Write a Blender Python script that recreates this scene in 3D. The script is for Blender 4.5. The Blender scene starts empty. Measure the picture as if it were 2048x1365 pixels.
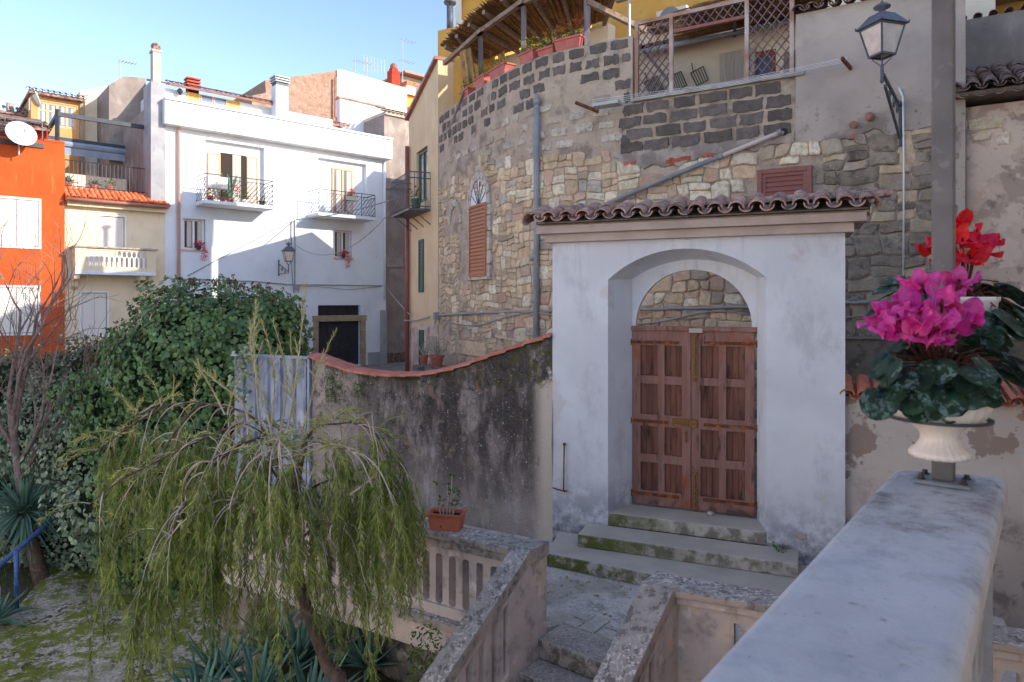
import bpy, bmesh, math, random
from mathutils import Vector, Matrix
random.seed(7)
R = random.Random(11)
U = R.uniform
SC = bpy.context.scene
COL = SC.collection
# ---------------------------------------------------------------- camera
F = 1365.33            # focal length in photo pixels (24 mm lens, 36 mm sensor, 2048 px)
CX, HY = 1024.0, 605.0 # principal column, horizon row
cam = bpy.data.cameras.new('camera'); camo = bpy.data.objects.new('camera', cam); COL.objects.link(camo)
cam.lens = 24; cam.sensor_width = 36; cam.sensor_fit = 'HORIZONTAL'
cam.shift_y = -77.5 / 2048
cam.clip_start = 0.05; cam.clip_end = 3000
cam.dof.use_dof = True; cam.dof.focus_distance = 9.0; cam.dof.aperture_fstop = 7.0
camo.location = (0, 0, 0); camo.rotation_euler = (math.radians(90), 0, 0)
SC.camera = camo
# ---------------------------------------------------------------- sky, sun, exposure
SUN = Vector((.917, -.398, .400)).normalized()
EL = math.asin(SUN.z); RO = math.atan2(SUN.x, SUN.y)
world = bpy.data.worlds.new('World'); SC.world = world; world.use_nodes = True
wn = world.node_tree; wn.nodes.clear()
sky = wn.nodes.new('ShaderNodeTexSky'); sky.sky_type = 'NISHITA'; sky.sun_disc = False
sky.sun_elevation = EL; sky.sun_rotation = RO; sky.altitude = 100
sky.air_density = 0.6; sky.dust_density = 0.3; sky.ozone_density = 0.0
bg = wn.nodes.new('ShaderNodeBackground'); bg.inputs[1].default_value = 0.15
wo = wn.nodes.new('ShaderNodeOutputWorld')
wn.links.new(sky.outputs[0], bg.inputs[0]); wn.links.new(bg.outputs[0], wo.inputs[0])
sl = bpy.data.lights.new('sun', 'SUN'); sl.energy = 2.0; sl.angle = math.radians(.5); sl.color = (1, .93, .82)
so = bpy.data.objects.new('sun', sl); COL.objects.link(so)
so.rotation_euler = SUN.to_track_quat('Z', 'Y').to_euler()
SC.view_settings.view_transform = 'Standard'; SC.view_settings.look = 'None'
SC.view_settings.exposure = 1.55; SC.view_settings.gamma = 1
SC.view_settings.use_curve_mapping = False
# ---------------------------------------------------------------- helpers
ORG = {}
def V(*a): return Vector(a)
def pY(px, py, Y): return V((px-CX)/F*Y, Y, (HY-py)/F*Y)
def pz(px, py, z):
    Y = -z*F/(py-HY); return V((px-CX)/F*Y, Y, z)
def tag(o, label=None, cat=None, group=None, kind=None):
    if label: o['label'] = label
    if cat: o['category'] = cat
    if group: o['group'] = group
    if kind: o['kind'] = kind
    return o
def thing(name, label, cat, loc=(0,0,0), group=None):
    o = bpy.data.objects.new(name, None); COL.objects.link(o); o.location = loc; o.empty_display_size = .2
    ORG[o.name] = Vector(loc); return tag(o, label, cat, group)
def org(p):
    return ORG.get(p.name, V(0,0,0)) if p else V(0,0,0)
class Fr:
    """vertical plane frame: s runs right along a, n out towards the viewer, z up"""
    def __init__(s, o, a):
        s.o = Vector((o[0], o[1])); s.a = Vector(a).normalized(); s.nn = Vector((s.a.y, -s.a.x))
    def __call__(s, t, n, z):
        p = s.o + s.a*t + s.nn*n; return V(p.x, p.y, z)
    def s(s, px, n=0):
        u = (px-CX)/F; p = s.o + s.nn*n
        return (u*p.y - p.x)/(s.a.x - u*s.a.y)
    def at(s, px, py, n=0):
        t = s.s(px, n); Y = s(t, n, 0).y; return t, (HY-py)/F*Y
    def sub(s, t, n=0):
        p = s(t, n, 0); return Fr((p.x, p.y), s.a)
    def mat(s, t, n, z):
        p = s(t, n, z); m = Matrix.Identity(4)
        m.col[0][:3] = (s.a.x, s.a.y, 0); m.col[1][:3] = (-s.nn.x, -s.nn.y, 0); m.col[2][:3] = (0,0,1); m.col[3][:3] = p
        return m
class Curve:
    def __init__(s, pts):
        P = [Vector(p) for p in pts]; n = len(P); out = []
        for i in range(n-1):
            p0, p1, p2, p3 = P[max(i-1,0)], P[i], P[i+1], P[min(i+2,n-1)]
            for k in range(12):
                t = k/12; out.append(.5*((2*p1)+(p2-p0)*t+(2*p0-5*p1+4*p2-p3)*t*t+(3*p1-p0-3*p2+p3)*t**3))
        out.append(P[-1]); s.P = out; s.L = [0]
        for i in range(1, len(out)): s.L.append(s.L[-1]+(out[i]-out[i-1]).length)
        s.N = []
        for i in range(len(out)):
            a = (out[min(i+1,len(out)-1)]-out[max(i-1,0)]).normalized(); s.N.append(Vector((a.y,-a.x)))
        s.U = [(p.x/p.y) for p in out]
    def _i(s, t):
        L = s.L; i = 0
        if t <= 0: return 0, t/(L[1])
        lo, hi = 0, len(L)-2
        while lo < hi:
            m = (lo+hi+1)//2
            if L[m] <= t: lo = m
            else: hi = m-1
        return lo, (t-L[lo])/(L[lo+1]-L[lo])
    def __call__(s, t, n, z):
        i, f = s._i(t); p = s.P[i].lerp(s.P[i+1], f); q = (s.N[i].lerp(s.N[i+1], max(0,min(1,f)))).normalized()
        return V(p.x+q.x*n, p.y+q.y*n, z)
    def s(s, px, n=0):
        u = (px-CX)/F
        for i in range(len(s.U)-1):
            if s.U[i] <= u <= s.U[i+1]: return s.L[i]+(s.L[i+1]-s.L[i])*(u-s.U[i])/(s.U[i+1]-s.U[i])
        return 0 if u < s.U[0] else s.L[-1]
    def at(s, px, py, n=0):
        t = s.s(px); Y = s(t, n, 0).y; return t, (HY-py)/F*Y
    def sub(s, t, n=0):
        i, f = s._i(t); q = s.N[i]; p = s(t, n, 0); return Fr((p.x, p.y), (-q.y, q.x))
FR0 = Fr((0,0), (1,0))
def XYZ(x, y, z): return V(x, y, z)
class MB:
    def __init__(s): s.v = []; s.f = []; s.m = []
    def add(s, vs, fs, mi=0):
        b = len(s.v); s.v += [tuple(v) for v in vs]; s.f += [tuple(b+i for i in f) for f in fs]; s.m += [mi]*len(fs); return s
    def box(s, fr, s0, s1, n0, n1, z0, z1, mi=0, seg=1):
        for k in range(seg):
            a = s0+(s1-s0)*k/seg; b = s0+(s1-s0)*(k+1)/seg
            vs = [fr(a,n0,z0), fr(b,n0,z0), fr(b,n1,z0), fr(a,n1,z0), fr(a,n0,z1), fr(b,n0,z1), fr(b,n1,z1), fr(a,n1,z1)]
            fs = [(0,1,2,3), (4,7,6,5), (0,4,5,1), (3,2,6,7)]
            if k == 0: fs.append((0,3,7,4))
            if k == seg-1: fs.append((1,5,6,2))
            s.add(vs, fs, mi)
        return s
    def slab(s, pts, z0, z1, mi=0):
        """horizontal polygon (x,y) extruded; z1 may be list"""
        n = len(pts); Z1 = z1 if isinstance(z1, (list,tuple)) else [z1]*n
        vs = [V(p[0],p[1],z0) for p in pts]+[V(p[0],p[1],Z1[i]) for i, p in enumerate(pts)]
        fs = [tuple(range(n-1,-1,-1)), tuple(range(n,2*n))]+[(i,(i+1)%n,n+(i+1)%n,n+i) for i in range(n)]
        return s.add(vs, fs, mi)
    def prism(s, fr, pts, n0, n1, mi=0):
        n = len(pts); vs = [fr(p[0],n0,p[1]) for p in pts]+[fr(p[0],n1,p[1]) for p in pts]
        fs = [tuple(range(n-1,-1,-1)), tuple(range(n,2*n))]+[(i,(i+1)%n,n+(i+1)%n,n+i) for i in range(n)]
        return s.add(vs, fs, mi)
    def quad(s, a, b, c, d, mi=0): return s.add([a,b,c,d], [(0,1,2,3)], mi)
    def bar(s, a, b, w, h=None, mi=0, up=(0,0,1)):
        a = Vector(a); b = Vector(b); h = h or w; d = (b-a).normalized(); up = Vector(up)
        if abs(d.dot(up)) > .95: up = V(0,1,0) if abs(d.y) < .9 else V(1,0,0)
        x = d.cross(up).normalized()*w/2; y = x.cross(d).normalized()*h/2
        vs = [a-x-y, a+x-y, a+x+y, a-x+y, b-x-y, b+x-y, b+x+y, b-x+y]
        return s.add(vs, [(0,3,2,1),(4,5,6,7),(0,1,5,4),(1,2,6,5),(2,3,7,6),(3,0,4,7)], mi)
    def tube(s, pts, r, k=6, mi=0, cap=True):
        pts = [Vector(p) for p in pts]; n = len(pts); rs = r if isinstance(r, (list,tuple)) else [r]*n
        b = len(s.v); prev = None
        for i, p in enumerate(pts):
            d = (pts[min(i+1,n-1)]-pts[max(i-1,0)])
            if d.length < 1e-7: d = V(0,0,1)
            d.normalize()
            if prev is None: x = d.cross(V(0,0,1) if abs(d.z) < .9 else V(1,0,0)).normalized()
            else:
                x = prev - d*prev.dot(d)
                x = x.normalized() if x.length > 1e-6 else d.orthogonal().normalized()
            prev = x; y = d.cross(x)
            for j in range(k):
                a = 2*math.pi*j/k; q = p+(x*math.cos(a)+y*math.sin(a))*rs[i]; s.v.append(tuple(q))
        fs = []
        for i in range(n-1):
            for j in range(k): fs.append((b+i*k+j, b+i*k+(j+1)%k, b+(i+1)*k+(j+1)%k, b+(i+1)*k+j))
        if cap: fs.append(tuple(b+j for j in range(k-1,-1,-1))); fs.append(tuple(b+(n-1)*k+j for j in range(k)))
        s.f += fs; s.m += [mi]*len(fs); return s
    def lathe(s, c, prof, k=16, mi=0, flute=0, fl=0, M=None):
        b = len(s.v); n = len(prof)
        for i, (r, z) in enumerate(prof):
            for j in range(k):
                a = 2*math.pi*j/k; rr = r*(1+(fl*abs(math.sin(a*flute/2)) if flute else 0))
                q = V(rr*math.cos(a), rr*math.sin(a), z)
                if M: q = M @ q
                s.v.append(tuple(Vector(c)+q))
        fs = []
        for i in range(n-1):
            for j in range(k): fs.append((b+i*k+j, b+i*k+(j+1)%k, b+(i+1)*k+(j+1)%k, b+(i+1)*k+j))
        fs.append(tuple(b+j for j in range(k-1,-1,-1))); fs.append(tuple(b+(n-1)*k+j for j in range(k)))
        s.f += fs; s.m += [mi]*len(fs); return s
    def mesh(s, name, mats, o=V(0,0,0), smooth=False):
        me = bpy.data.meshes.new(name); ox, oy, oz = o
        me.from_pydata([(x-ox,y-oy,z-oz) for x,y,z in s.v], [], s.f)
        if not isinstance(mats, (list,tuple)): mats = [mats]
        for m in mats: me.materials.append(m)
        if len(mats) > 1: me.polygons.foreach_set('material_index', s.m)
        if smooth: me.polygons.foreach_set('use_smooth', [True]*len(s.f))
        me.update(); return me
    def build(s, name, mats, parent=None, smooth=False, bevel=0, kind=None, fix=True, seg=2):
        o0 = org(parent); me = s.mesh(name, mats, o0, smooth)
        if fix and len(s.f) < 60000:
            bm = bmesh.new(); bm.from_mesh(me); bmesh.ops.recalc_face_normals(bm, faces=bm.faces); bm.to_mesh(me); bm.free()
        ob = bpy.data.objects.new(name, me); COL.objects.link(ob)
        if parent: ob.parent = parent; ORG[ob.name] = o0
        if bevel:
            b = ob.modifiers.new('b', 'BEVEL'); b.width = bevel; b.segments = seg; b.limit_method = 'ANGLE'; b.angle_limit = math.radians(40)
        if smooth and bevel == 0: pass
        if kind: ob['kind'] = kind
        return ob
def inst(name, me, M, parent, mat=None):
    o = bpy.data.objects.new(name, me); COL.objects.link(o); o0 = org(parent)
    if parent: o.parent = parent; ORG[o.name] = o0
    o.matrix_basis = Matrix.Translation(-o0) @ M
    return o
def ctree(o, M, parent=None):
    """copy of a thing with its parts; M is applied in front of the thing's own matrix"""
    c = o.copy(); COL.objects.link(c); c.parent = parent
    if parent is None: c.matrix_basis = M @ o.matrix_basis
    for ch in o.children: ctree(ch, None, c)
    return c
def structure(o): o['kind'] = 'structure'; return o
# ---------------------------------------------------------------- materials
def lin(c):
    if isinstance(c, str):
        c = c.lstrip('#'); c = [int(c[i:i+2],16)/255 for i in (0,2,4)]
        return tuple((x/12.92 if x <= .04045 else ((x+.055)/1.055)**2.4) for x in c)+(1,)
    return tuple(c)+(1,)
def warm(c, k=1.12):
    r, g, b, a = c; m_ = max(r, g, b); k = min(k, .86/max(m_,1e-3)) if m_ > .2 else 1
    return (min(.88, r*1.09*k), g*k, b*.95*k, 1)
def material(name, c1, c2=None, s=3, rough=.9, bump=.15, bs=60, layers=(), rnd=0, isl=0, spec=.3, st=(1,1,1), trans=0, metal=0, bdist=.01, detail=5, hue=0, coat=0, cool=0):
    m = bpy.data.materials.new(name); m.use_nodes = True; nt = m.node_tree; N = nt.nodes; L = nt.links
    p = N['Principled BSDF']; p.inputs['Roughness'].default_value = rough; p.inputs['Specular IOR Level'].default_value = spec
    p.inputs['Metallic'].default_value = metal; p.inputs['Coat Weight'].default_value = coat
    geo = N.new('ShaderNodeNewGeometry')
    def noise(sc, stv=(1,1,1), det=5, ro=.55, off=0):
        src = geo.outputs['Position']
        if tuple(stv) != (1,1,1) or off:
            mp = N.new('ShaderNodeMapping'); mp.inputs['Scale'].default_value = stv; mp.inputs['Location'].default_value = (off,off*.7,off*1.3)
            L.new(src, mp.inputs[0]); src = mp.outputs[0]
        n = N.new('ShaderNodeTexNoise'); n.inputs['Scale'].default_value = sc; n.inputs['Detail'].default_value = det; n.inputs['Roughness'].default_value = ro
        L.new(src, n.inputs['Vector']); return n.outputs[0]
    def ramp(x, lo, hi, k=1):
        r = N.new('ShaderNodeMapRange'); r.inputs[1].default_value = lo; r.inputs[2].default_value = hi; r.inputs[3].default_value = 0; r.inputs[4].default_value = k
        r.interpolation_type = 'SMOOTHSTEP'; L.new(x, r.inputs[0]); return r.outputs[0]
    def mix(a, b, f):
        x = N.new('ShaderNodeMix'); x.data_type = 'RGBA'
        if isinstance(f, (int,float)): x.inputs[0].default_value = f
        else: L.new(f, x.inputs[0])
        for i, q in ((6,a),(7,b)):
            if isinstance(q, tuple): x.inputs[i].default_value = q
            else: L.new(q, x.inputs[i])
        return x.outputs[2]
    def mul(a, b):
        x = N.new('ShaderNodeMath'); x.operation = 'MULTIPLY'; L.new(a, x.inputs[0])
        if isinstance(b, (int,float)): x.inputs[1].default_value = b
        else: L.new(b, x.inputs[1])
        return x.outputs[0]
    wl = (lambda c: c) if cool else warm
    col = wl(lin(c1))
    if c2: col = mix(wl(lin(c1)), wl(lin(c2)), ramp(noise(s, st, detail), .35, .65))
    sep = None
    for i, ly in enumerate(layers):
        if ly.get('vor'):
            vo = N.new('ShaderNodeTexVoronoi'); vo.inputs['Scale'].default_value = ly['s']; L.new(geo.outputs['Position'], vo.inputs['Vector']); x = vo.outputs['Distance']
        else: x = noise(ly.get('s',2), ly.get('st',(1,1,1)), ly.get('d',6), ly.get('ro',.6), 3.1*(i+1))
        f = ramp(x, ly.get('lo',.5), ly.get('hi',.6), ly.get('k',1))
        if 'm' in ly: f = mul(f, ramp(noise(ly['m'][0], (1,1,1), 4, .5, 9.7*(i+1)), ly['m'][1], ly['m'][2]))
        for ax, key in enumerate(('x','y','z')):
            if key in ly:
                if sep is None: sep = N.new('ShaderNodeSeparateXYZ'); L.new(geo.outputs['Position'], sep.inputs[0])
                f = mul(f, ramp(sep.outputs[ax], ly[key][0], ly[key][1]))
        if 'up' in ly:
            s2 = N.new('ShaderNodeSeparateXYZ'); L.new(geo.outputs['Normal'], s2.inputs[0]); f = mul(f, ramp(s2.outputs[2], ly['up'][0], ly['up'][1]))
        if 'cav' in ly: pass
        col = mix(col, wl(lin(ly['c'])), f)
    if rnd or isl or hue:
        h = N.new('ShaderNodeHueSaturation'); (h.inputs['Color'].__setattr__('default_value', col) if isinstance(col, tuple) else L.new(col, h.inputs['Color']))
        if rnd:
            oi = N.new('ShaderNodeObjectInfo'); x = oi.outputs['Random']; k = rnd
        else: x = geo.outputs['Random Per Island']; k = isl
        r = N.new('ShaderNodeMapRange'); L.new(x, r.inputs[0]); r.inputs[3].default_value = 1-k; r.inputs[4].default_value = 1+k; L.new(r.outputs[0], h.inputs['Value'])
        if hue:
            w = N.new('ShaderNodeTexWhiteNoise'); w.noise_dimensions = '1D'; L.new(x, w.inputs['W'])
            r2 = N.new('ShaderNodeMapRange'); L.new(w.outputs['Value'], r2.inputs[0]); r2.inputs[3].default_value = .5-hue; r2.inputs[4].default_value = .5+hue; L.new(r2.outputs[0], h.inputs['Hue'])
        col = h.outputs[0]
    if isinstance(col, tuple): p.inputs['Base Color'].default_value = col
    else: L.new(col, p.inputs['Base Color'])
    if bump:
        b = N.new('ShaderNodeBump'); b.inputs['Strength'].default_value = min(1, bump*2.2); b.inputs['Distance'].default_value = bdist
        L.new(noise(bs, st, 6, .65), b.inputs['Height']); L.new(b.outputs[0], p.inputs['Normal'])
    if trans:
        t = N.new('ShaderNodeBsdfTranslucent'); ms = N.new('ShaderNodeMixShader'); ms.inputs[0].default_value = trans
        if isinstance(col, tuple): t.inputs[0].default_value = col
        else: L.new(col, t.inputs[0])
        L.new(p.outputs[0], ms.inputs[1]); L.new(t.outputs[0], ms.inputs[2]); L.new(ms.outputs[0], N['Material Output'].inputs[0])
    return m
M = {}
def mk(name, *a, **k): M[name] = material(name, *a, **k); return M[name]
def glass(name, c=(.04,.06,.08), rough=.08):
    return mk(name, c, rough=rough, bump=0, spec=.8)
# ---------------------------------------------------------------- generic builders
def arc(cx, cz, r, a0, a1, n, rz=None):
    rz = rz or r
    return [(cx+r*math.cos(math.radians(a0+(a1-a0)*i/n)), cz+rz*math.sin(math.radians(a0+(a1-a0)*i/n))) for i in range(n+1)]
def wall_open(mb, fr, s0, s1, z0, z1, ops, th, mi=0, dep=None, back=True):
    """wall front with rectangular openings (s0,s1,z0,z1[,depth]) and reveals; closed at the back"""
    dep = dep or th
    S = sorted(set([s0,s1]+[o[0] for o in ops]+[o[1] for o in ops])); Z = sorted(set([z0,z1]+[o[2] for o in ops]+[o[3] for o in ops]))
    S = [x for x in S if s0-1e-6 <= x <= s1+1e-6]; Z = [x for x in Z if z0-1e-6 <= x <= z1+1e-6]
    for i in range(len(S)-1):
        for j in range(len(Z)-1):
            c = ((S[i]+S[i+1])/2, (Z[j]+Z[j+1])/2)
            if any(o[0] < c[0] < o[1] and o[2] < c[1] < o[3] for o in ops): continue
            mb.quad(fr(S[i],0,Z[j]), fr(S[i+1],0,Z[j]), fr(S[i+1],0,Z[j+1]), fr(S[i],0,Z[j+1]), mi)
    for o in ops:
        a, b, c, d = o[:4]; e = -(o[4] if len(o) > 4 else .2)
        for q in ((a,c,a,d),(b,d,b,c),(b,c,a,c),(a,d,b,d)):
            mb.quad(fr(q[0],0,q[1]), fr(q[2],0,q[3]), fr(q[2],e,q[3]), fr(q[0],e,q[1]), mi)
        mb.quad(fr(a,e,c), fr(b,e,c), fr(b,e,d), fr(a,e,d), mi)
    mb.quad(fr(s0,0,z0), fr(s0,0,z1), fr(s0,-th,z1), fr(s0,-th,z0), mi)
    mb.quad(fr(s1,0,z1), fr(s1,0,z0), fr(s1,-th,z0), fr(s1,-th,z1), mi)
    mb.quad(fr(s0,0,z1), fr(s1,0,z1), fr(s1,-th,z1), fr(s0,-th,z1), mi)
    if back: mb.quad(fr(s1,-th,z0), fr(s0,-th,z0), fr(s0,-th,z1), fr(s1,-th,z1), mi)
    return mb
def clip(poly, px, pz_, nx, nz):
    out = []; n = len(poly)
    for i in range(n):
        a = poly[i]; b = poly[(i+1)%n]; da = (a[0]-px)*nx+(a[1]-pz_)*nz; db = (b[0]-px)*nx+(b[1]-pz_)*nz
        if da <= 0: out.append(a)
        if (da < 0) != (db < 0) and abs(da-db) > 1e-12:
            t = da/(da-db); out.append((a[0]+(b[0]-a[0])*t, a[1]+(b[1]-a[1])*t))
    return out
def cells(s0, s1, z0, z1, rfun, asp=1.55, tries=9000, seed=3):
    """irregular stone outlines: variable-radius dart throwing, then clipped bisectors; coords (s,z)"""
    rr = random.Random(seed); pts = []; G = {}; gs = .5
    def near(x, y, rad):
        gx, gy = int(x//gs), int(y//gs); k = int(rad//gs)+1
        for i in range(gx-k, gx+k+1):
            for j in range(gy-k, gy+k+1):
                for q in G.get((i,j), ()): yield q
    for t in range(tries):
        x = rr.uniform(s0, s1); y = rr.uniform(z0, z1)*asp; f = 1.25-1.0*(t/tries)**.7
        r = rfun(x, y/asp)*f
        if r <= 0: continue
        if all((x-a)**2+(y-b)**2 > (.5*(r+c)*1.02)**2*1.0 for a, b, c in near(x, y, 1.0)):
            pts.append((x,y,r)); G.setdefault((int(x//gs),int(y//gs)), []).append((x,y,r))
    res = []
    for x, y, r in pts:
        poly = [(x-.9,y-.9),(x+.9,y-.9),(x+.9,y+.9),(x-.9,y+.9)]
        nb = sorted(((a-x)**2+(b-y)**2, a, b, c) for a, b, c in near(x, y, 1.6) if (a,b) != (x,y))[:22]
        for d2, a, b, c in nb:
            d = math.sqrt(d2); w = .5+ (r*r-c*c)/(2*d2)*.25; w = max(.2, min(.8, w))
            poly = clip(poly, x+(a-x)*w, y+(b-y)*w, (a-x)/d, (b-y)/d)
            if len(poly) < 3: break
        poly = [(max(s0,min(s1,p)), q/asp) for p, q in poly]
        poly = [(p, max(z0,min(z1,q))) for p, q in poly]
        if len(poly) >= 3: res.append(poly)
    return res
def blocks(s0, s1, z0, z1, rfun, rr, warp=.045):
    """roughly squared rubble: recursive splits, outlines bent by one shared noise field"""
    from mathutils import noise as NZ_
    out = []
    def split(a, b, c, d, dep=0):
        w, h = b-a, d-c; t = rfun((a+b)/2, (c+d)/2)
        if t <= 0: t = .25
        t *= rr.uniform(.7,1.5)
        if (w*h < t*t*.8 and w < t*2.0 and h < t*1.2) or dep > 9 or min(w,h) < .07: out.append((a,b,c,d)); return
        if w > h*rr.uniform(1.2,1.9): q = a+w*rr.uniform(.34,.66); split(a,q,c,d,dep+1); split(q,b,c,d,dep+1)
        else: q = c+h*rr.uniform(.34,.66); split(a,b,c,q,dep+1); split(a,b,q,d,dep+1)
    z = z0; r_ = 0
    while z < z1:
        h = rr.uniform(.3,.5); s_ = s0-rr.uniform(0,.6)
        while s_ < s1: w = rr.uniform(.5,1.1); split(max(s0,s_), min(s1,s_+w), z, min(z1,z+h)) if s_+w > s0 else None; s_ += w
        z += h; r_ += 1
    def wp(x, y):
        return (x+NZ_.noise(Vector((x*2.6,y*2.6,0)))*warp*1.6+NZ_.noise(Vector((x*8,y*8,4)))*warp*.55, y+NZ_.noise(Vector((x*2.6,y*2.6,9)))*warp*1.6+NZ_.noise(Vector((x*8,y*8,14)))*warp*.55)
    res = []
    for a, b, c, d in out:
        w, h = b-a, d-c
        if w < .05 or h < .05: continue
        k = min(w,h)*rr.uniform(.10,.26); k2 = min(w,h)*rr.uniform(.08,.3)
        P = [(a+k,c),(a+w*.5,c),(b-k2,c),(b,c+k2*.8),(b,d-k*.8),(b-k,d),(a+w*.45,d),(a+k2,d),(a,d-k2*.8),(a,c+k*.8)]
        if rr.random() < .25: P.pop(rr.choice((0,2,5,7)))
        res.append([wp(*q) for q in P])
    return res
def shrink(poly, gap, rr):
    n = len(poly); cx = sum(p[0] for p in poly)/n; cz = sum(p[1] for p in poly)/n; o = []
    for x, z in poly:
        dx, dz = x-cx, z-cz; l = math.hypot(dx, dz)
        if l < gap*2: return None
        k = (l-gap*rr.uniform(.7,1.5))/l; o.append((cx+dx*k, cz+dz*k))
    return o
def soften(poly, gap, rr, maxn=9):
    # drop tiny edges, shrink, cut the sharpest corners
    out = []
    for i, p in enumerate(poly):
        q = poly[(i+1)%len(poly)]
        if math.hypot(p[0]-q[0], p[1]-q[1]) > .03: out.append(p)
    if len(out) < 3: return None
    n = len(out); cx = sum(p[0] for p in out)/n; cz = sum(p[1] for p in out)/n
    res = []
    for i in range(n):
        a = out[i-1]; b = out[i]; c = out[(i+1)%n]
        if n*2 <= maxn+3:
            res.append((b[0]+(a[0]-b[0])*.13, b[1]+(a[1]-b[1])*.13)); res.append((b[0]+(c[0]-b[0])*.13, b[1]+(c[1]-b[1])*.13))
        else: res.append((b[0]*.97+cx*.03, b[1]*.97+cz*.03))
    while len(res) < maxn+1 and rr.random() < .9:
        j = max(range(len(res)), key=lambda i: math.hypot(res[i][0]-res[i-1][0], res[i][1]-res[i-1][1])); a = res[j-1]; b = res[j]; l = math.hypot(a[0]-b[0], a[1]-b[1])
        if l < .07: break
        t = rr.uniform(.35,.65); e = rr.uniform(-.10,.02)*l; res.insert(j, (a[0]+(b[0]-a[0])*t-(b[1]-a[1])*e/l*-1, a[1]+(b[1]-a[1])*t+(b[0]-a[0])*e/l*-1))
    o2 = []
    for p in res:
        dx, dz = p[0]-cx, p[1]-cz; l = math.hypot(dx, dz)
        if l < gap*1.8: return None
        k = (l-gap*(1+rr.uniform(-.4,.5)))/l; o2.append((cx+dx*k, cz+dz*k))
    return o2
def stone(mb, fr, poly, dep, rr, mi=0, n0=-.03):
    n = len(poly); cx = sum(p[0] for p in poly)/n; cz = sum(p[1] for p in poly)/n
    t1, t2 = rr.uniform(-.25,.25), rr.uniform(-.25,.25)
    def dd(p): return dep*(1+t1*(p[0]-cx)/.2+t2*(p[1]-cz)/.2)
    ring1 = [(cx+(p[0]-cx)*.82, cz+(p[1]-cz)*.82) for p in poly]
    vs = [fr(p[0], n0, p[1]) for p in poly]+[fr(p[0], dd(p)*.55, p[1]) for p in poly]+[fr(q[0], dd(q)*rr.uniform(.85,1.1), q[1]) for q in ring1]+[fr(cx, dep*1.03, cz)]
    fs = []
    for i in range(n):
        j = (i+1)%n; fs += [(i,j,n+j,n+i), (n+i,n+j,2*n+j,2*n+i), (2*n+i,2*n+j,3*n)]
    mb.add(vs, fs, mi)
def barrel(L=.42, r0=.095, r1=.075, th=.014, k=7):
    """one curved clay tile: axis along +Y (up the slope), crown up"""
    mb = MB(); vs = []
    for y, r in ((0,r0),(L,r1)):
        for rr_ in (r, r-th):
            for i in range(k+1):
                a = math.pi*(i/k); vs.append((rr_*math.cos(a), y, rr_*math.sin(a)*.85))
    n = k+1; fs = []
    for i in range(k):
        fs += [(i,i+1,2*n+i+1,2*n+i), (n+i+1,n+i,3*n+i,3*n+i+1), (i+1,i,n+i,n+i+1), (2*n+i,2*n+i+1,3*n+i+1,3*n+i)]
    fs += [(0,2*n,3*n,n), (k,n+k,3*n+k,2*n+k)]
    mb.add(vs, fs); return mb
# ================================================================= MATERIALS
mk('gate_plaster', '#e2e0e2', '#d7d4d7', s=1.3, cool=1, bump=.05, bs=70, layers=[dict(c='#8b8890', s=4, lo=.36, hi=.6, k=.85, z=(-1.9,-2.7), ro=.75), dict(c='#5f5d60', s=14, lo=.4, hi=.6, k=.9, z=(-2.45,-2.95), ro=.75), dict(c='#e0dcda', s=3, st=(1,1,.3), lo=.55, hi=.75, k=.4), dict(c='#b3aeb1', s=1.6, st=(1.3,1.3,.7), lo=.48, hi=.7, k=.55, ro=.75), dict(c='#98949a', s=6, st=(2,2,.12), lo=.58, hi=.74, k=.3, z=(-.6,.6)), dict(c='#c9b3ab', s=.9, lo=.6, hi=.64, k=.35)])
mk('moulding', '#b5a8a0', '#a99b94', s=4, bump=.08, bs=60)
mk('reveal_patch', '#d5beb4', bump=.05)
mk('tile_old', '#a27e70', '#b5978a', s=9, rnd=.25, bump=.25, bs=40, layers=[dict(c='#b9aca8', s=6, lo=.5, hi=.66, k=.75), dict(c='#4b4442', s=12, lo=.5, hi=.68, k=.8), dict(c='#8d8d86', s=45, lo=.6, hi=.7, k=.7)])
mk('tile_dark', '#74605a', '#9a8078', s=9, rnd=.3, bump=.25, bs=40, layers=[dict(c='#3d3734', s=10, lo=.45, hi=.62, k=.8), dict(c='#97928a', s=40, lo=.6, hi=.7, k=.6)])
mk('tile_new', '#a5634f', '#b4735d', s=9, rnd=.16, bump=.15, bs=50, layers=[dict(c='#c9b0a4', s=5, lo=.55, hi=.72, k=.5)])
mk('tile_orange', '#c8643c', '#dd8a5e', s=7, rnd=.22, bump=.15, bs=40, layers=[dict(c='#8d4630', s=9, lo=.55, hi=.7, k=.6)])
mk('coping', '#a6675a', '#b37868', s=7, rnd=.08, bump=.12, bs=50, layers=[dict(c='#7c4a3c', s=12, lo=.6, hi=.75, k=.5)])
mk('mortar', '#ab9c8c', '#bcad9b', s=3, bump=.5, bs=30, bdist=.03, layers=[dict(c='#6d635b', s=2.2, lo=.5, hi=.66, k=.6), dict(c='#c4b9ab', s=24, lo=.62, hi=.72, k=.5), dict(c='#4f4843', s=9, lo=.6, hi=.72, k=.5)])
mk('render_grey', '#a0978f', '#b0a69c', s=1.4, bump=.4, bs=45, layers=[dict(c='#6b625c', s=2.1, lo=.48, hi=.62, k=.65, z=(3.0,2.3)), dict(c='#b9aea2', s=1.2, lo=.52, hi=.66, k=.6, z=(2.6,3.3)), dict(c='#57504b', s=16, lo=.58, hi=.7, k=.55, z=(3.2,2.6)), dict(c='#c9c2b8', s=60, lo=.66, hi=.74, k=.6)])
ST = dict(bump=.5, bs=26, bdist=.02, rough=.95)
spots = dict(c='#5a5043', s=38, lo=.62, hi=.7, k=.8)
dirtl = dict(c='#86765f', s=1.3, lo=.5, hi=.7, k=.38)
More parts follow.
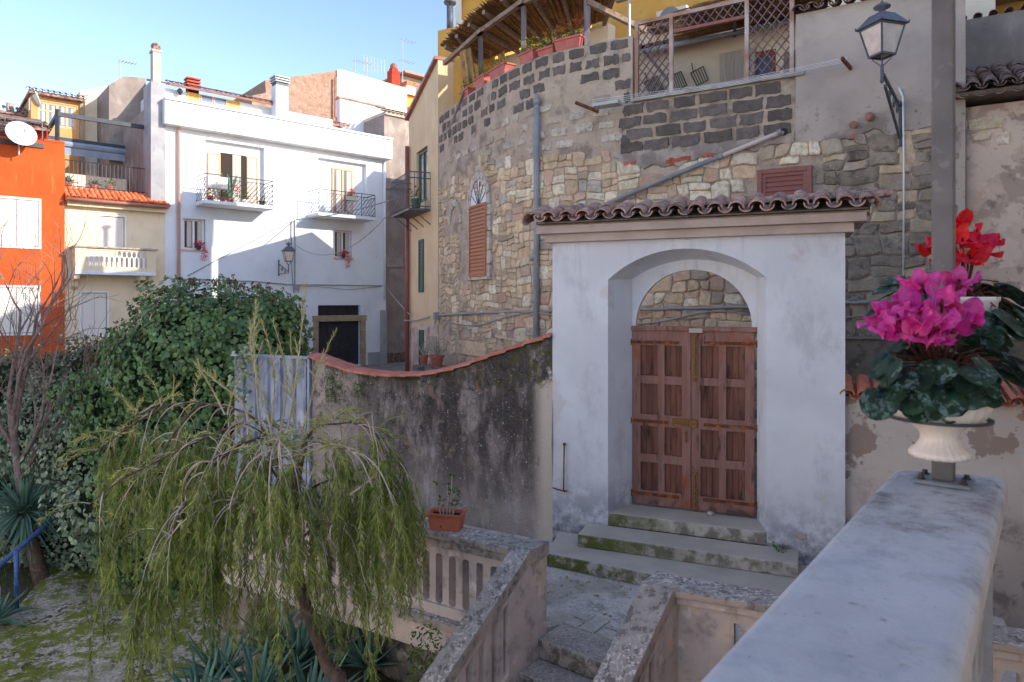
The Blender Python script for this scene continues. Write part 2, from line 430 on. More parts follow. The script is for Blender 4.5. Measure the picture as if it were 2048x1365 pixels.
mott = dict(c='#a8967a', s=13, lo=.46, hi=.6, k=.5)
ST['bump'] = .8
mk('stone_cream', '#dccfb4', '#e4dac6', s=5, rnd=.13, hue=.006, layers=[dirtl, mott, spots], **ST)
mk('stone_honey', '#cdb594', '#d5c0a4', s=5, rnd=.14, hue=.008, layers=[dirtl, mott, spots], **ST)
mk('stone_pink', '#c0a08e', '#c7aa98', s=5, rnd=.16, hue=.01, layers=[dirtl, mott, spots], **ST)
mk('stone_grey', '#9c9284', '#aea594', s=6, rnd=.2, hue=.006, layers=[dirtl, mott, spots, dict(c='#cfcabd', s=30, lo=.6, hi=.7, k=.5)], **ST)
mk('stone_dark', '#7d756a', '#978d7e', s=6, rnd=.22, layers=[dict(c='#55504a', s=7, lo=.5, hi=.65, k=.7), dict(c='#c2bdb0', s=42, lo=.6, hi=.68, k=.8)], **ST)
mk('stone_pale', '#c4bdb0', '#aaa297', s=9, rnd=.14, layers=[dict(c='#7f766c', s=11, lo=.54, hi=.64, k=.7), spots], **ST)
mk('stone_mix', '#cdb89b', '#bbab96', s=2.6, isl=.22, layers=[dirtl, mott, spots], **ST)
mk('stone_mixdark', '#8d8375', '#7b7267', s=2.6, isl=.22, layers=[dict(c='#c2bdb0', s=42, lo=.6, hi=.68, k=.8)], **ST)
mk('lava', '#66605b', '#797069', s=8, rnd=.22, bump=.6, bs=70, bdist=.015, layers=[dict(c='#8c8178', s=14, lo=.6, hi=.7, k=.6), dict(c='#3a3633', s=60, lo=.56, hi=.62, k=.6)])
mk('brick_red', '#a4503c', '#b0664f', s=12, rnd=.2, bump=.3)
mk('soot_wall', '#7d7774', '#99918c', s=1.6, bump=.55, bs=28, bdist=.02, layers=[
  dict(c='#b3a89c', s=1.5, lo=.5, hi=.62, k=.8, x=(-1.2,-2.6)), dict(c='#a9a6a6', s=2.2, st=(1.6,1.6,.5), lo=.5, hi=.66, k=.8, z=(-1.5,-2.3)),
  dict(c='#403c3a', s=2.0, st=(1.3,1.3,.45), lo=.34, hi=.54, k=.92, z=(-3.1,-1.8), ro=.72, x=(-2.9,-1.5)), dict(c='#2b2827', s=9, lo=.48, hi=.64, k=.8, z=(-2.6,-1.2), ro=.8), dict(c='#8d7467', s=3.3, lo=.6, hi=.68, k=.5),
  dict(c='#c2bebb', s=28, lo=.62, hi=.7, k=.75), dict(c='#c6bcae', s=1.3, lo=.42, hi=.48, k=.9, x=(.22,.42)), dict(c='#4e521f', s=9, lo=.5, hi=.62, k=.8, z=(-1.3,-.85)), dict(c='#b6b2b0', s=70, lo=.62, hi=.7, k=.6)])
mk('concrete', '#8f8b84', '#a39f97', s=3, bump=.35, bs=50, layers=[dict(c='#6b6862', s=4, lo=.5, hi=.66, k=.6), dict(c='#bdbab2', s=45, lo=.6, hi=.68, k=.5)])
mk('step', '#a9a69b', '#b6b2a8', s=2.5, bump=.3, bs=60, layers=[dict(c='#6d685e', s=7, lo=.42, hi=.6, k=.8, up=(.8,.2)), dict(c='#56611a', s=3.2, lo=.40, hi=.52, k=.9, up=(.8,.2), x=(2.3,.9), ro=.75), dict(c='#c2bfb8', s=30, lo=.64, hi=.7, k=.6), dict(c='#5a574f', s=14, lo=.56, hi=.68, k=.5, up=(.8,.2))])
mk('lichen_stone', '#918b85', '#a49e98', s=6, bump=.5, bs=60, layers=[dict(c='#5a5652', s=14, lo=.48, hi=.6, k=.7), dict(c='#cfccc8', s=36, lo=.52, hi=.57, k=.85, up=(.3,.8), m=(2.5,.35,.6)), dict(c='#bdb7ae', s=80, lo=.58, hi=.64, k=.7, up=(.3,.8)), dict(c='#b3a396', s=2, lo=.4, hi=.6, k=.8, up=(.5,.1))])
mk('baluster', '#bfb4ae', '#b0a6a1', s=3, bump=.2, bs=50, layers=[dict(c='#cdbba6', s=2, lo=.54, hi=.66, k=.5), dict(c='#857a74', s=6, lo=.5, hi=.68, k=.65), dict(c='#6b625c', s=2.5, st=(3,3,.5), lo=.56, hi=.7, k=.5), dict(c='#e0ddda', s=5, lo=.6, hi=.7, k=.6)])
mk('paving', '#b8b3ab', '#c6c2ba', s=1.5, bump=.35, bs=50, layers=[dict(c='#7d7972', s=5, lo=.5, hi=.66, k=.6), dict(c='#d6d5d4', s=15, lo=.5, hi=.56, k=.9, m=(1.6,.46,.56), y=(7.0,6.3)), dict(c='#cfcdcb', s=34, lo=.56, hi=.6, k=.8), dict(c='#54504a', s=20, lo=.6, hi=.68, k=.55), dict(c='#8e8a7a', s=1.1, lo=.5, hi=.6, k=.5)])
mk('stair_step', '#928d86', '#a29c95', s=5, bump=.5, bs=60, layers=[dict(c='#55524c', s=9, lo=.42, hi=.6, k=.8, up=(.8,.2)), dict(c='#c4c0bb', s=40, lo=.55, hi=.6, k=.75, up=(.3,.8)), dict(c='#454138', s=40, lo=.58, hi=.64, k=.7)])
mk('mossy', '#aca191', '#bfb4a3', s=2, bump=.6, bs=25, bdist=.03, layers=[dict(c='#c9c6c2', s=16, lo=.5, hi=.56, k=.85), dict(c='#38361c', s=9, lo=.52, hi=.57, k=.9, m=(1.1,.4,.55)), dict(c='#6f7d1e', s=3.6, lo=.45, hi=.52, k=.95, m=(.7,.36,.48), ro=.85), dict(c='#2d2c22', s=22, lo=.6, hi=.66, k=.8)])
mk('moss', '#5c6616', '#38440f', s=8, bump=.8, bs=90, bdist=.02, isl=.3)
mk('soil', '#4d4238', '#5d5244', s=4, bump=.8, bs=18, bdist=.04, layers=[dict(c='#46531f', s=3, lo=.45, hi=.56, k=.8), dict(c='#8b8272', s=26, lo=.6, hi=.66, k=.7)])
mk('asphalt', '#77726c', '#8a857e', s=3, bump=.4, bs=60)
mk('rough_wall', '#8a8178', '#756c64', s=2.4, bump=.8, bs=9, bdist=.06, layers=[dict(c='#b9b3ab', s=5, lo=.56, hi=.64, k=.7), dict(c='#4b453f', s=4, lo=.5, hi=.62, k=.8), dict(c='#39371f', s=7, lo=.6, hi=.68, k=.6)])
mk('parapet', '#cac6c4', '#bab6b5', s=3, cool=1, bump=.3, bs=140, bdist=.004, layers=[dict(c='#7a706a', s=7, lo=.46, hi=.66, k=.85, y=(1.0,1.7), ro=.8), dict(c='#7e7672', s=6, lo=.52, hi=.68, k=.75, m=(2.2,.42,.58), ro=.8), dict(c='#56524f', s=120, lo=.66, hi=.72, k=.8), dict(c='#969aa6', s=3, lo=.52, hi=.7, k=.5, ro=.75), dict(c='#8d8078', s=11, lo=.5, hi=.66, k=.6, m=(3,.45,.6), ro=.8), dict(c='#67625f', s=26, lo=.62, hi=.7, k=.5, m=(4,.5,.6)), dict(c='#d0ccca', s=9, lo=.56, hi=.7, k=.4), dict(c='#cbb4a4', s=3, lo=.3, hi=.6, k=.7, up=(.6,.1))])
mk('wood_panel', '#704b3f', '#80594b', s=3, st=(5,5,.5), bump=.35, bs=30, rnd=.12, layers=[dict(c='#33261f', s=4, st=(4,4,.7), lo=.52, hi=.68, k=.75), dict(c='#8f6050', s=5, st=(4,4,.5), lo=.58, hi=.7, k=.5)])
mk('wood_door', '#866459', '#977469', s=3, st=(5,5,.5), bump=.35, bs=30, rnd=.08, layers=[dict(c='#3e2e29', s=4, st=(4,4,.7), lo=.55, hi=.7, k=.75), dict(c='#9a7a78', s=3, st=(3,3,.6), lo=.55, hi=.68, k=.55), dict(c='#9b5022', s=1.6, lo=.56, hi=.66, k=.6), dict(c='#4b3b36', s=5, lo=.5, hi=.65, k=.7, z=(-2.25,-2.5))])
mk('rust', '#5c3a2a', '#7b4a2c', s=20, bump=.3, bs=80, layers=[dict(c='#a5682e', s=15, lo=.5, hi=.6, k=.7), dict(c='#5d6468', s=9, lo=.58, hi=.66, k=.6)])
mk('rust_gold', '#8a5a30', '#7b6a48', s=30, bump=.3, bs=80, layers=[dict(c='#94764a', s=25, lo=.52, hi=.6, k=.7)])
mk('iron_dark', '#2e2f33', '#3a3b40', s=20, bump=.05, rough=.5, spec=.5)
mk('lamp_metal', '#4e535c', '#5e636b', s=15, bump=.1, rough=.5, spec=.5)
mk('post_metal', '#55504e', '#625d5b', s=10, bump=.06, rough=.45, spec=.5, layers=[dict(c='#7a7674', s=25, lo=.58, hi=.66, k=.5)])
mk('plate_metal', '#6c7178', '#7b8086', s=10, bump=.05, rough=.45, spec=.5)
mk('pipe_grey', '#7d8286', '#8b9094', s=3, bump=.05, rough=.6, layers=[dict(c='#a9a49c', s=5, lo=.56, hi=.7, k=.5)])
mk('pipe_pale', '#c3b6b0', bump=.03, rough=.5)
mk('cable_grey', '#8e8f93', bump=0, rough=.6)
mk('cable_white', '#dfe3e6', bump=0, rough=.5)
mk('cable_black', '#22222a', bump=0, rough=.5)
mk('white_paint', '#e4e6ea', '#dddfe4', s=1.2, cool=1, bump=.06, bs=40, layers=[dict(c='#c3c1bd', s=1.0, st=(1,1,.4), lo=.56, hi=.75, k=.4), dict(c='#b5aea8', s=3, lo=.66, hi=.74, k=.4)])
mk('white_trim', '#e6e6e6', cool=1, bump=.03, rough=.6)
mk('cream_paint', '#d9cdb3', '#cfc3a8', s=1.3, bump=.08, bs=40, layers=[dict(c='#a09a8a', s=3, st=(2,2,.5), lo=.58, hi=.72, k=.5)])
mk('cream_narrow', '#d5bf9c', '#ccb693', s=1.5, bump=.08, bs=40, layers=[dict(c='#e0d0b4', s=2, st=(2,2,.3), lo=.56, hi=.7, k=.5)])
mk('orange_paint', '#b85426', '#ae4d21', s=1.5, bump=.08, bs=50, layers=[dict(c='#d8713c', s=3, st=(2,2,.4), lo=.56, hi=.72, k=.5)])
mk('red_paint', '#a03a2a', bump=.05)
mk('veranda_wall', '#c39a6a', '#b88e5c', s=2, bump=.08, bs=40)
mk('ochre', '#c9a055', '#c1964a', s=2, bump=.08, bs=40, layers=[dict(c='#a8834a', s=5, lo=.58, hi=.7, k=.4)])
mk('warm_white', '#e2d6c2', '#d8cab4', s=2, bump=.05)
mk('grey_render', '#8d8580', '#7e7671', s=1.6, bump=.2, bs=25, layers=[dict(c='#a8a19b', s=2, st=(1,1,.4), lo=.55, hi=.7, k=.6), dict(c='#5f5955', s=3, lo=.6, hi=.72, k=.5)])
mk('brown_gable', '#977f72', '#86705f', s=3, bump=.4, bs=14, layers=[dict(c='#aa988c', s=6, lo=.55, hi=.66, k=.6), dict(c='#6e5c50', s=10, lo=.55, hi=.66, k=.6)])
mk('blue_grey_wall', '#8e9197', '#9c9fa4', s=1.5, bump=.15, bs=30, layers=[dict(c='#74777c', s=3, st=(1,1,.4), lo=.56, hi=.7, k=.5)])
mk('peel', '#bba99a', '#c9b9a8', s=1.2, bump=.4, bs=26, layers=[dict(c='#9a8c80', s=1.6, lo=.5, hi=.56, k=.7), dict(c='#cdbfae', s=2.1, lo=.52, hi=.55, k=.8), dict(c='#746a62', s=2.6, lo=.56, hi=.62, k=.6), dict(c='#8a6f5c', s=9, lo=.62, hi=.68, k=.5)])
mk('low_wall', '#b3aca5', '#c0b9b2', s=1.4, bump=.25, bs=40, layers=[dict(c='#8b7b70', s=2.2, lo=.55, hi=.575, k=.85), dict(c='#736a66', s=4, lo=.5, hi=.66, k=.7, z=(-1.7,-2.4)), dict(c='#a79c96', s=9, lo=.58, hi=.68, k=.5)])
mk('dark_concrete', '#6f6a63', '#7f7970', s=2.4, bump=.35, bs=40, layers=[dict(c='#565049', s=6, lo=.5, hi=.62, k=.6), dict(c='#a8a298', s=12, lo=.62, hi=.68, k=.6)])
mk('corrugated', '#9ba4b4', '#8791a3', s=3, st=(1,1,.5), bump=.08, bs=40, rough=.55, rnd=.1, layers=[dict(c='#57627a', s=3.5, st=(2,2,.6), lo=.5, hi=.66, k=.75), dict(c='#c5c9d2', s=5, st=(1,1,.4), lo=.58, hi=.68, k=.6)])
mk('blue_rail', '#3f5f96', '#35527f', s=8, bump=.1, rough=.45, spec=.5, layers=[dict(c='#8fa3bd', s=14, lo=.62, hi=.68, k=.7)])
mk('brown_shutter', '#a06a4a', bump=.03, rough=.5)
mk('brown_slat', '#8b5a50', bump=.03, rough=.45, rnd=.05)
mk('brown_frame', '#8c5a50', '#80524a', s=8, bump=.03, rough=.4)
mk('green_shutter', '#3f5a50', bump=.03, rough=.5)
mk('white_shutter', '#d6d4cf', bump=.02, rough=.5)
mk('yellow_shutter', '#c9a868', bump=.02, rough=.5)
mk('tan_frame', '#c6a27c', bump=.02, rough=.5)
mk('pink_frame', '#c9a89c', bump=.02, rough=.5)
mk('dark_door', '#2a2b33', '#33343c', s=6, st=(5,5,.5), bump=.1, rough=.6, layers=[dict(c='#4d4744', s=4, st=(8,8,.6), lo=.6, hi=.7, k=.4)])
mk('door_stone', '#8d8069', '#9c8f78', s=4, bump=.3)
glass('glass_dark'); glass('glass_blue', (.10,.16,.26), .05); glass('glass_grey', (.16,.18,.2), .12)
mk('curtain', '#d9d6d0', '#c8c4be', s=6, st=(8,8,.2), bump=.2, bs=30, trans=.3)
mk('interior', '#3a332f', bump=0)
mk('terracotta', '#a9614c', '#b26d57', s=8, bump=.06, rough=.7, rnd=.06, layers=[dict(c='#94523f', s=14, lo=.58, hi=.7, k=.5)])
mk('pot_pink', '#a85a52', '#b46a60', s=6, bump=.05, rough=.6, rnd=.06)
mk('old_wood', '#857468', '#9a897b', s=4, st=(3,3,3), bump=.3, bs=40, rnd=.12, layers=[dict(c='#5a4d44', s=9, lo=.54, hi=.66, k=.6)])
mk('post_wood', '#6b6468', '#7c757a', s=5, st=(4,4,.6), bump=.2, bs=40, rnd=.1)
mk('reed', '#a5855c', '#8d6d48', s=14, st=(1,1,1), bump=.4, bs=60, isl=.4, layers=[dict(c='#5b4838', s=3, lo=.5, hi=.64, k=.6)])
mk('lattice', '#6d5a5e', '#7d686a', s=4, bump=.1, rnd=.06, layers=[dict(c='#a89c9a', s=5, lo=.58, hi=.7, k=.5)])
mk('lattice_frame', '#b9ada6', '#93705f', s=1.6, bump=.1)
mk('metal_pale', '#a9adb2', bump=.03, rough=.4, spec=.5)
mk('antenna', '#9a9da3', bump=0, rough=.4)
mk('ac_white', '#d4d3cc', bump=.02, rough=.5)
mk('beam_dark', '#343a44', '#3f4650', s=6, bump=.03, rough=.5)
mk('awning', '#7c92a8', '#8b9fb3', s=3, bump=.05)
mk('gutter', '#8e6256', '#9b7064', s=4, bump=.05, rough=.5)
mk('urn', '#d8d0c4', '#cfc6ba', s=6, bump=.03, rough=.35, spec=.5)
mk('magenta', '#cc2a92', '#e268b4', s=38, bump=.1, bs=200, rough=.55, rnd=.25, trans=.45, hue=.015)
mk('red_petal', '#c8142e', '#e03a56', s=38, bump=.1, bs=200, rough=.55, rnd=.25, trans=.4, hue=.012)
mk('stem_red', '#5c2e28', '#4f3323', s=20, bump=0)
mk('cyc_leaf', '#1a2f20', '#24402a', s=25, bump=.2, bs=120, rough=.5, rnd=.3, trans=.1, layers=[dict(c='#6f8a84', s=70, lo=.48, hi=.6, k=.6, d=3, m=(22,.42,.56))])
mk('ivy', '#4a683a', '#5f7d48', s=2.5, bump=.1, bs=60, rough=.42, spec=.5, isl=.4, hue=.02, trans=.12)
mk('ivy_var', '#6f8268', '#9aa78a', s=6, bump=.1, bs=60, rough=.5, isl=.4, hue=.02, trans=.12)
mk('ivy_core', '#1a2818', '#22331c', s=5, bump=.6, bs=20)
mk('berry', '#6b5f3c', '#5b5a34', s=30, bump=0, isl=.3)
mk('callis', '#63762f', '#92a04a', s=3, bump=0, rough=.5, spec=.4, isl=.38, hue=.02, trans=.28)
mk('callis_new', '#98a04a', '#b9b768', s=2.2, bump=0, rough=.5, spec=.4, isl=.25, hue=.02, trans=.3)
mk('bark', '#6d5a4c', '#57473d', s=10, st=(3,3,.6), bump=.5, bs=35, layers=[dict(c='#8c7d70', s=12, lo=.56, hi=.68, k=.6)])
mk('twig', '#a89a8d', '#bdb0a5', s=6, bump=.1)
mk('bark_pale', '#8a7a74', '#75665f', s=10, bump=.3, bs=30)
mk('aloe', '#557a68', '#64897a', s=4, bump=.08, bs=30, rough=.5, isl=.18, hue=.01, rnd=0)
mk('yucca', '#5c7c6c', '#6c8c7a', s=4, bump=.05, rough=.5, isl=.25)
mk('weed', '#4c6a28', '#5d7a30', s=8, bump=0, isl=.35, trans=.2)
mk('black_soil', '#16130f', bump=.6, bs=60)
mk('blue_cloth', '#2a9ad0', bump=.3, bs=20)
mk('bulb_green', '#8dc21e', bump=0, rough=.3); mk('bulb_red', '#c22030', bump=0, rough=.3); mk('bulb_amber', '#d38a2a', bump=0, rough=.3)
mk('lamp_glass', '#cfc8be', '#bdb4a8', s=6, bump=0, rough=.25, spec=.6)
mk('red_flower', '#c9304a', '#dd5566', s=40, bump=0, isl=.3, trans=.2)
mk('chimney_red', '#9c4a3c', '#b0604f', s=10, bump=.15)
mk('zinc', '#8d96a2', '#a0a8b2', s=10, bump=.1, rough=.5, spec=.5)
mk('light_cloth', '#8e8578', '#9e9588', s=20, bump=.4, bs=60)
# ================================================================= SETTING
G = Fr((1.147,8.157), (.922,-.387))          # gateway front face, s = 0 at the left edge of its opening
BW = Fr((-3.07,10.5), (3.57,-2.07))          # boundary wall face
ST_ = Fr((.238,6.02), (.785,-.62))           # stair nosing line; n runs down the flight
ZL = -2.96
m = MB(); m.slab([(-200,-200),(200,-200),(200,9),(5.5,9.0),(-3.0,10.9),(-4.8,11.9),(-6.2,13.4),(-9,19),(-200,19)], -6.2, -5.3)
structure(m.build('garden_ground', M['soil']))
m = MB(); m.slab([(4.2,7.4),(12,5),(200,30),(200,400),(-200,400),(-200,18.6),(-9,18.6),(-6.0,13.5),(-4.6,12.05),(-2.9,10.98),(.6,8.8)], -6.0, -2.75)
structure(m.build('street', M['asphalt']))
# mossy slab over the garden floor
m = MB(); nx, ny = 70, 60
vs = []; fs = []
for j in range(ny+1):
    for i in range(nx+1):
        v = 5.4+ (15.2-5.4)*j/ny
        xl = -8.5-.27*(v-11.7)*1.0; xr = min(1.0, -3.0+ (9.4-v)*.2) if v > 8 else .2
        x = xl+(xr-xl)*i/nx
        z = -5.2+.035*math.sin(x*3.1+v)*math.sin(v*2.3)+R.uniform(-.012,.012)
        vs.append(V(x,v,z))
for j in range(ny):
    for i in range(nx):
        a = j*(nx+1)+i; fs.append((a,a+1,a+nx+2,a+nx+1))
b = len(vs)
m.add(vs, fs)
for j in range(ny):
    a = vs[j*(nx+1)]; c = vs[(j+1)*(nx+1)]; m.quad(a, c, c-V(0,0,.3), a-V(0,0,.3))
for i in range(nx):
    a = vs[ny*(nx+1)+i]; c = vs[ny*(nx+1)+i+1]; m.quad(a, c, c-V(0,0,.3), a-V(0,0,.3))
o = structure(m.build('garden_path', M['mossy'], smooth=True))
# raised landing
LB0 = (-.035,6.03)
def lbp(t, n=0): a = Vector((.855,-.519)); q = Vector((-.519,-.855)); return (LB0[0]+a.x*t+q.x*n, LB0[1]+a.y*t+q.y*n)
P2 = ST_(1.3,0,0)
pts = [(.5,8.43),(-3.05,10.49),lbp(-4.1,-.05),lbp(-.1,-.05),(ST_(-.1,-.1,0).x,ST_(-.1,-.1,0).y),(ST_(0,-.32,0).x,ST_(0,-.32,0).y),(ST_(1.07,-.32,0).x,ST_(1.07,-.32,0).y),(1.2,5.3),(3.6,4.3),(4.6,6.4),(3.5,7.2)]
m = MB(); m.slab(pts, -3.12, ZL); structure(m.build('landing_floor', M['paving']))
m = MB(); m.slab([(x*.998,y*1.003) for x, y in pts], -5.4, -3.121); structure(m.build('landing_base', M['rough_wall']))
# a few loose paving tiles by the stair head
tm = MB(); tm.box(FR0, -.075, .075, -.075, .075, 0, .012); tme = tm.mesh('paving_tile', M['paving'])
pav = thing('tile_patch', 'patch of small broken floor tiles at the head of the garden stairs', 'floor tiles', (ST_(.7,-.5,ZL)))
for i in range(6):
    for j in range(3):
        if (i, j) in ((0,2),(1,2)): continue
        p = ST_(.1+i*.165+U(-.01,.01), -.42-j*.165+U(-.01,.01), ZL+U(.000,.006)); 
        inst('paving_tile', tme, Matrix.Translation(p) @ Matrix.Rotation(math.atan2(-.62,.785)+U(-.03,.03), 4, 'Z') @ Matrix.Rotation(U(-.02,.02),4,'X'), pav)
# ================================================================= GATEWAY
gw = thing('gateway', 'pale plastered garden gateway with arched recess and small tiled roof', 'gateway', G(.9,-.2,ZL))
sL, sR = -.702, 2.551; oR = G.s(1533)
def arch_z(s, s0, s1, zs, rise):
    h = (s1-s0)/2; Rr = (h*h+rise*rise)/(2*rise); c = (s0+s1)/2
    return zs-(Rr-rise)+math.sqrt(max(0, Rr*Rr-(s-c)**2))
Bk = .45; b0, b1 = .187, 1.654
m = MB(); zb, zt = -3.1, .73
m.quad(G(sL,0,zb), G(0,0,zb), G(0,0,zt), G(sL,0,zt)); m.quad(G(oR,0,zb), G(sR,0,zb), G(sR,0,zt), G(oR,0,zt))
N_ = 20
for i in range(N_):
    f0, f1 = i/N_, (i+1)/N_; a, b = oR*f0, oR*f1; c, d = b0+(b1-b0)*f0, b0+(b1-b0)*f1
    za, zb_ = arch_z(a,0,oR,.27,.345), arch_z(b,0,oR,.27,.345); zc, zd = arch_z(c,b0,b1,.29,.225), arch_z(d,b0,b1,.29,.225)
    m.quad(G(a,0,za), G(b,0,zb_), G(b,0,zt), G(a,0,zt)); m.quad(G(a,0,za), G(c,-Bk,zc), G(d,-Bk,zd), G(b,0,zb_))
    m.quad(G(c,-.57,zc), G(d,-.57,zd), G(d,-.57,zt), G(c,-.57,zt))
    m.quad(G(c,-Bk,zc), G(c,-.57,zc), G(d,-.57,zd), G(d,-Bk,zd))
for s_, t_ in ((0,b0),(oR,b1)):
    z1 = arch_z(s_,0,oR,.27,.345)
    m.quad(G(s_,0,zb), G(t_,-Bk,zb), G(t_,-Bk,.29), G(s_,0,.27)); m.quad(G(t_,-Bk,zb), G(t_,-.57,zb), G(t_,-.57,.29), G(t_,-Bk,.29))
for s_, t_ in ((sL,b0),(b1,sR)): m.quad(G(s_,-.57,zb), G(t_,-.57,zb), G(t_,-.57,zt), G(s_,-.57,zt))
m.quad(G(sL,0,zb), G(sL,-.57,zb), G(sL,-.57,zt), G(sL,0,zt)); m.quad(G(sR,0,zb), G(sR,-.57,zb), G(sR,-.57,zt), G(sR,0,zt)); m.quad(G(sL,0,zt), G(sR,0,zt), G(sR,-.57,zt), G(sL,-.57,zt))
m.build('wall', M['gate_plaster'], gw)
# inner arch (tympanum) with the half-round opening
DF = G.sub(0, -Bk)
aL, aR = DF.s(1271), DF.s(1504); ac = (aL+aR)/2; ar = (aR-aL)/2; az = -.29
m = MB(); K = 28
inn = [(ac-ar*math.cos(math.pi*i/K), az+ar*math.sin(math.pi*i/K)*1.0) for i in range(K+1)]
path_ = [(b0,az+(.29-az)*q/6) for q in range(6)]+[(b0+(b1-b0)*q/24, arch_z(b0+(b1-b0)*q/24,b0,b1,.29,.225)+.01) for q in range(25)]+[(b1,.29-(.29-az)*q/6) for q in range(1,7)]
cum_ = [0]
for q in range(1,len(path_)): cum_.append(cum_[-1]+math.hypot(path_[q][0]-path_[q-1][0], path_[q][1]-path_[q-1][1]))
outr = []
for i in range(K+1):
    t_ = cum_[-1]*i/K; q = 0
    while q < len(cum_)-2 and cum_[q+1] < t_: q += 1
    f_ = (t_-cum_[q])/(cum_[q+1]-cum_[q]); outr.append((path_[q][0]+(path_[q+1][0]-path_[q][0])*f_, path_[q][1]+(path_[q+1][1]-path_[q][1])*f_))
for i in range(K):
    for n_ in (-.012, -.10): m.quad(DF(inn[i][0],n_,inn[i][1]), DF(inn[i+1][0],n_,inn[i+1][1]), DF(outr[i+1][0],n_,outr[i+1][1]), DF(outr[i][0],n_,outr[i][1]))
    m.quad(DF(inn[i][0],-.012,inn[i][1]), DF(inn[i+1][0],-.012,inn[i+1][1]), DF(inn[i+1][0],-.10,inn[i+1][1]), DF(inn[i][0],-.10,inn[i][1]))
m.build('arch_panel', M['gate_plaster'], gw)
# mouldings
m = MB(); m.box(G, sL-.07, sR+.08, -.65, .09, .731, .83); m.build('cornice', M['moulding'], gw, bevel=.006)
m = MB(); m.box(G, sL-.15, sR+.19, -.73, .17, .831, .925); m.build('cornice', M['moulding'], gw, bevel=.006)
m = MB(); m.box(G, sL-.17, sR+.22, -.70, .10, .926, .95); m.build('cornice', M['moulding'], gw, bevel=.004)
# roof: mortar bed, pan and cover tiles, ridge tiles
m = MB(); pr = [(.20,.95),(.20,.965),(-.20,1.105),(-.65,.965),(-.65,.95)]
vs = [G(sL-.14, n_, z_) for n_, z_ in pr]+[G(sR+.2, n_, z_) for n_, z_ in pr]
m.add(vs, [(0,1,2,3,4),(9,8,7,6,5)]+[(i,(i+1)%5,5+(i+1)%5,5+i) for i in range(5)]); m.build('mortar_bed', M['dark_concrete'], gw)
til = barrel(.36,.085,.072).mesh('roof_tile', M['tile_old']); pan = barrel(.36,.075,.085).mesh('pan_tile', M['tile_old'])
th_ = math.radians(17); W_ = sR-sL+.36; nT = 17; pit = W_/nT
for i in range(nT+1):
    s_ = sL-.16+pit*i
    for row in range(2):
        n0 = .30-row*.22; z0 = .985+row*.07
        Mx = G.mat(s_+U(-.008,.008), n0+U(-.012,.012), z0+.025) @ Matrix.Rotation(th_+U(-.02,.02),4,'X') @ Matrix.Rotation(U(-.04,.04),4,'Z')
        if row == 0 or i < nT: inst('roof_tile', til, Mx, gw)
        if row == 0 and i < nT:
            Mx = G.mat(s_+pit/2, n0+.02, z0+.035) @ Matrix.Rotation(th_,4,'X') @ Matrix.Rotation(math.pi,4,'Y'); inst('pan_tile', pan, Mx, gw)
    Mx = G.mat(s_, -.70, .975) @ Matrix.Rotation(math.pi,4,'Z') @ Matrix.Rotation(th_,4,'X')
    inst('roof_tile', til, Mx, gw)
rid = barrel(.42,.10,.088).mesh('ridge_tile', M['tile_old'])
for i in range(11):
    Mx = G.mat(sL-.16+i*.345, -.20, 1.10+U(-.004,.006)) @ Matrix.Rotation(-math.pi/2+U(-.02,.02),4,'Z') @ Matrix.Rotation(.05,4,'X')
    inst('ridge_tile', rid, Mx, gw)
vt = barrel(.34,.095,.08)
vtm = vt.mesh('verge_tile', M['tile_old'])
for s_ in (sL-.19, sR+.22):
    inst('verge_tile', vtm, G.mat(s_, .33, .985) @ Matrix.Rotation(th_,4,'X') @ Matrix.Rotation(.9*(-1 if s_<0 else 1),4,'Y'), gw)
# door leaves
def r2(x, y): return DF.at(1160+x*.3664, 600+y*.3664, -.0)
def leaf(x0, x1, yt, yb, cols, rows):
    s0, zt_ = r2(x0, yt[0]); s1, _ = r2(x1, yt[1]); zb_ = min(r2(x0, yb[0])[1], r2(x1,yb[1])[1])
    zt_ = -.345; zb_ = -2.49
    # the frame: a grid of stiles and rails in one board, planks sit behind
    m = MB(); C_ = [(r2(a,600)[0], r2(b,600)[0]) for a, b in cols]; Z_ = [(r2(cols[0][0],b)[1], r2(cols[0][0],a)[1]) for a, b in rows]
    wall_open(m, DF.sub(0,-.0), s0, s1, zb_, zt_, [(a,b,c,d,.044) for a,b in C_ for c,d in Z_], .06)
    o = m.build('door_leaf', M['wood_door'], gw)
    for a, b in C_:
        for c, d in Z_:
            for k in range(3):
                mm = MB(); w = (b-a)/3; mm.box(DF, a+w*k+.003, a+w*(k+1)-.003, -.0435, -.032+U(-.003,.003), c+.001, d-.001)
                mm.build('plank', M['wood_panel'], o, bevel=.003, seg=1)
    return o
lf1 = leaf(285, 604, (165,165), (1110,1140), [(330,425),(461,556)], [(247,412),(456,622),(686,838),(882,1035)])
lf2 = leaf(609, 952, (165,165), (1140,1188), [(658,756),(798,900)], [(252,425),(468,645),(708,866),(910,1072)])
def dbox(x0, x1, y0, y1, n0, n1, nm, mat, par, bev=.003):
    a, z1 = r2(x0, y0); b, z0 = r2(x1, y1); m = MB(); m.box(DF, a, b, n0, n1, min(z0,z1), max(z0,z1)); return m.build(nm, M[mat], par, bevel=bev)
m = MB(); m.box(DF, b0, b1, -.04, .035, -.345, -.29); m.build('lintel', M['wood_door'], gw, bevel=.005)
dbox(598, 672, 155, 180, .036, .06, 'latch_block', 'moulding', gw)
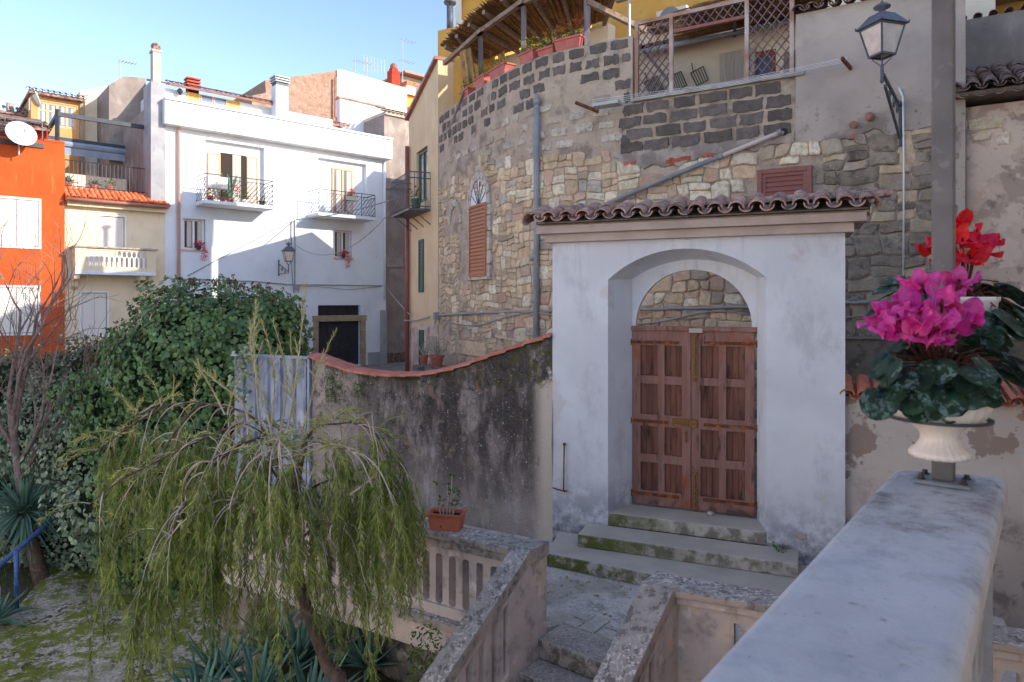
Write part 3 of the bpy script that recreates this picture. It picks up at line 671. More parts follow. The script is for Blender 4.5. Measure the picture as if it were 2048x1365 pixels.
for par, x0, x1, ys in ((lf1,278,540,(229,)),(lf1,278,482,(656,)),(lf1,282,540,(1050,)),(lf2,676,965,(235,)),(lf2,676,965,(682,)),(lf2,672,965,(1090,))):
    a, z = r2(x0, ys[0]); b, _ = r2(x1, ys[0]); m = MB(); m.box(DF, a, b, .001, .012, z-.018, z+.018)
    e = a if par is lf1 else b
    m.tube([DF(e,.014,z-.04), DF(e,.014,z+.04)], .013, 8); o = m.build('strap_hinge', M['rust'], par)
for y0, y1 in ((165,445),(925,1160)):
    x = 628; s_, z1 = r2(x, y0); _, z0 = r2(x, y1); m = MB(); m.box(DF, s_-.025, s_+.025, .001, .01, z0, z1); m.tube([DF(s_,.02,z0-.02), DF(s_,.02,z1-.02)], .009, 8)
    for q in (.1,.5,.9): m.box(DF, s_-.03, s_+.03, .009, .03, z0+(z1-z0)*q-.012, z0+(z1-z0)*q+.012)
    m.build('door_bolt', M['rust_gold'], lf2)
s_, z_ = r2(553, 670); m = MB(); m.box(DF, s_-.11, s_+.09, .001, .014, z_-.045, z_+.045); m.box(DF, s_+.1, s_+.19, .001, .03, z_-.045, z_+.045); m.tube([DF(s_-.1,.024,z_), DF(s_+.17,.024,z_)], .012, 8); m.lathe(DF(s_-.01,.012,z_+.0), [(.02,-.01),(.02,.01)], 10); m.build('door_lock', M['rust_gold'], lf1, bevel=.003)
s_, z_ = r2(580, 745); m = MB(); m.box(DF, s_-.016, s_+.016, .001, .008, z_-.08, z_+.08); m.tube([DF(s_,.01,z_-.05), DF(s_,.045,z_-.04), DF(s_,.045,z_+.04), DF(s_,.01,z_+.05)], .007, 6); m.build('door_handle', M['rust_gold'], lf1)
s_, z_ = r2(645, 1165)
# steps up to the gate
stp = thing('entrance_steps', 'three worn concrete steps with green moss in front of the wooden gate', 'steps', G(.9,.5,ZL))
m = MB(); m.box(G, .0+.0, oR-.0, -.44, .012, -2.66, -2.51); m.build('step', M['step'], stp, bevel=.012)
m = MB(); m.box(G, -.245, 2.10, .004, .44, -2.81, -2.662); m.build('step', M['step'], stp, bevel=.014)
m = MB(); m.slab([(.387,7.656),(G(-.62,.006,0).x, G(-.62,.006,0).y),(G(2.5,.006,0).x, G(2.5,.006,0).y),(3.3,6.02)], -2.959, -2.81); m.build('step', M['step'], stp, bevel=.016)
# pebble at the door foot, socket plate, tie bar on the wall
p = DF(r2(718,1170)[0], .1, -2.485); m = MB(); m.lathe(p, [(.0,-.025),(.035,-.02),(.045,0),(.03,.02),(0,.025)], 8); tag(m.build('stone', M['stone_pale'], smooth=True), 'small pale stone lying on the threshold at the foot of the gate', 'stone')
s_, z_ = G.at(1603,1073); m = MB(); m.box(G, s_-.045, s_+.045, .0, .012, z_-.03, z_+.03); 
pl = m.build('wall_plate', M['moulding'], bevel=.004); tag(pl, 'small rectangular cover plate low on the gateway wall right of the steps', 'cover plate')
m = MB()
a = G.at(1130,888); b = G.at(1129,982); m.tube([G(a[0],.0,a[1]), G(a[0],.035,a[1]), G(b[0],.035,b[1]), G(b[0],.0,b[1]-.01)], .009, 6)
c = G.at(1106,975); d = G.at(1136,982); m.tube([G(c[0],.02,c[1]), G(b[0]-.04,.035,b[1]+.01), G(d[0],.02,d[1])], .008, 6)
m.lathe(G(a[0],.03,a[1]), [(.018,-.014),(.018,.014)], 8)
tag(m.build('hook_bar', M['rust']), 'rusty iron hook bar fixed upright on the gateway wall left of the arch', 'iron bar')
# ================================================================= BOUNDARY WALL
bw = thing('boundary_wall', 'soot stained garden wall with sagging red tile coping left of the gateway', 'wall', BW(2,0,-5.2))
top = [(625,716),(640,722),(660,730),(700,744),(750,752),(800,754),(850,752),(900,743),(950,727),(1000,709),(1050,692),(1105,674)]
tp = [BW.at(x,y) for x,y in top]
m = MB(); n = len(tp)
BX = 64; BZ = 34
BT = list(tp)
def topz(s_):
    for i in range(len(BT)-1):
        if BT[i][0] <= s_ <= BT[i+1][0]: return BT[i][1]+(BT[i+1][1]-BT[i][1])*(s_-BT[i][0])/(BT[i+1][0]-BT[i][0])
    return BT[0][1] if s_ < BT[0][0] else BT[-1][1]
from mathutils import noise as NZ
L_ = tp[-1][0]
vs = []; fs = []
for i in range(BX+1):
    s_ = .0+L_*i/BX; zt_ = topz(s_)
    for j in range(BZ+1):
        z = -5.35+(zt_+5.35)*j/BZ; q = NZ.noise(V(s_*1.4,z*1.4,3))*.035+NZ.noise(V(s_*5,z*5,3))*.012
        vs.append(BW(s_, q, z))
for i in range(BX):
    for j in range(BZ): a = i*(BZ+1)+j; fs.append((a,a+BZ+1,a+BZ+2,a+1))
m.add(vs, fs)
for i in range(BX):
    s0, s1 = L_*i/BX, L_*(i+1)/BX; m.quad(BW(s0,-.01,topz(s0)), BW(s1,-.01,topz(s1)), BW(s1,-.26,topz(s1)), BW(s0,-.26,topz(s0))); m.quad(BW(s0,-.26,topz(s0)), BW(s1,-.26,topz(s1)), BW(s1,-.26,-5.35), BW(s0,-.26,-5.35))
m.quad(BW(0,0,-5.35), BW(0,0,topz(0)), BW(0,-.26,topz(0)), BW(0,-.26,-5.35))
m.build('wall', M['soot_wall'], bw, smooth=True)
s_ = -.02; k = 0
while s_ < L_-.02:
    e = min(s_+.27, L_); z0, z1 = topz(max(0,s_))+.004, topz(e)+.004; mm = MB(); vs = []
    cs = [(.06,.0),(.055,.03),(-.1,.055),(-.30,.03),(-.31,0)]
    for q, zz, dz in ((s_-.015,z0,.012),(e,z1,.0)):
        for nn_, h in cs: vs.append(BW(q, nn_+U(-.004,.004), zz+h+dz))
    for q, zz, dz in ((s_-.015,z0,.012),(e,z1,.0)):
        for nn_, h in cs: vs.append(BW(q, nn_*.97, zz+h*.4-.008+dz))
    f_ = [(i,i+1,6+i,5+i) for i in range(4)]+[(10+i,15+i,16+i,11+i) for i in range(4)]+[(0,5,15,10),(4,14,19,9)]+[(i,10+i,11+i,i+1) for i in range(4)]+[(5+i,6+i,16+i,15+i) for i in range(4)]
    mm.add(vs, f_); mm.build('coping_tile', M['coping'], bw); s_ = e; k += 1
# right continuation: low plastered wall with clay tiles
lw = thing('garden_wall', 'low plastered wall with wavy red clay tiles right of the gateway, behind the flower urn', 'wall', G(3.4,-.1,-3))
GL = G.sub(0,-.12)
m = MB(); m.box(GL, sR-.05, 4.6, -.3, 0, -5.3, -1.0); m.build('wall', M['low_wall'], lw)
for i in range(12):
    s_ = sR+.02+i*.165
    inst('roof_tile', bpy.data.meshes['roof_tile'], GL.mat(s_, .12, -1.0+.03) @ Matrix.Rotation(.35,4,'X'), lw).data = bpy.data.meshes.get('clay_new') or (lambda mm: mm)(barrel(.40,.075,.065).mesh('clay_new', M['tile_new']))
    inst('pan_tile', bpy.data.meshes.get('clay_pan') or barrel(.40,.065,.075).mesh('clay_pan', M['tile_new']), GL.mat(s_+.083, .13, -1.0+.03) @ Matrix.Rotation(.35,4,'X') @ Matrix.Rotation(math.pi,4,'Y'), lw)
m = MB(); f2 = Fr((3.2,8.6),(1,-.12)); m.box(f2, 0, 7, -.25, 0, -3, f2.at(1800,680)[1]); m.box(f2, 0, 7, -.28, .03, f2.at(1800,680)[1], f2.at(1800,676)[1])
tag(m.build('street_wall', M['dark_concrete'], bevel=.01), 'dark weathered concrete wall with a thin ledge behind the clay tiled wall', 'wall')
# ================================================================= OLD STONE HOUSE WITH TERRACE
CW = Curve([(-1.78,16.56),(-1.12,15.17),(-.46,13.9),(.124,12.99),(.755,12.3),(2.03,11.5),(3.3,10.737),(4.6,9.956),(6.02,9.10)])
SL = CW.L[-1]
def pxy(s_, z): p = CW(s_, 0, 0); return CX+F*p.x/p.y, HY-F*z/p.y
s1265 = CW.s(1265); s1600 = CW.s(1606)
sh = thing('stone_house', 'old curved rubble stone building with dark block courses and a roof terrace behind the gateway', 'building', CW(6,0,-2.75))
def ctop(s_): return 4.5 if s_ < s1265 else (3.36 if s_ < s1600 else 4.28)
m = MB()
def grid(mb, s0, s1, z0, z1, ds, amp, mi=0, n0=0.0):
    nx = max(1,int((s1-s0)/ds)); nz = max(1,int((z1-z0)/ds)); vs = []; fs = []
    for i in range(nx+1):
        for j in range(nz+1):
            s_ = s0+(s1-s0)*i/nx; z = z0+(z1-z0)*j/nz
            e = 0 if i in (0,nx) else NZ.noise(V(s_*2.2,z*2.2,1))*amp+NZ.noise(V(s_*7,z*7,2))*amp*.6
            vs.append(CW(s_, n0+e, z))
    for i in range(nx):
        for j in range(nz): a = i*(nz+1)+j; fs.append((a,a+nz+1,a+nz+2,a+1))
    mb.add(vs, fs, mi)
grid(m, 0, s1265, -3, 4.5, .09, .012); grid(m, s1265, s1600, -3, 3.36, .09, .012); grid(m, s1600, SL, -3, 4.28, .09, .012)
for a, b in ((0,s1265),(s1265,s1600),(s1600,SL)):
    t = ctop((a+b)/2); nseg = max(1,int((b-a)/.4))
    for i in range(nseg):
        c, d = a+(b-a)*i/nseg, a+(b-a)*(i+1)/nseg
        m.quad(CW(c,0,t), CW(d,0,t), CW(d,-.32,t), CW(c,-.32,t)); m.quad(CW(c,-.32,t), CW(d,-.32,t), CW(d,-.32,-3), CW(c,-.32,-3))
m.quad(CW(s1265,0,3.3), CW(s1265,0,4.5), CW(s1265,-.32,4.5), CW(s1265,-.32,3.3)); m.quad(CW(s1600,0,3.3), CW(s1600,0,4.28), CW(s1600,-.32,4.28), CW(s1600,-.32,3.3)); m.quad(CW(SL,0,-3), CW(SL,0,4.28), CW(SL,-4,4.28), CW(SL,-4,-3))
m.quad(CW(0,0,-3), CW(0,0,4.5), CW(0,-4,4.5), CW(0,-4,-3))
m.build('wall', M['mortar'], sh, fix=False)
# smooth weathered render over the right upper wall and a band under the blocks
m = MB()
def bnd(px):  # bottom edge of the render (pixel row), by column
    T = [(1220,305),(1245,330),(1330,334),(1400,318),(1500,300),(1560,288),(1600,285),(1650,283),(1700,278),(1740,262),(1800,268),(1870,252),(1930,250)]
    for a, b in zip(T, T[1:]):
        if a[0] <= px <= b[0]: return a[1]+(b[1]-a[1])*(px-a[0])/(b[0]-a[0])
    return 305 if px < 1220 else 250
def rend(s0, s1, zt, ds=.06):
    n_ = int((s1-s0)/ds)
    for i in range(n_):
        a, b = s0+ds*i, s0+ds*(i+1); za = CW.at(pxy(a,0)[0], bnd(pxy(a,0)[0]))[1]+NZ.noise(V(a*5,0,0))*.07+NZ.noise(V(a*16,3,0))*.04; zb_ = CW.at(pxy(b,0)[0], bnd(pxy(b,0)[0]))[1]+NZ.noise(V(b*5,0,0))*.07+NZ.noise(V(b*16,3,0))*.04
        m.quad(CW(a,.03,za), CW(b,.03,zb_), CW(b,.022,zt), CW(a,.022,zt)); m.quad(CW(a,.03,za), CW(b,.03,zb_), CW(b,-.01,zb_-.02), CW(a,-.01,za-.02))
sA = CW.s(1592); rend(sA, SL, 4.28)
m.quad(CW(sA,.03,2.0), CW(sA,.022,4.28 if sA > s1600 else 3.36), CW(sA,-.01,3.36), CW(sA,-.01,2.0)) if False else None
rend(CW.s(1228), sA, 2.56)
m.build('render_coat', M['render_grey'], sh)
m = MB(); m.box(CW, s1265, s1600+.02, -.34, .06, 3.361, 3.42, seg=8); m.build('ledge', M['concrete'], sh)
# exclusion shapes on the wall (s,z)
wa0, wz0 = CW.at(925,560); wa1, wz1 = CW.at(987,400)
EXC = [(CW.s(922), CW.s(990), CW.at(950,562)[1], CW.at(950,392)[1]), (CW.s(1508), CW.s(1632), CW.at(1570,420)[1], CW.at(1570,325)[1]),(CW.s(893),CW.s(926),CW.at(905,470)[1],CW.at(905,405)[1])]
def excl(s_, z): return any(a < s_ < b and c < z < d for a, b, c, d in EXC)
# dark blocks
def block(mb, s0, s1, z0, z1, dep, rr, rag=.012):
    pts = []; k = 5
    for i in range(k): pts.append((s0+(s1-s0)*i/k+rr.uniform(-rag,rag), z0+rr.uniform(-rag*1.5,rag)))
    pts.append((s1+rr.uniform(-rag,rag), z0)); pts.append((s1+rr.uniform(-rag,rag), (z0+z1)/2))
    for i in range(k): pts.append((s1-(s1-s0)*i/k+rr.uniform(-rag,rag), z1+rr.uniform(-rag,rag*1.2)))
    pts.append((s0+rr.uniform(-rag,rag), z1)); pts.append((s0+rr.uniform(-rag,rag), (z0+z1)/2))
    mb.prism(CW, pts, -.01, dep)
rb = random.Random(5)
for row in range(9):
    zt_ = 4.47-row*.232
    s_ = rb.uniform(.02,.3)*(1 if row%2 else .4)
    while s_ < s1265-.1:
        w = rb.uniform(.24,.36)*(1 if s_ > 3.2 else .95); e = min(s_+w, s1265-.03); px = pxy(s_, 4)[0]; z0 = zt_-.165; z1 = zt_-rb.uniform(0,.02)
        ok = row < 3 or (row == 3 and rb.random() < .45 and px < 1120) or px > 1222 or (row==0)
        if row >= 5 and px <= 1226: ok = False
        if ok and e-s_ > .1 and rb.random() > .09:
            mb = MB(); block(mb, s_+.02, e-.01, z0+.01, z1, rb.uniform(.008,.02), rb, .012 if row == 0 else .019); mb.build('block', M['lava'], sh, fix=True)
        s_ = e+rb.uniform(.05,.1)
for row in range(4):
    zt_ = 3.335-row*.213
    s_ = CW.s(1236 if row%2 else 1250)+row*.02
    while s_ < sA-.1:
        w = rb.uniform(.32,.45); e = min(s_+w, sA-.02)
        if s_ < s1265 and zt_ > 3.4: s_ = e; continue
        if e-s_ > .12:
            mb = MB(); block(mb, s_, e, zt_-.165, zt_-rb.uniform(0,.012), rb.uniform(.014,.02)+(.024 if zt_ < 2.75 else 0), rb, .016); mb.build('block', M['lava'], sh)
        s_ = e+rb.uniform(.045,.09)
# pale squared stones half buried in mortar
for row in range(5):
    zc = 3.52-row*.235
    s_ = rb.uniform(.1,.3)
    while s_ < CW.s(1218):
        w = rb.uniform(.2,.42); px = pxy(s_+w/2, zc)[0]; h = rb.uniform(.11,.17)
        if not (row == 0 and (px < 990 or px > 1222)) and rb.random() > (.42 if px < 1060 else .18):
            if zc-.1 > CW.at(px, 350 if px < 960 else 318)[1]:
                mb = MB(); k = 8; pts = []
                for i in range(k):
                    a = 2*math.pi*i/k; ca, sa = math.cos(a), math.sin(a); q = 1/max(abs(ca),abs(sa))**.75
                    pts.append((s_+w/2+ca*q*w*.46*rb.uniform(.85,1.08), zc+sa*q*h*.5*rb.uniform(.85,1.1)))
                stone(mb, CW, pts, rb.uniform(.012,.025), rb); mb.build('stone', M[rb.choice(['stone_pale','stone_pale','stone_grey'])], sh, smooth=False)
        s_ += w+rb.uniform(.05,.12)
# rubble
def rsz(s_, z):
    px, py = pxy(s_, z)
    if excl(s_, z): return 0
    if px < 1000: return .20
    if px < 1230: return .225
    return .29
def rub_ok(s_, z):
    px, py = pxy(s_, z)
    if excl(s_, z): return False
    if px > 1226: return py > bnd(px)+4
    zt_ = CW.at(px, 372 if px < 900 else (352 if px < 960 else (318 if px < 1060 else 312)))[1]+NZ.noise(V(s_*3,1,1))*.18
    if z > zt_: return False
    if z < -.55+NZ.noise(V(s_*2,5,1))*.3 and px < 1110 and rb.random() < .5: return False
    return True
cl = blocks(.04, SL-.04, -2.8, 3.05, rsz, rb)
rest = MB(); restd = MB(); cand = []
for po in cl:
    n_ = len(po); cs = sum(p[0] for p in po)/n_; cz = sum(p[1] for p in po)/n_
    if not rub_ok(cs, cz): continue
    q = shrink(po, .007, rb)
    if not q: continue
    px, py = pxy(cs, cz); w = max(p[0] for p in q)-min(p[0] for p in q); h = max(p[1] for p in q)-min(p[1] for p in q)
    hidden = (1110 < px < 1690 and py > 440 and not (1275 < px < 1500 and 540 < py < 650)) or py > 742 or (px > 1690 and py > 690)
    cand.append((0 if hidden else w*h/CW(cs,0,0).y, q, cs, cz, px, py))
cand.sort(key=lambda c: -c[0])
budget = 300 - sum(1 for o in sh.children if o.name.startswith('stone'))
for k, (sc_, q, cs, cz, px, py) in enumerate(cand):
    dep = rb.uniform(.018,.05) if px > 1226 else rb.uniform(.012,.036)
    dark = px > 1590+NZ.noise(V(cs*2,cz*2,0))*70 or (px > 1480 and rb.random() < .15)
    if dark: mt = rb.choice(['stone_dark','stone_dark','stone_dark','stone_grey','stone_mix'])
    elif px > 1226 and py < 460: mt = rb.choice(['stone_cream']*6+['stone_honey','stone_pink','stone_grey'])
    elif px < 1226: mt = rb.choice(['stone_cream']*3+['stone_honey']*3+['stone_pink','stone_pink','stone_grey','stone_pale'])
    else: mt = rb.choice(['stone_cream','stone_honey','stone_honey','stone_pink','stone_grey'])
    if k < budget:
        mb = MB(); stone(mb, CW, q, dep, rb); mb.build('stone', M[mt], sh)
    else: stone(restd if dark else rest, CW, q, dep, rb)
rest.build('rubble', M['stone_mix'], sh, kind='stuff'); restd.build('rubble', M['stone_mixdark'], sh, kind='stuff')
for px, py in ((1253,328),(1268,327),(1337,325),(1344,321),(1351,322),(1361,320),(1368,318),(1378,317),(1411,312),(1424,311),(1709,274),(1345,328)):
    s_, z = CW.at(px, py); mb = MB(); block(mb, s_-.035, s_+.035, z-.025, z+.03, .045, rb, .006); mb.build('brick', M['brick_red'], sh)
# shuttered windows
def louvre(fr, s0, s1, z0, z1, n, par, fmat, smat, fw=.05, pitch=.055, name='shutter', dep=.035, tilt=.03):
    m = MB(); m.box(fr, s0, s0+fw, n, n+dep, z0, z1); m.box(fr, s1-fw, s1, n, n+dep, z0, z1); m.box(fr, s0+fw, s1-fw, n, n+dep, z0, z0+fw*1.2); m.box(fr, s0+fw, s1-fw, n, n+dep, z1-fw, z1)
    m.box(fr, s0+fw, s1-fw, n-.01, n, z0+fw, z1-fw)
    o = m.build(name, M[fmat], par)
    k = max(2, int((z1-z0-2.2*fw)/pitch)); 
    return o, m, k
def slats(fr, s0, s1, z0, z1, n, par, smat, fw, k, dep=.035, joined=False):
    me = None; h = (z1-z0-2.2*fw)/k; mb = MB()
    for i in range(k):
        z = z0+fw*1.2+h*(i+.1); q = MB() if not joined else mb
        vs = [fr(s0+fw,n+dep*.85,z), fr(s1-fw,n+dep*.85,z), fr(s1-fw,n+dep*.2,z+h*.95), fr(s0+fw,n+dep*.2,z+h*.95), fr(s0+fw,n+dep*.85,z-.006), fr(s1-fw,n+dep*.85,z-.006), fr(s1-fw,n+dep*.05,z+h*.9), fr(s0+fw,n+dep*.05,z+h*.9)]
        q.add(vs, [(0,1,2,3),(4,7,6,5),(0,4,5,1),(1,5,6,2),(2,6,7,3),(3,7,4,0)])
        if not joined: q.build('slat', M[smat], par)
    if joined: mb.build('slats', M[smat], par)
aw = CW.sub((CW.s(940)+CW.s(976))/2, 0)
a0, z0 = aw.at(940,555,.03); a1, z1 = aw.at(974,404,.03)
# cut stone surround with voussoirs
for side in (-1, 1):
    zz = z0-.02
    while zz < z1-.1:
        h = U(.25,.4); h = min(h, z1-.05-zz); mb = MB(); x = a0-.14 if side < 0 else a1; mb.box(aw, x, x+.14+U(-.02,.03)*(side>0), -.02, .045, zz+.006, zz+h-.006); mb.build('frame_stone', M['stone_pale'], sh, bevel=.008, seg=1); zz += h
cc = (a0+a1)/2; rr_ = (a1-a0)/2
for i in range(9):
    b = [math.pi*(i+.04)/9, math.pi*(i+.96)/9]; mb = MB()
    mb.prism(aw, [(cc+rr_*math.cos(b[0]), z1-.05+rr_*1.35*math.sin(b[0])), (cc+(rr_+.15)*math.cos(b[0]), z1-.05+(rr_*1.35+.17)*math.sin(b[0])), (cc+(rr_+.15)*math.cos(b[1]), z1-.05+(rr_*1.35+.17)*math.sin(b[1])), (cc+rr_*math.cos(b[1]), z1-.05+rr_*1.35*math.sin(b[1]))], -.02, .045)
    mb.build('arch_stone', M['stone_pale'], sh)
m = MB(); m.prism(aw, arc(cc, z1-.05, rr_, 0, 180, 12, rr_*1.35)+[(a0,z1-.05)], .0, .02); fan = m.build('fanlight', M['white_trim'], sh)
m = MB()
for a in (30,55,80,100,125,150): m.tube([aw(cc,.03,z1-.04), aw(cc+rr_*.95*math.cos(math.radians(a)), .03, z1-.05+rr_*1.28*math.sin(math.radians(a)))], .007, 5)
m.build('grille', M['iron_dark'], fan)
sho, _, k = louvre(aw, a0, a1, z0, z1-.0, .03, sh, 'brown_shutter', 'brown_shutter', .05, .075); slats(aw, a0, a1, z0, z1, .03, sho, 'brown_shutter', .05, k)
m = MB(); m.box(aw, a0-.16, a1+.12, -.02, .09, z0-.07, z0-.01); m.build('sill', M['stone_pale'], sh, bevel=.008)
na = CW.sub((CW.s(897)+CW.s(925))/2, 0); c0 = na.s(899); c1 = na.s(924); cz_ = na.at(905,452)[1]
for i in range(7):
    b = [math.pi*(i+.05)/7, math.pi*(i+.95)/7]; mb = MB(); c = (c0+c1)/2; r_ = (c1-c0)/2*.72; 
    mb.prism(na, [(c+r_*math.cos(b[0]), cz_+r_*1.5*math.sin(b[0])), (c+(r_+.13)*math.cos(b[0]), cz_+(r_*1.5+.14)*math.sin(b[0])), (c+(r_+.13)*math.cos(b[1]), cz_+(r_*1.5+.14)*math.sin(b[1])), (c+r_*math.cos(b[1]), cz_+r_*1.5*math.sin(b[1]))], -.02, .04); mb.build('arch_stone', M['stone_pale'], sh)
s0_, _ = CW.at(1516,340); s1_, zt_ = CW.at(1625,336); zt_ = CW.at(1570,337)[1]; zb_ = .95
m = MB(); fw = .07
for a, b, c, d in ((s0_,s0_+fw,zb_,zt_),(s1_-fw,s1_,zb_,zt_),(s0_+fw,s1_-fw,zt_-fw,zt_),(s0_+fw,s1_-fw,zb_,zb_+fw)): m.box(CW, a, b, .0, .075, c, d)
m.box(CW, s0_+fw, s1_-fw, .0, .01, zb_, zt_)
wf = m.build('window', M['brown_frame'], sh, bevel=.01)
sho, _, k = louvre(CW, s0_+fw, s1_-fw, zb_+fw, zt_-fw, .015, wf, 'brown_frame', 'brown_slat', .05, .07)
me_par = wf
slats(CW, s0_+fw, s1_-fw, zb_+fw, zt_-fw, .015, wf, 'brown_slat', .05, k)
# tile edge on the right upper wall
tme = bpy.data.meshes['roof_tile']; dk = barrel(.42,.085,.07).mesh('clay_dark', M['tile_dark']); dkp = barrel(.42,.07,.085).mesh('clay_dark_pan', M['tile_dark'])
i = 0; s_ = s1600-.05
while s_ < SL+.05:
    zt_ = 4.28
    inst('roof_tile', dk, CW.sub(s_).mat(0, .14, zt_+.02) @ Matrix.Rotation(.3,4,'X') @ Matrix.Rotation(U(-.05,.05),4,'Y'), sh)
    inst('pan_tile', dkp, CW.sub(s_).mat(.09, .15, zt_+.05) @ Matrix.Rotation(.3,4,'X') @ Matrix.Rotation(math.pi,4,'Y'), sh); s_ += .19
# --------------------------------------------------------------- terrace: floor, inner walls
T1, T2, T3 = (-.42,16.2), (1.9,14.1), (6.6,11.05)
IW = Fr(T2, (T3[0]-T2[0], T3[1]-T2[1])); IC = Fr(T1, (T2[0]-T1[0], T2[1]-T1[1])); IY = Fr((-1.85,17.0), (1.43,-.8))
m = MB(); fl = [tuple(CW(t, -.33, 0)[:2]) for t in [SL*i/16 for i in range(17)]]
m.slab(fl+[(7.5,12),(1.9,17),(-1.9,19)], 2.85, 3.0); m.build('terrace_floor', M['concrete'], sh)
LI = (Vector(T3)-Vector(T2)).length; LC = (Vector(T2)-Vector(T1)).length
dA = IW.at(1450,165); dB = IW.at(1552,100)
m = MB(); wall_open(m, IW, -.1, LI+1, 3.0, 5.35, [(IW.s(1448), IW.s(1552), 3.05, IW.at(1500,107)[1], .12)], .3); m.build('terrace_wall', M['warm_white'], sh)
m = MB(); m.box(IC, -.0, LC+.1, -.3, 0, 3.0, 5.75); m.build('terrace_wall', M['warm_white'], sh)
m = MB(); m.box(IY, -.0, 1.66, -.5, 0, 3.0, 6.76); m.box(IY, 1.66-.2, 1.75, -3, -.31, 3.0, 6.76); m.build('side_wall', M['ochre'], sh)
m = MB(); q = Fr((-1.9,18.8),(.8,-.36)); m.box(q, .6, 4.2, -2.5, 0, 4, 8.35); m.box(IW, -.4, LI+1, -3, -.25, 5.351, 6.55); m.build('upper_storey', M['ochre'], sh)
m = MB(); m.box(q, .4, 4.3, -2.6, .35, 8.35, 8.47); m.build('eave', M['beam_dark'], sh)
# terrace door with curtain
d0, d1, dt = IW.s(1452), IW.s(1548), IW.at(1500,109)[1]
IWd = IW.sub(0,-.11); m = MB()
for a, b in ((d0,d0+.06),(d1-.06,d1),((d0+d1)/2-.04,(d0+d1)/2+.04)): m.box(IWd, a, b, 0, .05, 3.05, dt-.06)
m.box(IWd, d0, d1, 0, .05, dt-.06, dt); td = m.build('terrace_door', M['brown_frame'], sh, bevel=.006)
m = MB(); m.box(IWd, d0+.06, d1-.06, .01, .02, 3.06, dt-.06); m.build('pane', M['glass_blue'], td)
m = MB(); K = 26; c0 = IW.s(1442); c1 = IW.s(1512); vs = []
for i in range(K+1):
    a = c0+(c1-c0)*i/K; e = .03*math.sin(i*2.1)
    vs += [IW(a, .10+e, 3.05), IW(a, .08+e*.6, IW.at(1475,104)[1])]
m.add(vs, [(2*i,2*i+2,2*i+3,2*i+1) for i in range(K)]); tag(m.build('curtain', M['curtain'], smooth=True), 'thin white curtain hanging over the terrace doorway behind the lattice', 'curtain')
# small tiled eave with gutter
e0, e1 = IW.s(1283), IW.s(1585); zt_ = 4.92
m = MB(); m.tube([IW(e0,.33,zt_-.04), IW(e1,.33,zt_-.04)], .05, 8); m.build('gutter', M['zinc'], sh, smooth=True)
s_ = e0
while s_ < e1:
    inst('roof_tile', dk, IW.mat(s_, .36, zt_) @ Matrix.Rotation(.45,4,'X'), sh); inst('pan_tile', dkp, IW.mat(s_+.09, .37, zt_+.02) @ Matrix.Rotation(.45,4,'X') @ Matrix.Rotation(math.pi,4,'Y'), sh); s_ += .19
# AC unit and little red awning on the yellow wall
ax, azc = IW.at(1323,68,.0); ax1, az1 = IW.at(1384,20,.0)
IWu = IW.sub(0,-.0)
ac = thing('air_conditioner', 'beige air conditioner high on the terrace wall behind the lattice', 'air conditioner', IW(ax,.1,azc))
m = MB(); m.box(IWu, ax, ax1, .02, .3, azc, az1); m.build('case', M['ac_white'], ac, bevel=.02)
c = ((ax+ax1)/2-.03, (azc+az1)/2); m = MB()
Mr = Matrix.Rotation(math.pi/2,4,'X')
for r_ in (.05,.1,.15,.19): m.tube([IWu(c[0]+r_*math.cos(a*math.pi/10), .31, c[1]+r_*math.sin(a*math.pi/10)) for a in range(21)], .004, 4)
m.prism(IWu, arc(c[0],c[1],.19,0,360,20)[:-1], .300, .304, 0); m.build('fan_grille', M['cable_grey'], ac)
rz = [IW.at(1306,24), IW.at(1410,2)]
aw_ = thing('tile_awning', 'small red tiled awning above the air conditioner', 'awning', IW(rz[0][0],.2,5.3))
m = MB(); m.box(IW, rz[0][0], rz[1][0], -.2, .35, 5.28, 5.33); m.build('board', M['old_wood'], aw_)
for i in range(12): inst('roof_tile', bpy.data.meshes['clay_new'], IW.mat(rz[0][0]+.03+i*(rz[1][0]-rz[0][0]-.06)/11, .40, 5.35) @ Matrix.Rotation(.25,4,'X') @ Matrix.Scale(.55,4,(1,0,0)), aw_)
# reed canopies
def canopy(nm, label, P00, P10, P01, P11, beams, dens=70, over=.1):
    t = thing(nm, label, 'canopy', P00)
    m = MB()
    for i in range(dens):
        f = (i+.5)/dens; a = P00.lerp(P10, f); b = P01.lerp(P11, f); e = (b-a).normalized()
        mid = a.lerp(b,.5)+V(U(-.03,.03),U(-.03,.03),U(-.03,.04))
        j = V(U(-.02,.02),U(-.02,.02),U(-.012,.02)); m.tube([a+j-e*U(0,over*3), mid+j, b+j+e*U(-.05,over)], U(.010,.018), 4)
    m.build('reeds', M['reed'], t, kind='stuff')
    m = MB(); up = V(0,0,.035); m.add([P00+up,P10+up,P11+up,P01+up,P00+up*1.6,P10+up*1.6,P11+up*1.6,P01+up*1.6], [(0,1,2,3),(4,5,6,7),(0,1,5,4),(1,2,6,5),(2,3,7,6),(3,0,4,7)]); m.build('reed_mat', M['reed'], t)
    for f in beams:
        mm = MB(); a = P00.lerp(P10, f); b = P01.lerp(P11, f); mm.bar(a-V(0,0,.05)+(a-b).normalized()*.1, b-V(0,0,.05), .06, .08); mm.build('beam', M['old_wood'], t)
    return t
ca = CW(CW.s(1386),-.02,4.74); cb = CW(CW.s(1640),-.05,4.80); cc_ = IW(IW.s(1386),.02,4.99); cd = IW(IW.s(1640),.02,5.05)
t = canopy('reed_canopy', 'reed mat canopy behind the wooden lattice on the right of the terrace', cc_, ca, cd, cb, (), 80, .15)
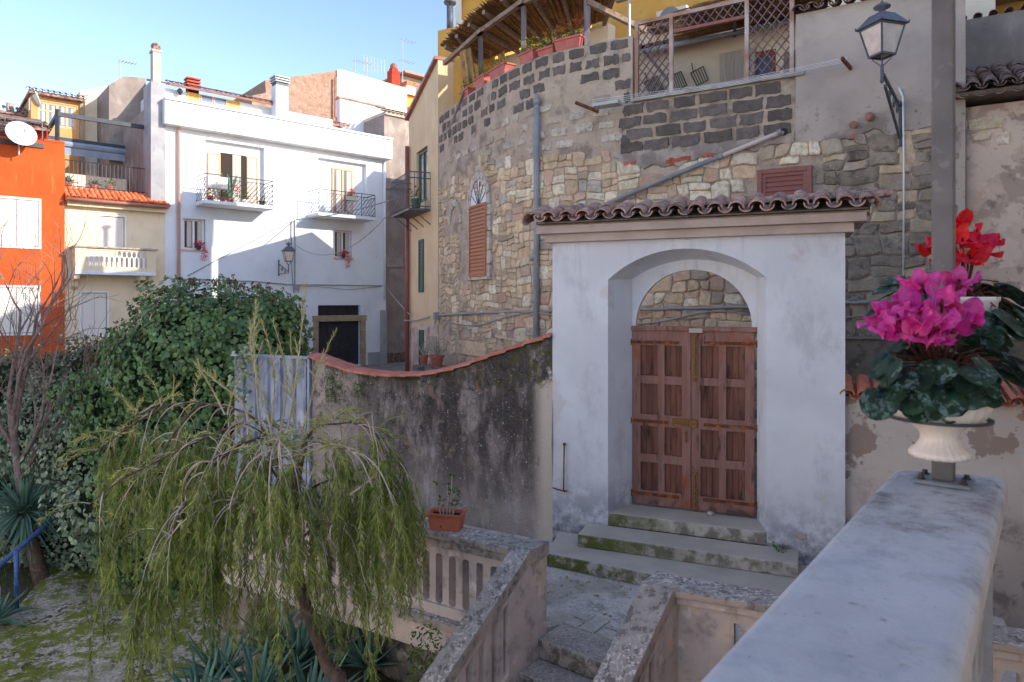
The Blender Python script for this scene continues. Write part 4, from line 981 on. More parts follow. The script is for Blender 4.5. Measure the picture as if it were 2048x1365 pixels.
for f in (.35,.78):
    mm = MB(); a = ca.lerp(cb, f); b = cc_.lerp(cd, f); mm.bar(a-V(0,0,.07), b-V(0,0,.07), .05, .07); mm.build('beam', M['beam_dark'], t)
# lattice screen
lt = thing('lattice_screen', 'wooden diamond lattice screen in a pale frame on the terrace ledge', 'lattice', CW(s1265+.1,-.05,3.42))
LS = [CW.s(1274), CW.s(1343), CW.s(1494), CW.s(1584)]; LF = CW.sub(LS[0], -.04)
x = [LF.s(1274), LF.s(1343), LF.s(1494), LF.s(1584)]; zb_, zt_ = 3.44, 4.72
for q in x: m = MB(); m.box(LF, q-.03, q+.03, -.03, .03, 3.42, zt_-.06); m.build('post', M['lattice_frame'], lt)
m = MB(); m.box(LF, x[0]-.04, x[3]+.04, -.03, .03, zt_-.06, zt_); m.build('top_rail', M['lattice_frame'], lt)
m = MB(); m.box(LF, x[1]+.03, x[2]-.03, -.025, .025, 4.40, 4.45); m.build('cross_rail', M['brown_frame'], lt)
m = MB(); m.box(LF, x[0]-.03, x[3]+.03, -.04, .05, 3.40, 3.44); m.build('bottom_rail', M['lattice_frame'], lt)
def lat(s0, s1, z0, z1, pitch):
    for sg in (1,-1):
        k = -40
        while k < 60:
            # line z = z0 + sg*1.25*(s - (s0+k*pitch))
            c = s0+k*pitch; sl_ = 1.25*sg; pts = []
            for s_ in (s0, s1):
                z = z0+sl_*(s_-c)
                if z0-1e-6 <= z <= z1+1e-6: pts.append((s_, z))
            for z in (z0, z1):
                s_ = c+(z-z0)/sl_
                if s0 < s_ < s1: pts.append((s_, z))
            k += 1
            if len(pts) < 2: continue
            a, b = pts[0], pts[-1]
            if math.hypot(a[0]-b[0], a[1]-b[1]) < .08: continue
            mm = MB(); mm.bar(LF(a[0], .008*sg, a[1]), LF(b[0], .008*sg, b[1]), .014, .026, up=tuple(LF(0,1,0)-LF(0,0,0))); mm.build('slat', M['lattice'], lt)
lat(x[0]+.03, x[1]-.03, zb_, zt_-.07, .135); lat(x[2]+.03, x[3]-.03, zb_, zt_-.07, .135); lat(x[1]+.03, x[2]-.03, 4.46, zt_-.07, .135)
# hanging grill racks
def rack(pts, nbar, lab):
    m = MB(); A, B, Cc, D = [IW(*(lambda q: (q[0], .05, q[1]))(IW.at(1240+p[0]*.3077, p[1]*.3077))) for p in pts]
    m.tube([A,B,Cc,D,A], .012, 5)
    for i in range(1,nbar): m.tube([A.lerp(D,i/nbar), B.lerp(Cc,i/nbar)], .008, 4)
    h = A.lerp(D,.35) if False else A.lerp(D,.2); m.tube([h, h+V(-.03,0,.17)], .009, 4)
    tag(m.build('grill_rack', M['iron_dark']), lab, 'grill rack', 'wire racks on the terrace wall')
rack([(165,540),(205,625),(290,585),(250,500)], 8, 'leftmost black wire rack on the terrace wall, behind the lattice panel')
rack([(340,500),(372,603),(440,560),(400,470)], 5, 'middle black wire rack on the white terrace wall beside the lattice post')
rack([(465,482),(505,563),(578,525),(545,438)], 5, 'rightmost black wire rack on the white terrace wall')
m = MB(); m.tube([CW(CW.s(1276),-.3,4.3), CW(CW.s(1350),-.35,3.45)], .03, 6); tag(m.build('prop_pole', M['post_wood']), 'dark slanting pole leaning behind the left lattice panel', 'pole')
# curved terrace pergola
pg = thing('pergola', 'rustic pergola of old poles with a ragged reed roof over the curved terrace', 'pergola', CW(1,-.3,4.5))
PZ = 5.86
for px in (948,1034,1166):
    s_ = CW.s(px); m = MB(); m.bar(CW(s_,-.16,4.45), CW(s_,-.16,5.85), .10, .10); m.build('post', M['post_wood'], pg)
m = MB(); ss = [CW.s(880)-.1+ (CW.s(1262)-CW.s(880)+.1)*i/10 for i in range(11)]
for a, b in zip(ss, ss[1:]): pass
for a, b in ((CW.s(884), CW.s(960)),(CW.s(950), CW.s(1042)),(CW.s(1030), CW.s(1180)),(CW.s(1160), CW.s(1300))):
    m = MB(); m.bar(CW(a,-.06,5.72), CW(b,-.06,5.72), .09, .09); m.build('rail_pole', M['old_wood'], pg)
m = MB(); m.bar(CW(CW.s(884),-.05,3.72), CW(CW.s(930),.02,4.62), .07, .07); m.build('brace', M['old_wood'], pg)
m = MB(); m.bar(CW(CW.s(1170),-.12,5.3), CW(CW.s(1254),-.9,4.9), .09, .09); m.build('brace', M['old_wood'], pg)
nb = 9
for i in range(nb):
    f = i/(nb-1); s_ = CW.s(905)+(CW.s(1268)-CW.s(905))*f; a = CW(s_, .18, 5.84); g_ = f
    b = (IC(LC*g_, .0, 5.74) if f > .15 else IY(1.2+.4*f, .02, 5.75)); m = MB(); m.bar(a, b, .07, .08); m.build('rafter', M['old_wood'], pg)
m = MB(); NR = 230
for i in range(NR):
    f = i/(NR-1); s_ = CW.s(900)+(CW.s(1275)-CW.s(900))*f; a = CW(s_, .12+U(0,.22), 5.93+U(-.01,.03)); b = IC(LC*f*1.02-.3*(1-f), .02, 5.81+U(0,.03)) ; mid = a.lerp(b,.5)+V(0,0,U(-.01,.03)); m.tube([a,mid,b], U(.012,.02), 4)
m.build('reeds', M['reed'], pg, kind='stuff')
m = MB(); vs = []
for i in range(13):
    f = i/12; s_ = CW.s(900)+(CW.s(1275)-CW.s(900))*f; vs += [CW(s_,.15,5.98), IC(LC*f*1.02-.3*(1-f),.02,5.87), CW(s_,.15,6.01), IC(LC*f*1.02-.3*(1-f),.02,5.9)]
m.add(vs, [(4*i,4*i+4,4*i+5,4*i+1) for i in range(12)]+[(4*i+2,4*i+6,4*i+7,4*i+3) for i in range(12)]); m.build('reed_mat', M['reed'], pg)
# hanging cane bundle and rolled blind
def r5(x, y): return 800+.3077*x, .3077*y
m = MB()
for i in range(16):
    a = CW.s(r5(365+i*4.5,0)[0]); z = CW.at(*r5(360+i*5, 335-i*2))[1]; b = CW.s(r5(385+i*4.8,0)[0]); z2 = CW.at(*r5(385+i*5, 560-i*3))[1]
    m.tube([CW(a,-.1,z), CW(b,-.12,z2)], .02, 5)
tag(m.build('cane_screen', M['reed']), 'bundle of dry canes hanging at the left end of the curved terrace', 'canes')
m = MB()
for i in range(5):
    a = CW.s(r5(505+i*8,0)[0]); m.tube([CW(a,-.5,4.6), CW(a,-.5,5.3)], .02, 5)
tag(m.build('cane_bundle', M['reed']), 'few upright canes standing beside the pergola post at the left of the terrace', 'canes')
rp = CW(CW.s(1222),-.25,5.32); m = MB(); m.tube([rp, rp+V(.48,-.36,.0)], .10, 12); m.tube([rp+V(-.02,.02,0), rp+V(.5,-.38,0)], .05, 8)
vs = [rp+V(-.0,0,.08), rp+V(.48,-.36,.08), rp+V(.40,-.32,.5), rp+V(-.1,.05,.5)]; m.quad(*vs); m.quad(*[v+V(.02,.02,0) for v in vs])
tag(m.build('rolled_blind', M['light_cloth']), 'rolled up grey cane blind hanging at the right corner of the pergola', 'blind')
m = MB(); s_ = CW.s(1252); m.tube([CW(s_,-.15,4.5), CW(s_,-.15,6.0)], .025, 6); tag(m.build('metal_pole', M['metal_pale']), 'thin metal pole at the right corner of the curved terrace', 'pole')
# string lights
sl_ = thing('string_lights', 'string of coloured bulbs hanging under the pergola', 'string lights', IC(.5,.5,5.3))
bp = []; pts = [(690,232),(733,240),(790,235),(842,213),(897,214),(948,208),(1000,200)]
m = MB(); wp = []
for x_, y_ in pts:
    px, py = r5(x_, y_); s_ = IC.s(px, .35); z = (HY-py)/F*IC(s_,.35,0).y; wp.append(IC(s_,.35,z+.06))
m.tube([wp[0]+V(-1,.3,.3)]+wp+[wp[-1]+V(.8,-.4,.3)], .005, 4); m.build('wire', M['cable_black'], sl_)
for i, c in ((1,'bulb_green'),(2,'bulb_amber'),(3,'bulb_amber'),(4,'bulb_red'),(5,'bulb_amber')):
    m = MB(); m.lathe(wp[i]-V(0,0,.02), [(.012,0),(.016,-.03),(.035,-.07),(.028,-.1),(.005,-.115)], 8); m.build('bulb', M[c], sl_, smooth=True)
# flower boxes along the wall top
def leafmesh(mb, p, d, up, L, W, fold=.25, mi=0):
    d = d.normalized(); w = d.cross(up)
    w = w.normalized() if w.length > 1e-5 else V(1,0,0)
    n = w.cross(d); mb.add([p, p+d*L*.45+w*W/2+n*W*fold, p+d*L, p+d*L*.45-w*W/2+n*W*fold, p+d*L*.5], [(0,1,4),(1,2,4),(2,3,4),(3,0,4)], mi)
def rdir(zb=0): 
    v = V(R.gauss(0,1), R.gauss(0,1), R.gauss(0,1)+zb); return v.normalized()
def tuft(mb, c, rx, ry, rz, n, L, W, zb=.3, mis=(0,)):
    for i in range(n):
        d = rdir(); p = c+V(d.x*rx, d.y*ry, abs(d.z)*rz)*R.random()**.4; leafmesh(mb, p, (d+rdir(zb)*.8), V(0,0,1), L*U(.7,1.3), W*U(.7,1.3), mi=R.choice(mis))
plab = [('small pink flower box at the far left low end of the curved wall top', 'low green herbs'), ('second pink flower box from the left on the curved wall, grey green herbs','x'), ('third pink flower box from the left on the curved wall, with a rosemary bush','x'), ('pink flower box with yellow flowering plant just left of the middle pergola post','x'), ('tapered terracotta flower box between two bigger boxes on the curved wall','x'), ('largest pink flower box with orange tipped plant beside the right pergola post','x')]
bxs = [((393,447),(590,660)),((487,552),(485,580)),((583,688),(415,505)),((775,872),(335,430)),((895,1000),(310,375)),((1003,1178),(235,340))]
for k, ((x0,x1),(y0,y1)) in enumerate(bxs):
    px0 = r5(x0,0)[0]; px1 = r5(x1,0)[0]; s0, s1 = CW.s(px0), CW.s(px1); s1 = max(s1, s0+.3); zc = 4.5; h = min(.34,(y1-y0)*.3077*CW((s0+s1)/2,0,0).y/F*.72)
    fr = CW.sub((s0+s1)/2, 0); w = (s1-s0)/2; t = thing('flower_box', plab[k][0], 'flower box', fr(0,-.13,4.5), 'flower boxes along the terrace wall')
    m = MB(); tp_ = .86
    vs = [fr(-w*tp_,.0,zc), fr(w*tp_,.0,zc), fr(w*tp_,-.2,zc), fr(-w*tp_,-.2,zc), fr(-w,.03,zc+h), fr(w,.03,zc+h), fr(w,-.23,zc+h), fr(-w,-.23,zc+h), fr(-w+.02,.01,zc+h), fr(w-.02,.01,zc+h), fr(w-.02,-.21,zc+h), fr(-w+.02,-.21,zc+h), fr(-w+.03,.0,zc+h-.04), fr(w-.03,.0,zc+h-.04), fr(w-.03,-.2,zc+h-.04), fr(-w+.03,-.2,zc+h-.04)]
    m.add(vs, [(0,3,2,1),(0,1,5,4),(1,2,6,5),(2,3,7,6),(3,0,4,7),(4,5,9,8),(5,6,10,9),(6,7,11,10),(7,4,8,11),(8,9,13,12),(9,10,14,13),(10,11,15,14),(11,8,12,15),(12,13,14,15)])
    m.build('box', M['pot_pink'], t, bevel=.006)
    m = MB(); m.box(fr, -w-.012, w+.012, -.24, .042, zc+h-.035, zc+h-.005); m.box(fr, -w+.05, w-.05, -.19, .0, zc+h-.03, zc+h+.02) ; m.build('rim', M['pot_pink'], t)
    m = MB(); c = fr(0,-.1,zc+h)
    if k in (0,1,2): 
        for i in range(40):
            p = fr(U(-w,w),U(-.2,.02),zc+h); d = V(U(-.4,.4),U(-.4,.4),1); tuft(m, p+d*U(.0,.2), .05,.05,.16, 7, .05,.012, .6)
        m.build('plant', M['weed' if k == 0 else 'callis'], t, kind='stuff')
    else:
        for i in range(22):
            p = fr(U(-w,w),U(-.22,.03),zc+h); tuft(m, p, .1,.1,.2, 9, .05,.03, .5)
        m.build('plant', M['weed'], t, kind='stuff'); m = MB()
        for i in range(60 if k == 5 else 22): p = fr(U(-w,w),U(-.2,.02),zc+h+U(.08,.3)); tuft(m, p, .03,.03,.05, 4, .04,.02, 1)
        m.build('blossom', M['callis_new' if k != 5 else 'tile_orange'], t)
# --------------------------------------------------------------- pipes, cables and things on the wall
m = MB(); s_ = CW.s(1080); m.tube([CW(s_,.09,3.65), CW(s_-.01,.09,.95), CW(s_-.045,.085,-2.5)], .052, 12); dp = m.build('drain_pipe', M['pipe_grey'], smooth=True); tag(dp, 'grey vertical drain pipe on the stone house left of the gateway', 'pipe')
ORG[dp.name] = V(0,0,0)
for px, py in ((1079,206),(1075,515),(1076,600)): 
    q = CW.at(px,py); m = MB(); m.tube([CW(q[0] if py > 300 else s_,.09,q[1]-.06), CW(q[0] if py > 300 else s_,.09,q[1]+.06)], .064, 12); m.build('pipe_collar', M['pipe_grey'], dp, smooth=True)
m = MB(); m.tube([CW(s_,.09,3.65), CW(s_,.09,3.8)], .035, 10); m.build('pipe_collar', M['pipe_grey'], dp, smooth=True)
m = MB(); P_ = [(1568,266,0.0),(1555,272,.12),(1450,314,.12),(1345,356,.13),(1215,412,.14)]
m.tube([CW(CW.s(a), n_, CW.at(a,b)[1]) for a, b, n_ in P_[:3]], .036, 10); dg = m.build('slanting_pipe', M['pipe_pale'], smooth=True); tag(dg, 'pale waste pipe slanting down the stone wall above the gateway roof', 'pipe'); ORG[dg.name] = V(0,0,0)
m = MB(); m.tube([CW(CW.s(a), n_, CW.at(a,b)[1]) for a, b, n_ in P_[2:]], .037, 10); m.build('lower_pipe', M['pipe_grey'], dg, smooth=True)
for px, py in ((1562,268),(1445,316),(1345,357)): m = MB(); c = CW.at(px,py); m.tube([CW(c[0]-.025,.12,c[1]-.01), CW(c[0]+.025,.12,c[1]+.01)], .045, 10); m.build('pipe_clip', M['pipe_grey'], dg)
m = MB(); c = CW.at(1569,265); m.prism(CW, arc(c[0],c[1],.055,0,360,14)[:-1], .031, .04); tag(m.build('pipe_hole', M['interior']), 'dark hole in the wall where the slanting pipe comes out', 'hole')
def cable(pts, r, mat, lab, cat='cable', n=.05, fr=CW, k=5, sub=6, name='cable', grp=None, jit=0):
    P = []
    for a, b in pts: 
        q = fr.at(a, b, n); P.append(fr(q[0], n, q[1]))
    out = []
    for i in range(len(P)-1):
        p0, p1, p2, p3 = P[max(i-1,0)], P[i], P[i+1], P[min(i+2,len(P)-1)]
        for j in range(sub):
            t = j/sub; out.append(.5*((2*p1)+(p2-p0)*t+(2*p0-5*p1+4*p2-p3)*t*t+(3*p1-p0-3*p2+p3)*t**3)+V(0,0,U(-jit,jit)))
    out.append(P[-1]); m = MB(); m.tube(out, r, k); return tag(m.build(name, M[mat], smooth=True), lab, cat, grp)
cable([(872,631),(960,627),(1105,622),(1280,619),(1504,614),(1690,606),(1740,604)], .026, 'cable_grey', 'thick grey cable bundle running level along the stone house', jit=.006)
cable([(872,632),(915,648),(960,651),(1000,640),(1060,625),(1105,630),(1280,648),(1420,624),(1504,630),(1560,640)], .014, 'cable_grey', 'thin grey cable sagging below the cable bundle on the stone house')
cable([(1690,636),(1760,628),(1900,618)], .010, 'cable_grey', 'thin pale cable crossing the dark stones just right of the gateway')
cable([(1690,604),(1712,598),(1730,608),(1752,600),(1790,606)], .012, 'cable_grey', 'wavy twisted cable on the dark stones right of the gateway')
jb = thing('junction_box', 'small grey cable junction box at the left corner of the stone house', 'junction box', CW(.02,.05,-.3)); m = MB(); m.box(CW, .0, .14, .02, .14, -.42, -.24); m.build('box', M['cable_grey'], jb, bevel=.01)
m = MB()
for i in range(4): m.tube([CW(.03+i*.03,.1,-.42), CW(.03+i*.03,.12,-.5-.02*i), CW(.05+i*.03,.1,-.44)], .007, 4)
m.build('cable_loop', M['cable_grey'], jb)
m = MB(); c = CW.at(1705,250); m.tube([CW(c[0],.0,c[1]), CW(c[0]+.02,.1,c[1]-.02)], .05, 10); tag(m.build('clay_spout', M['gutter']), 'short broken clay spout in the grey wall below the clothes line', 'spout')
c = CW.at(1740,236); m = MB(); m.tube([CW(c[0],-.02,c[1]), CW(c[0],.09,c[1])], .06, 12); tag(m.build('clay_pipe_end', M['gutter'], smooth=True), 'round clay pipe end sticking out of the grey wall under the street lamp', 'pipe')
# clothes line
cl_ = thing('clothes_line', 'retractable clothes line with white cords and rusty arms along the terrace ledge', 'clothes line', CW(CW.s(1300),.3,3.35))
for px, py, x2, y2 in ((1172,206,1198,224),(1690,118,1703,138)):
    a = CW.at(px,py,.4); b = CW.at(x2,y2,.02); m = MB(); m.bar(CW(a[0],.42,a[1]), CW(b[0],.0,b[1]), .035, .05); m.build('arm', M['rust'], cl_)
a = CW.at(1203,214,.3); b = CW.at(1255,205,.3)
m = MB(); m.box(CW, a[0], b[0], .2, .42, a[1]-.03, a[1]+.03); m.build('bracket', M['metal_pale'], cl_, bevel=.01)
for k in range(4):
    m = MB(); m.tube([CW(CW.s(1195)+.02*k,.16+.07*k,3.37+.012*k), CW(CW.s(1450),.16+.07*k,3.33), CW(CW.s(1690)+.05,.14+.06*k,3.42)], .0035, 4); m.build('cord', M['cable_white'], cl_)
# street lamp on the right
def lantern(t, c, sc, rot, glassm='lamp_glass'):
    """four sided tapered lantern hanging with its bottom at c"""
    Mx = Matrix.Translation(c) @ Matrix.Rotation(rot,4,'Z') @ Matrix.Scale(sc,4)
    def P(x,y,z): return Mx @ V(x,y,z)
    wb, wt, h = .13, .22, .44
    m = MB()
    for sx, sy in ((1,1),(1,-1),(-1,-1),(-1,1)):
        m.bar(P(sx*wb,sy*wb,0), P(sx*wt,sy*wt,h), .022*sc, .022*sc)
    for w, z in ((wb,0),(wt,h)):
        q = [(w,w),(w,-w),(-w,-w),(-w,w)]
        for i in range(4): m.bar(P(q[i][0],q[i][1],z), P(q[(i+1)%4][0],q[(i+1)%4][1],z), .03*sc, .03*sc)
    m.build('lamp_frame', M['lamp_metal'], t)
    for i in range(4):
        q = [(1,1),(1,-1),(-1,-1),(-1,1)]; a, b = q[i], q[(i+1)%4]; m = MB(); e = .95
        A = [P(a[0]*wb*e,a[1]*wb*e,.01), P(b[0]*wb*e,b[1]*wb*e,.01), P(b[0]*wt*e,b[1]*wt*e,h-.01), P(a[0]*wt*e,a[1]*wt*e,h-.01)]
        nrm = ((A[1]-A[0]).cross(A[2]-A[0])).normalized()*.004*sc; m.add([v+nrm for v in A]+[v-nrm for v in A], [(0,1,2,3),(7,6,5,4),(0,4,5,1),(1,5,6,2),(2,6,7,3),(3,7,4,0)]); m.build('pane', M[glassm], t)
    m = MB(); o_, i_ = .27, .13
    vs = [P(sx*o_,sy*o_,h+.01) for sx,sy in ((1,1),(1,-1),(-1,-1),(-1,1))]+[P(sx*i_,sy*i_,h+.2) for sx,sy in ((1,1),(1,-1),(-1,-1),(-1,1))]+[P(sx*.05,sy*.05,h+.235) for sx,sy in ((1,1),(1,-1),(-1,-1),(-1,1))]
    m.add(vs, [(3,2,1,0)]+[(i,(i+1)%4,4+(i+1)%4,4+i) for i in range(4)]+[(4+i,4+(i+1)%4,8+(i+1)%4,8+i) for i in range(4)]+[(8,9,10,11)]); m.build('lamp_roof', M['lamp_metal'], t)
    m = MB(); m.lathe(P(0,0,h+.23), [(r_*sc,z_*sc) for r_,z_ in ((.05,0),(.045,.05),(.12,.08),(.125,.1),(.08,.13),(.03,.155),(.02,.18),(.0,.2))], 14); 
    m.build('finial', M['lamp_metal'], t, smooth=True)
    for sx,sy in ((1,1),(1,-1),(-1,-1),(-1,1)): m = MB(); m.lathe(P(sx*.26,sy*.26,h+.02), [(.014*sc,0),(.018*sc,.02*sc),(.006*sc,.04*sc)], 6); m.build('roof_knob', M['lamp_metal'], t)
    m = MB()
    for sx,sy in ((1,1),(1,-1),(-1,-1),(-1,1)): m.tube([P(sx*.11,sy*.11,0), P(sx*.085,sy*.085,-.06), P(sx*.02,sy*.02,-.15)], .009*sc, 6)
    m.tube([P(0,0,-.14), P(0,0,-.36)], .026*sc, 8); m.lathe(P(0,0,-.40), [(.0,-.03),(.03*sc,-.01),(.035*sc,.02*sc),(.02*sc,.05*sc)], 8); m.build('yoke', M['lamp_metal'], t)
lp = CW.at(1792,225); lwp = CW(lp[0], 0, 0)
lamp = thing('street_lamp', 'big wall mounted street lantern with scrolled bracket on the grey wall at the right', 'street lamp', CW(lp[0],0,2.4))
Yl = 8.55; c = pY(1764,112,Yl); lantern(lamp, c, .80, .28)
w0 = CW(CW.s(1800),.02,0); a = pY(1767,150,Yl)
m = MB(); wt_ = V(w0.x,w0.y,2.60+.12); wb_ = V(w0.x,w0.y,2.62-.35)
m.bar(a+V(0,0,-.0), wt_, .03, .04); m.bar(a+V(.04,.04,-.12), wb_, .03,.035); m.bar(wt_+V(0,-.02,.06), wb_+V(0,-.02,-.12), .05, .02)
for f, r_ in ((.35,.07),(.62,.10),(.82,.09)):
    q = a.lerp(wt_,f)+V(0,0,-.11); e = (wt_-a); e.z = 0; e.normalize(); m.tube([q+e*r_*(1-j/26)*math.cos(j*.42)+V(0,0,1)*r_*(1-j/26)*math.sin(j*.42) for j in range(22)], .009, 5)
m.build('bracket', M['lamp_metal'], lamp)
p0 = CW.at(1798,176,.05); pts = [CW(p0[0],.05,p0[1]), CW(CW.s(1806),.06,CW.at(1806,196)[1]), CW(CW.s(1808),.06,CW.at(1808,330)[1]), CW(CW.s(1807),.05,CW.at(1807,560)[1])]
m = MB(); m.tube(pts, .013, 6); tag(m.build('white_conduit', M['cable_white'], smooth=True), 'straight white cable running down the dark stones under the big street lamp', 'cable')
# neighbour at the far right: peeling wall under a tiled eave
PW = Fr((CW(SL,.0,0).x, CW(SL,.0,0).y), (.857,-.515))
ph = thing('peeling_house', 'old house at the right edge with peeling plaster and an overhanging clay tiled eave', 'building', PW(2,0,-2.75))
m = MB(); m.box(CW, SL-.28, SL+.02, -.3, .035, -3, 4.25); m.build('corner_strip', M['render_grey'], sh)
m = MB(); PWb = PW.sub(0,-.12); m.box(PWb, .0, 8, -1.2, 0, -3, 2.62); m.build('wall', M['peel'], ph)
for (x0,y0,x1,y1) in ((1938,228,2010,262),(1912,240,1935,262),(1945,262,1985,285),(1990,262,2022,292)):
    a = PWb.at(x0,y1); b = PWb.at(x1,y0); mb = MB(); pts = [(a[0]+(b[0]-a[0])*f_+U(-.02,.02), a[1]+(b[1]-a[1])*g_+U(-.015,.015)) for f_, g_ in ((0,.1),(.4,0),(.9,.05),(1,.6),(.85,1),(.3,.95),(0,.7))]
    stone(mb, PWb, pts, .02, rb); mb.build('stone', M['stone_cream'], ph)
e0 = PWb.at(1990,188)[1]
PE = PWb
zE = 2.78
m = MB(); vs = [PE(-.15,.30,zE-.03), PE(8,.30,zE-.03), PE(8,-1.3,zE+.62), PE(-.15,-1.3,zE+.62), PE(-.15,.30,zE-.08), PE(8,.30,zE-.08), PE(8,-1.3,zE-.1), PE(-.15,-1.3,zE-.1)]
m.add(vs, [(0,1,2,3),(4,7,6,5),(0,4,5,1),(1,5,6,2),(2,6,7,3),(3,7,4,0)]); m.build('roof_bed', M['dark_concrete'], ph)
s_ = -.1
while s_ < 2.6:
    for r_ in range(5):
        inst('roof_tile', dk, PE.mat(s_+U(-.01,.01), .40-r_*.33, zE+.0+r_*.135) @ Matrix.Rotation(.38+U(-.03,.03),4,'X') @ Matrix.Rotation(U(-.05,.05),4,'Z'), ph)
    inst('pan_tile', dkp, PE.mat(s_+.095, .42, zE+.02) @ Matrix.Rotation(.38,4,'X') @ Matrix.Rotation(math.pi,4,'Y'), ph); inst('pan_tile', dkp, PE.mat(s_+.095, .36, zE-.06) @ Matrix.Rotation(.3,4,'X') @ Matrix.Rotation(math.pi,4,'Y'), ph)
    s_ += .19
PU = PWb.sub(0,-1.35); zU = PU.at(1990,30)[1]
m = MB(); m.box(PU, -2.5, 8, -.5, 0, 2.4, zU); m.build('upper_wall', M['grey_render'], ph)
for i in range(24): inst('roof_tile', dk, PU.mat(-.9+i*.19, .06, zU+.01) @ Matrix.Rotation(.1,4,'X') @ Matrix.Scale(.7,4), ph)
PO = PWb.sub(0,-4.0); zO = PO.at(1990,12)[1]
oh = thing('orange_upper_house', 'orange house wall with a stone ledge at the top right corner', 'building', PO(2,0,2)); m = MB(); m.box(PO, -4, 12, -4, 0, 0, zO+2.5); m.build('wall', M['ochre'], oh)
m = MB(); m.box(PO, -4, 12, 0.001, .4, zO, zO+.12); m.build('ledge', M['concrete'], oh)
m = MB()
for i in range(60): m.tube([PO(-1.0+i*.11,.3,zO+.12), PO(-1.0+i*.11,.3,zO+1)], .012, 4)
m.tube([PO(-1,.3,zO+1), PO(6,.3,zO+1)], .02, 5); m.tube([PO(-1,.3,zO+.2), PO(6,.3,zO+.2)], .015, 5); m.build('railing', M['iron_dark'], oh)
cable([(1912,232),(1922,224),(1929,236),(1930,420),(1929,560)], .014, 'cable_black', 'black cable running down the peeling wall beside the dark metal post', n=.05, fr=PWb)
# flue pipe, white vent box above the yellow corner
c = pY(900,60,18); m = MB(); m.tube([c, pY(900,14,18)], .09, 10); m.lathe(pY(900,8,18), [(.03,-.1),(.03,0),(.16,.0),(.17,.05),(.03,.1)], 12); fl_ = m.build('flue_pipe', M['lamp_metal'], smooth=True); tag(fl_, 'dark metal flue pipe with a cap above the yellow house corner', 'flue')
m = MB(); q2 = Fr((pY(911,0,18.4).x,18.4),(1,0)); m.box(q2, 0, .16, -.3, 0, 5.5, q2.at(0,10)[1] if False else 8.6); m.box(q2, .05,.2,-.2,.02, 6.9,7.6); tag(m.build('chimney', M['ac_white']), 'slim pale chimney beside the dark flue above the yellow house corner', 'chimney')
# potted plants at the foot of the wall
for px, w_, lab in ((905,.16,'terracotta pot with dry plant at the foot of the stone house'),(878,.1,'small clay pot with twigs beside the lower corner of the stone house')):
    s_ = CW.s(px); z0 = -1.55; p = CW(s_, .35, -2.75)
    t = thing('plant_pot', lab, 'plant pot', p); m = MB(); zt_ = CW.at(px,712)[1]; m.box(CW.sub(s_), -.25, .25, .15, .6, -2.75, zt_-.22); m.build('stand', M['dark_concrete'], t)
    m = MB(); m.lathe(CW(s_,.38,zt_-.22), [(w_*.7,0),(w_,.2),(w_*1.1,.2),(w_*1.1,.25),(w_*.9,.25),(w_*.85,.2)], 12); m.build('pot', M['terracotta'], t)
    m = MB()
    for i in range(18): a = CW(s_,.38,zt_); m.tube([a, a+V(U(-.2,.2),U(-.2,.2),U(.1,.35))], .006, 4)
    m.build('dry_stems', M['twig'], t, kind='stuff'); m = MB(); tuft(m, CW(s_,.38,zt_+.05), .15,.15,.2, 30,.05,.03); m.build('plant', M['weed'], t, kind='stuff')
s_ = CW.s(945); z_ = CW.at(945,690)[1]
m = MB(); m.box(CW, CW.s(926), CW.s(975), 0, .05, CW.at(950,712)[1], CW.at(950,684)[1], seg=2); m.build('stone_slab', M['stone_honey'], sh, bevel=.01)
# ================================================================= HOUSES ACROSS THE STREET
W = Fr((-12.45,24.5), (.7507,.6607))
def q1(x, y): return .3077*x, .3077*y
def q2_(x, y): return .3077*x, 380+.3077*y
def q3(x, y): return 320+.3077*x, 60+.3077*y
def q4(x, y): return 340+.3077*x, 400+.3077*y
def rect(fr, a, b, n=0):
    """a = upper left pixel, b = lower right pixel -> (s0,s1,z0,z1)"""
    s0, z1 = fr.at(a[0],a[1],n); s1, z0 = fr.at(b[0],b[1],n); zz1 = fr.at(b[0], b[1], n)[1]
    return s0, s1, z0, z1
def window(par, fr, s0, s1, z0, z1, n, fmat='white_trim', gmat='glass_grey', fw=.05, mull=1, name='window', cur=False, trans=0):
    m = MB()
    for a, b, c, d in ((s0,s0+fw,z0,z1),(s1-fw,s1,z0,z1),(s0+fw,s1-fw,z0,z0+fw),(s0+fw,s1-fw,z1-fw,z1)): m.box(fr, a, b, n, n+.05, c, d)
    for i in range(mull): x = s0+(s1-s0)*(i+1)/(mull+1); m.box(fr, x-fw*.6, x+fw*.6, n, n+.055, z0+fw, z1-fw)
    if trans: m.box(fr, s0+fw, s1-fw, n, n+.045, z1-trans-fw*.4, z1-trans+fw*.4)
    o = m.build(name, M[fmat], par)
    k = mull+1
    for i in range(k):
        a = s0+(s1-s0)*i/k+fw*.6; b = s0+(s1-s0)*(i+1)/k-fw*.6; m = MB(); m.box(fr, a, b, n+.012, n+.02, z0+fw, z1-fw); m.build('pane', M[gmat], o)
    if cur:
        for i in range(k):
            a = s0+(s1-s0)*i/k+fw; b = s0+(s1-s0)*(i+1)/k-fw; m = MB(); m.box(fr, a+(b-a)*.35, b, n+.021, n+.026, z0+fw*1.5, z1-fw*1.2); m.build('curtain', M['curtain'], o)
    return o
def shutters(par, fr, s0, s1, z0, z1, n, mat, fw=.06, pitch=.09):
    m = (s0+s1)/2
    for a, b in ((s0,m-.01),(m+.01,s1)):
        o, _, k = louvre(fr, a, b, z0, z1, n, par, mat, mat, fw, pitch, 'shutter', .04); slats(fr, a, b, z0, z1, n, o, mat, fw, k, .04, joined=(b-a)*k > 0)
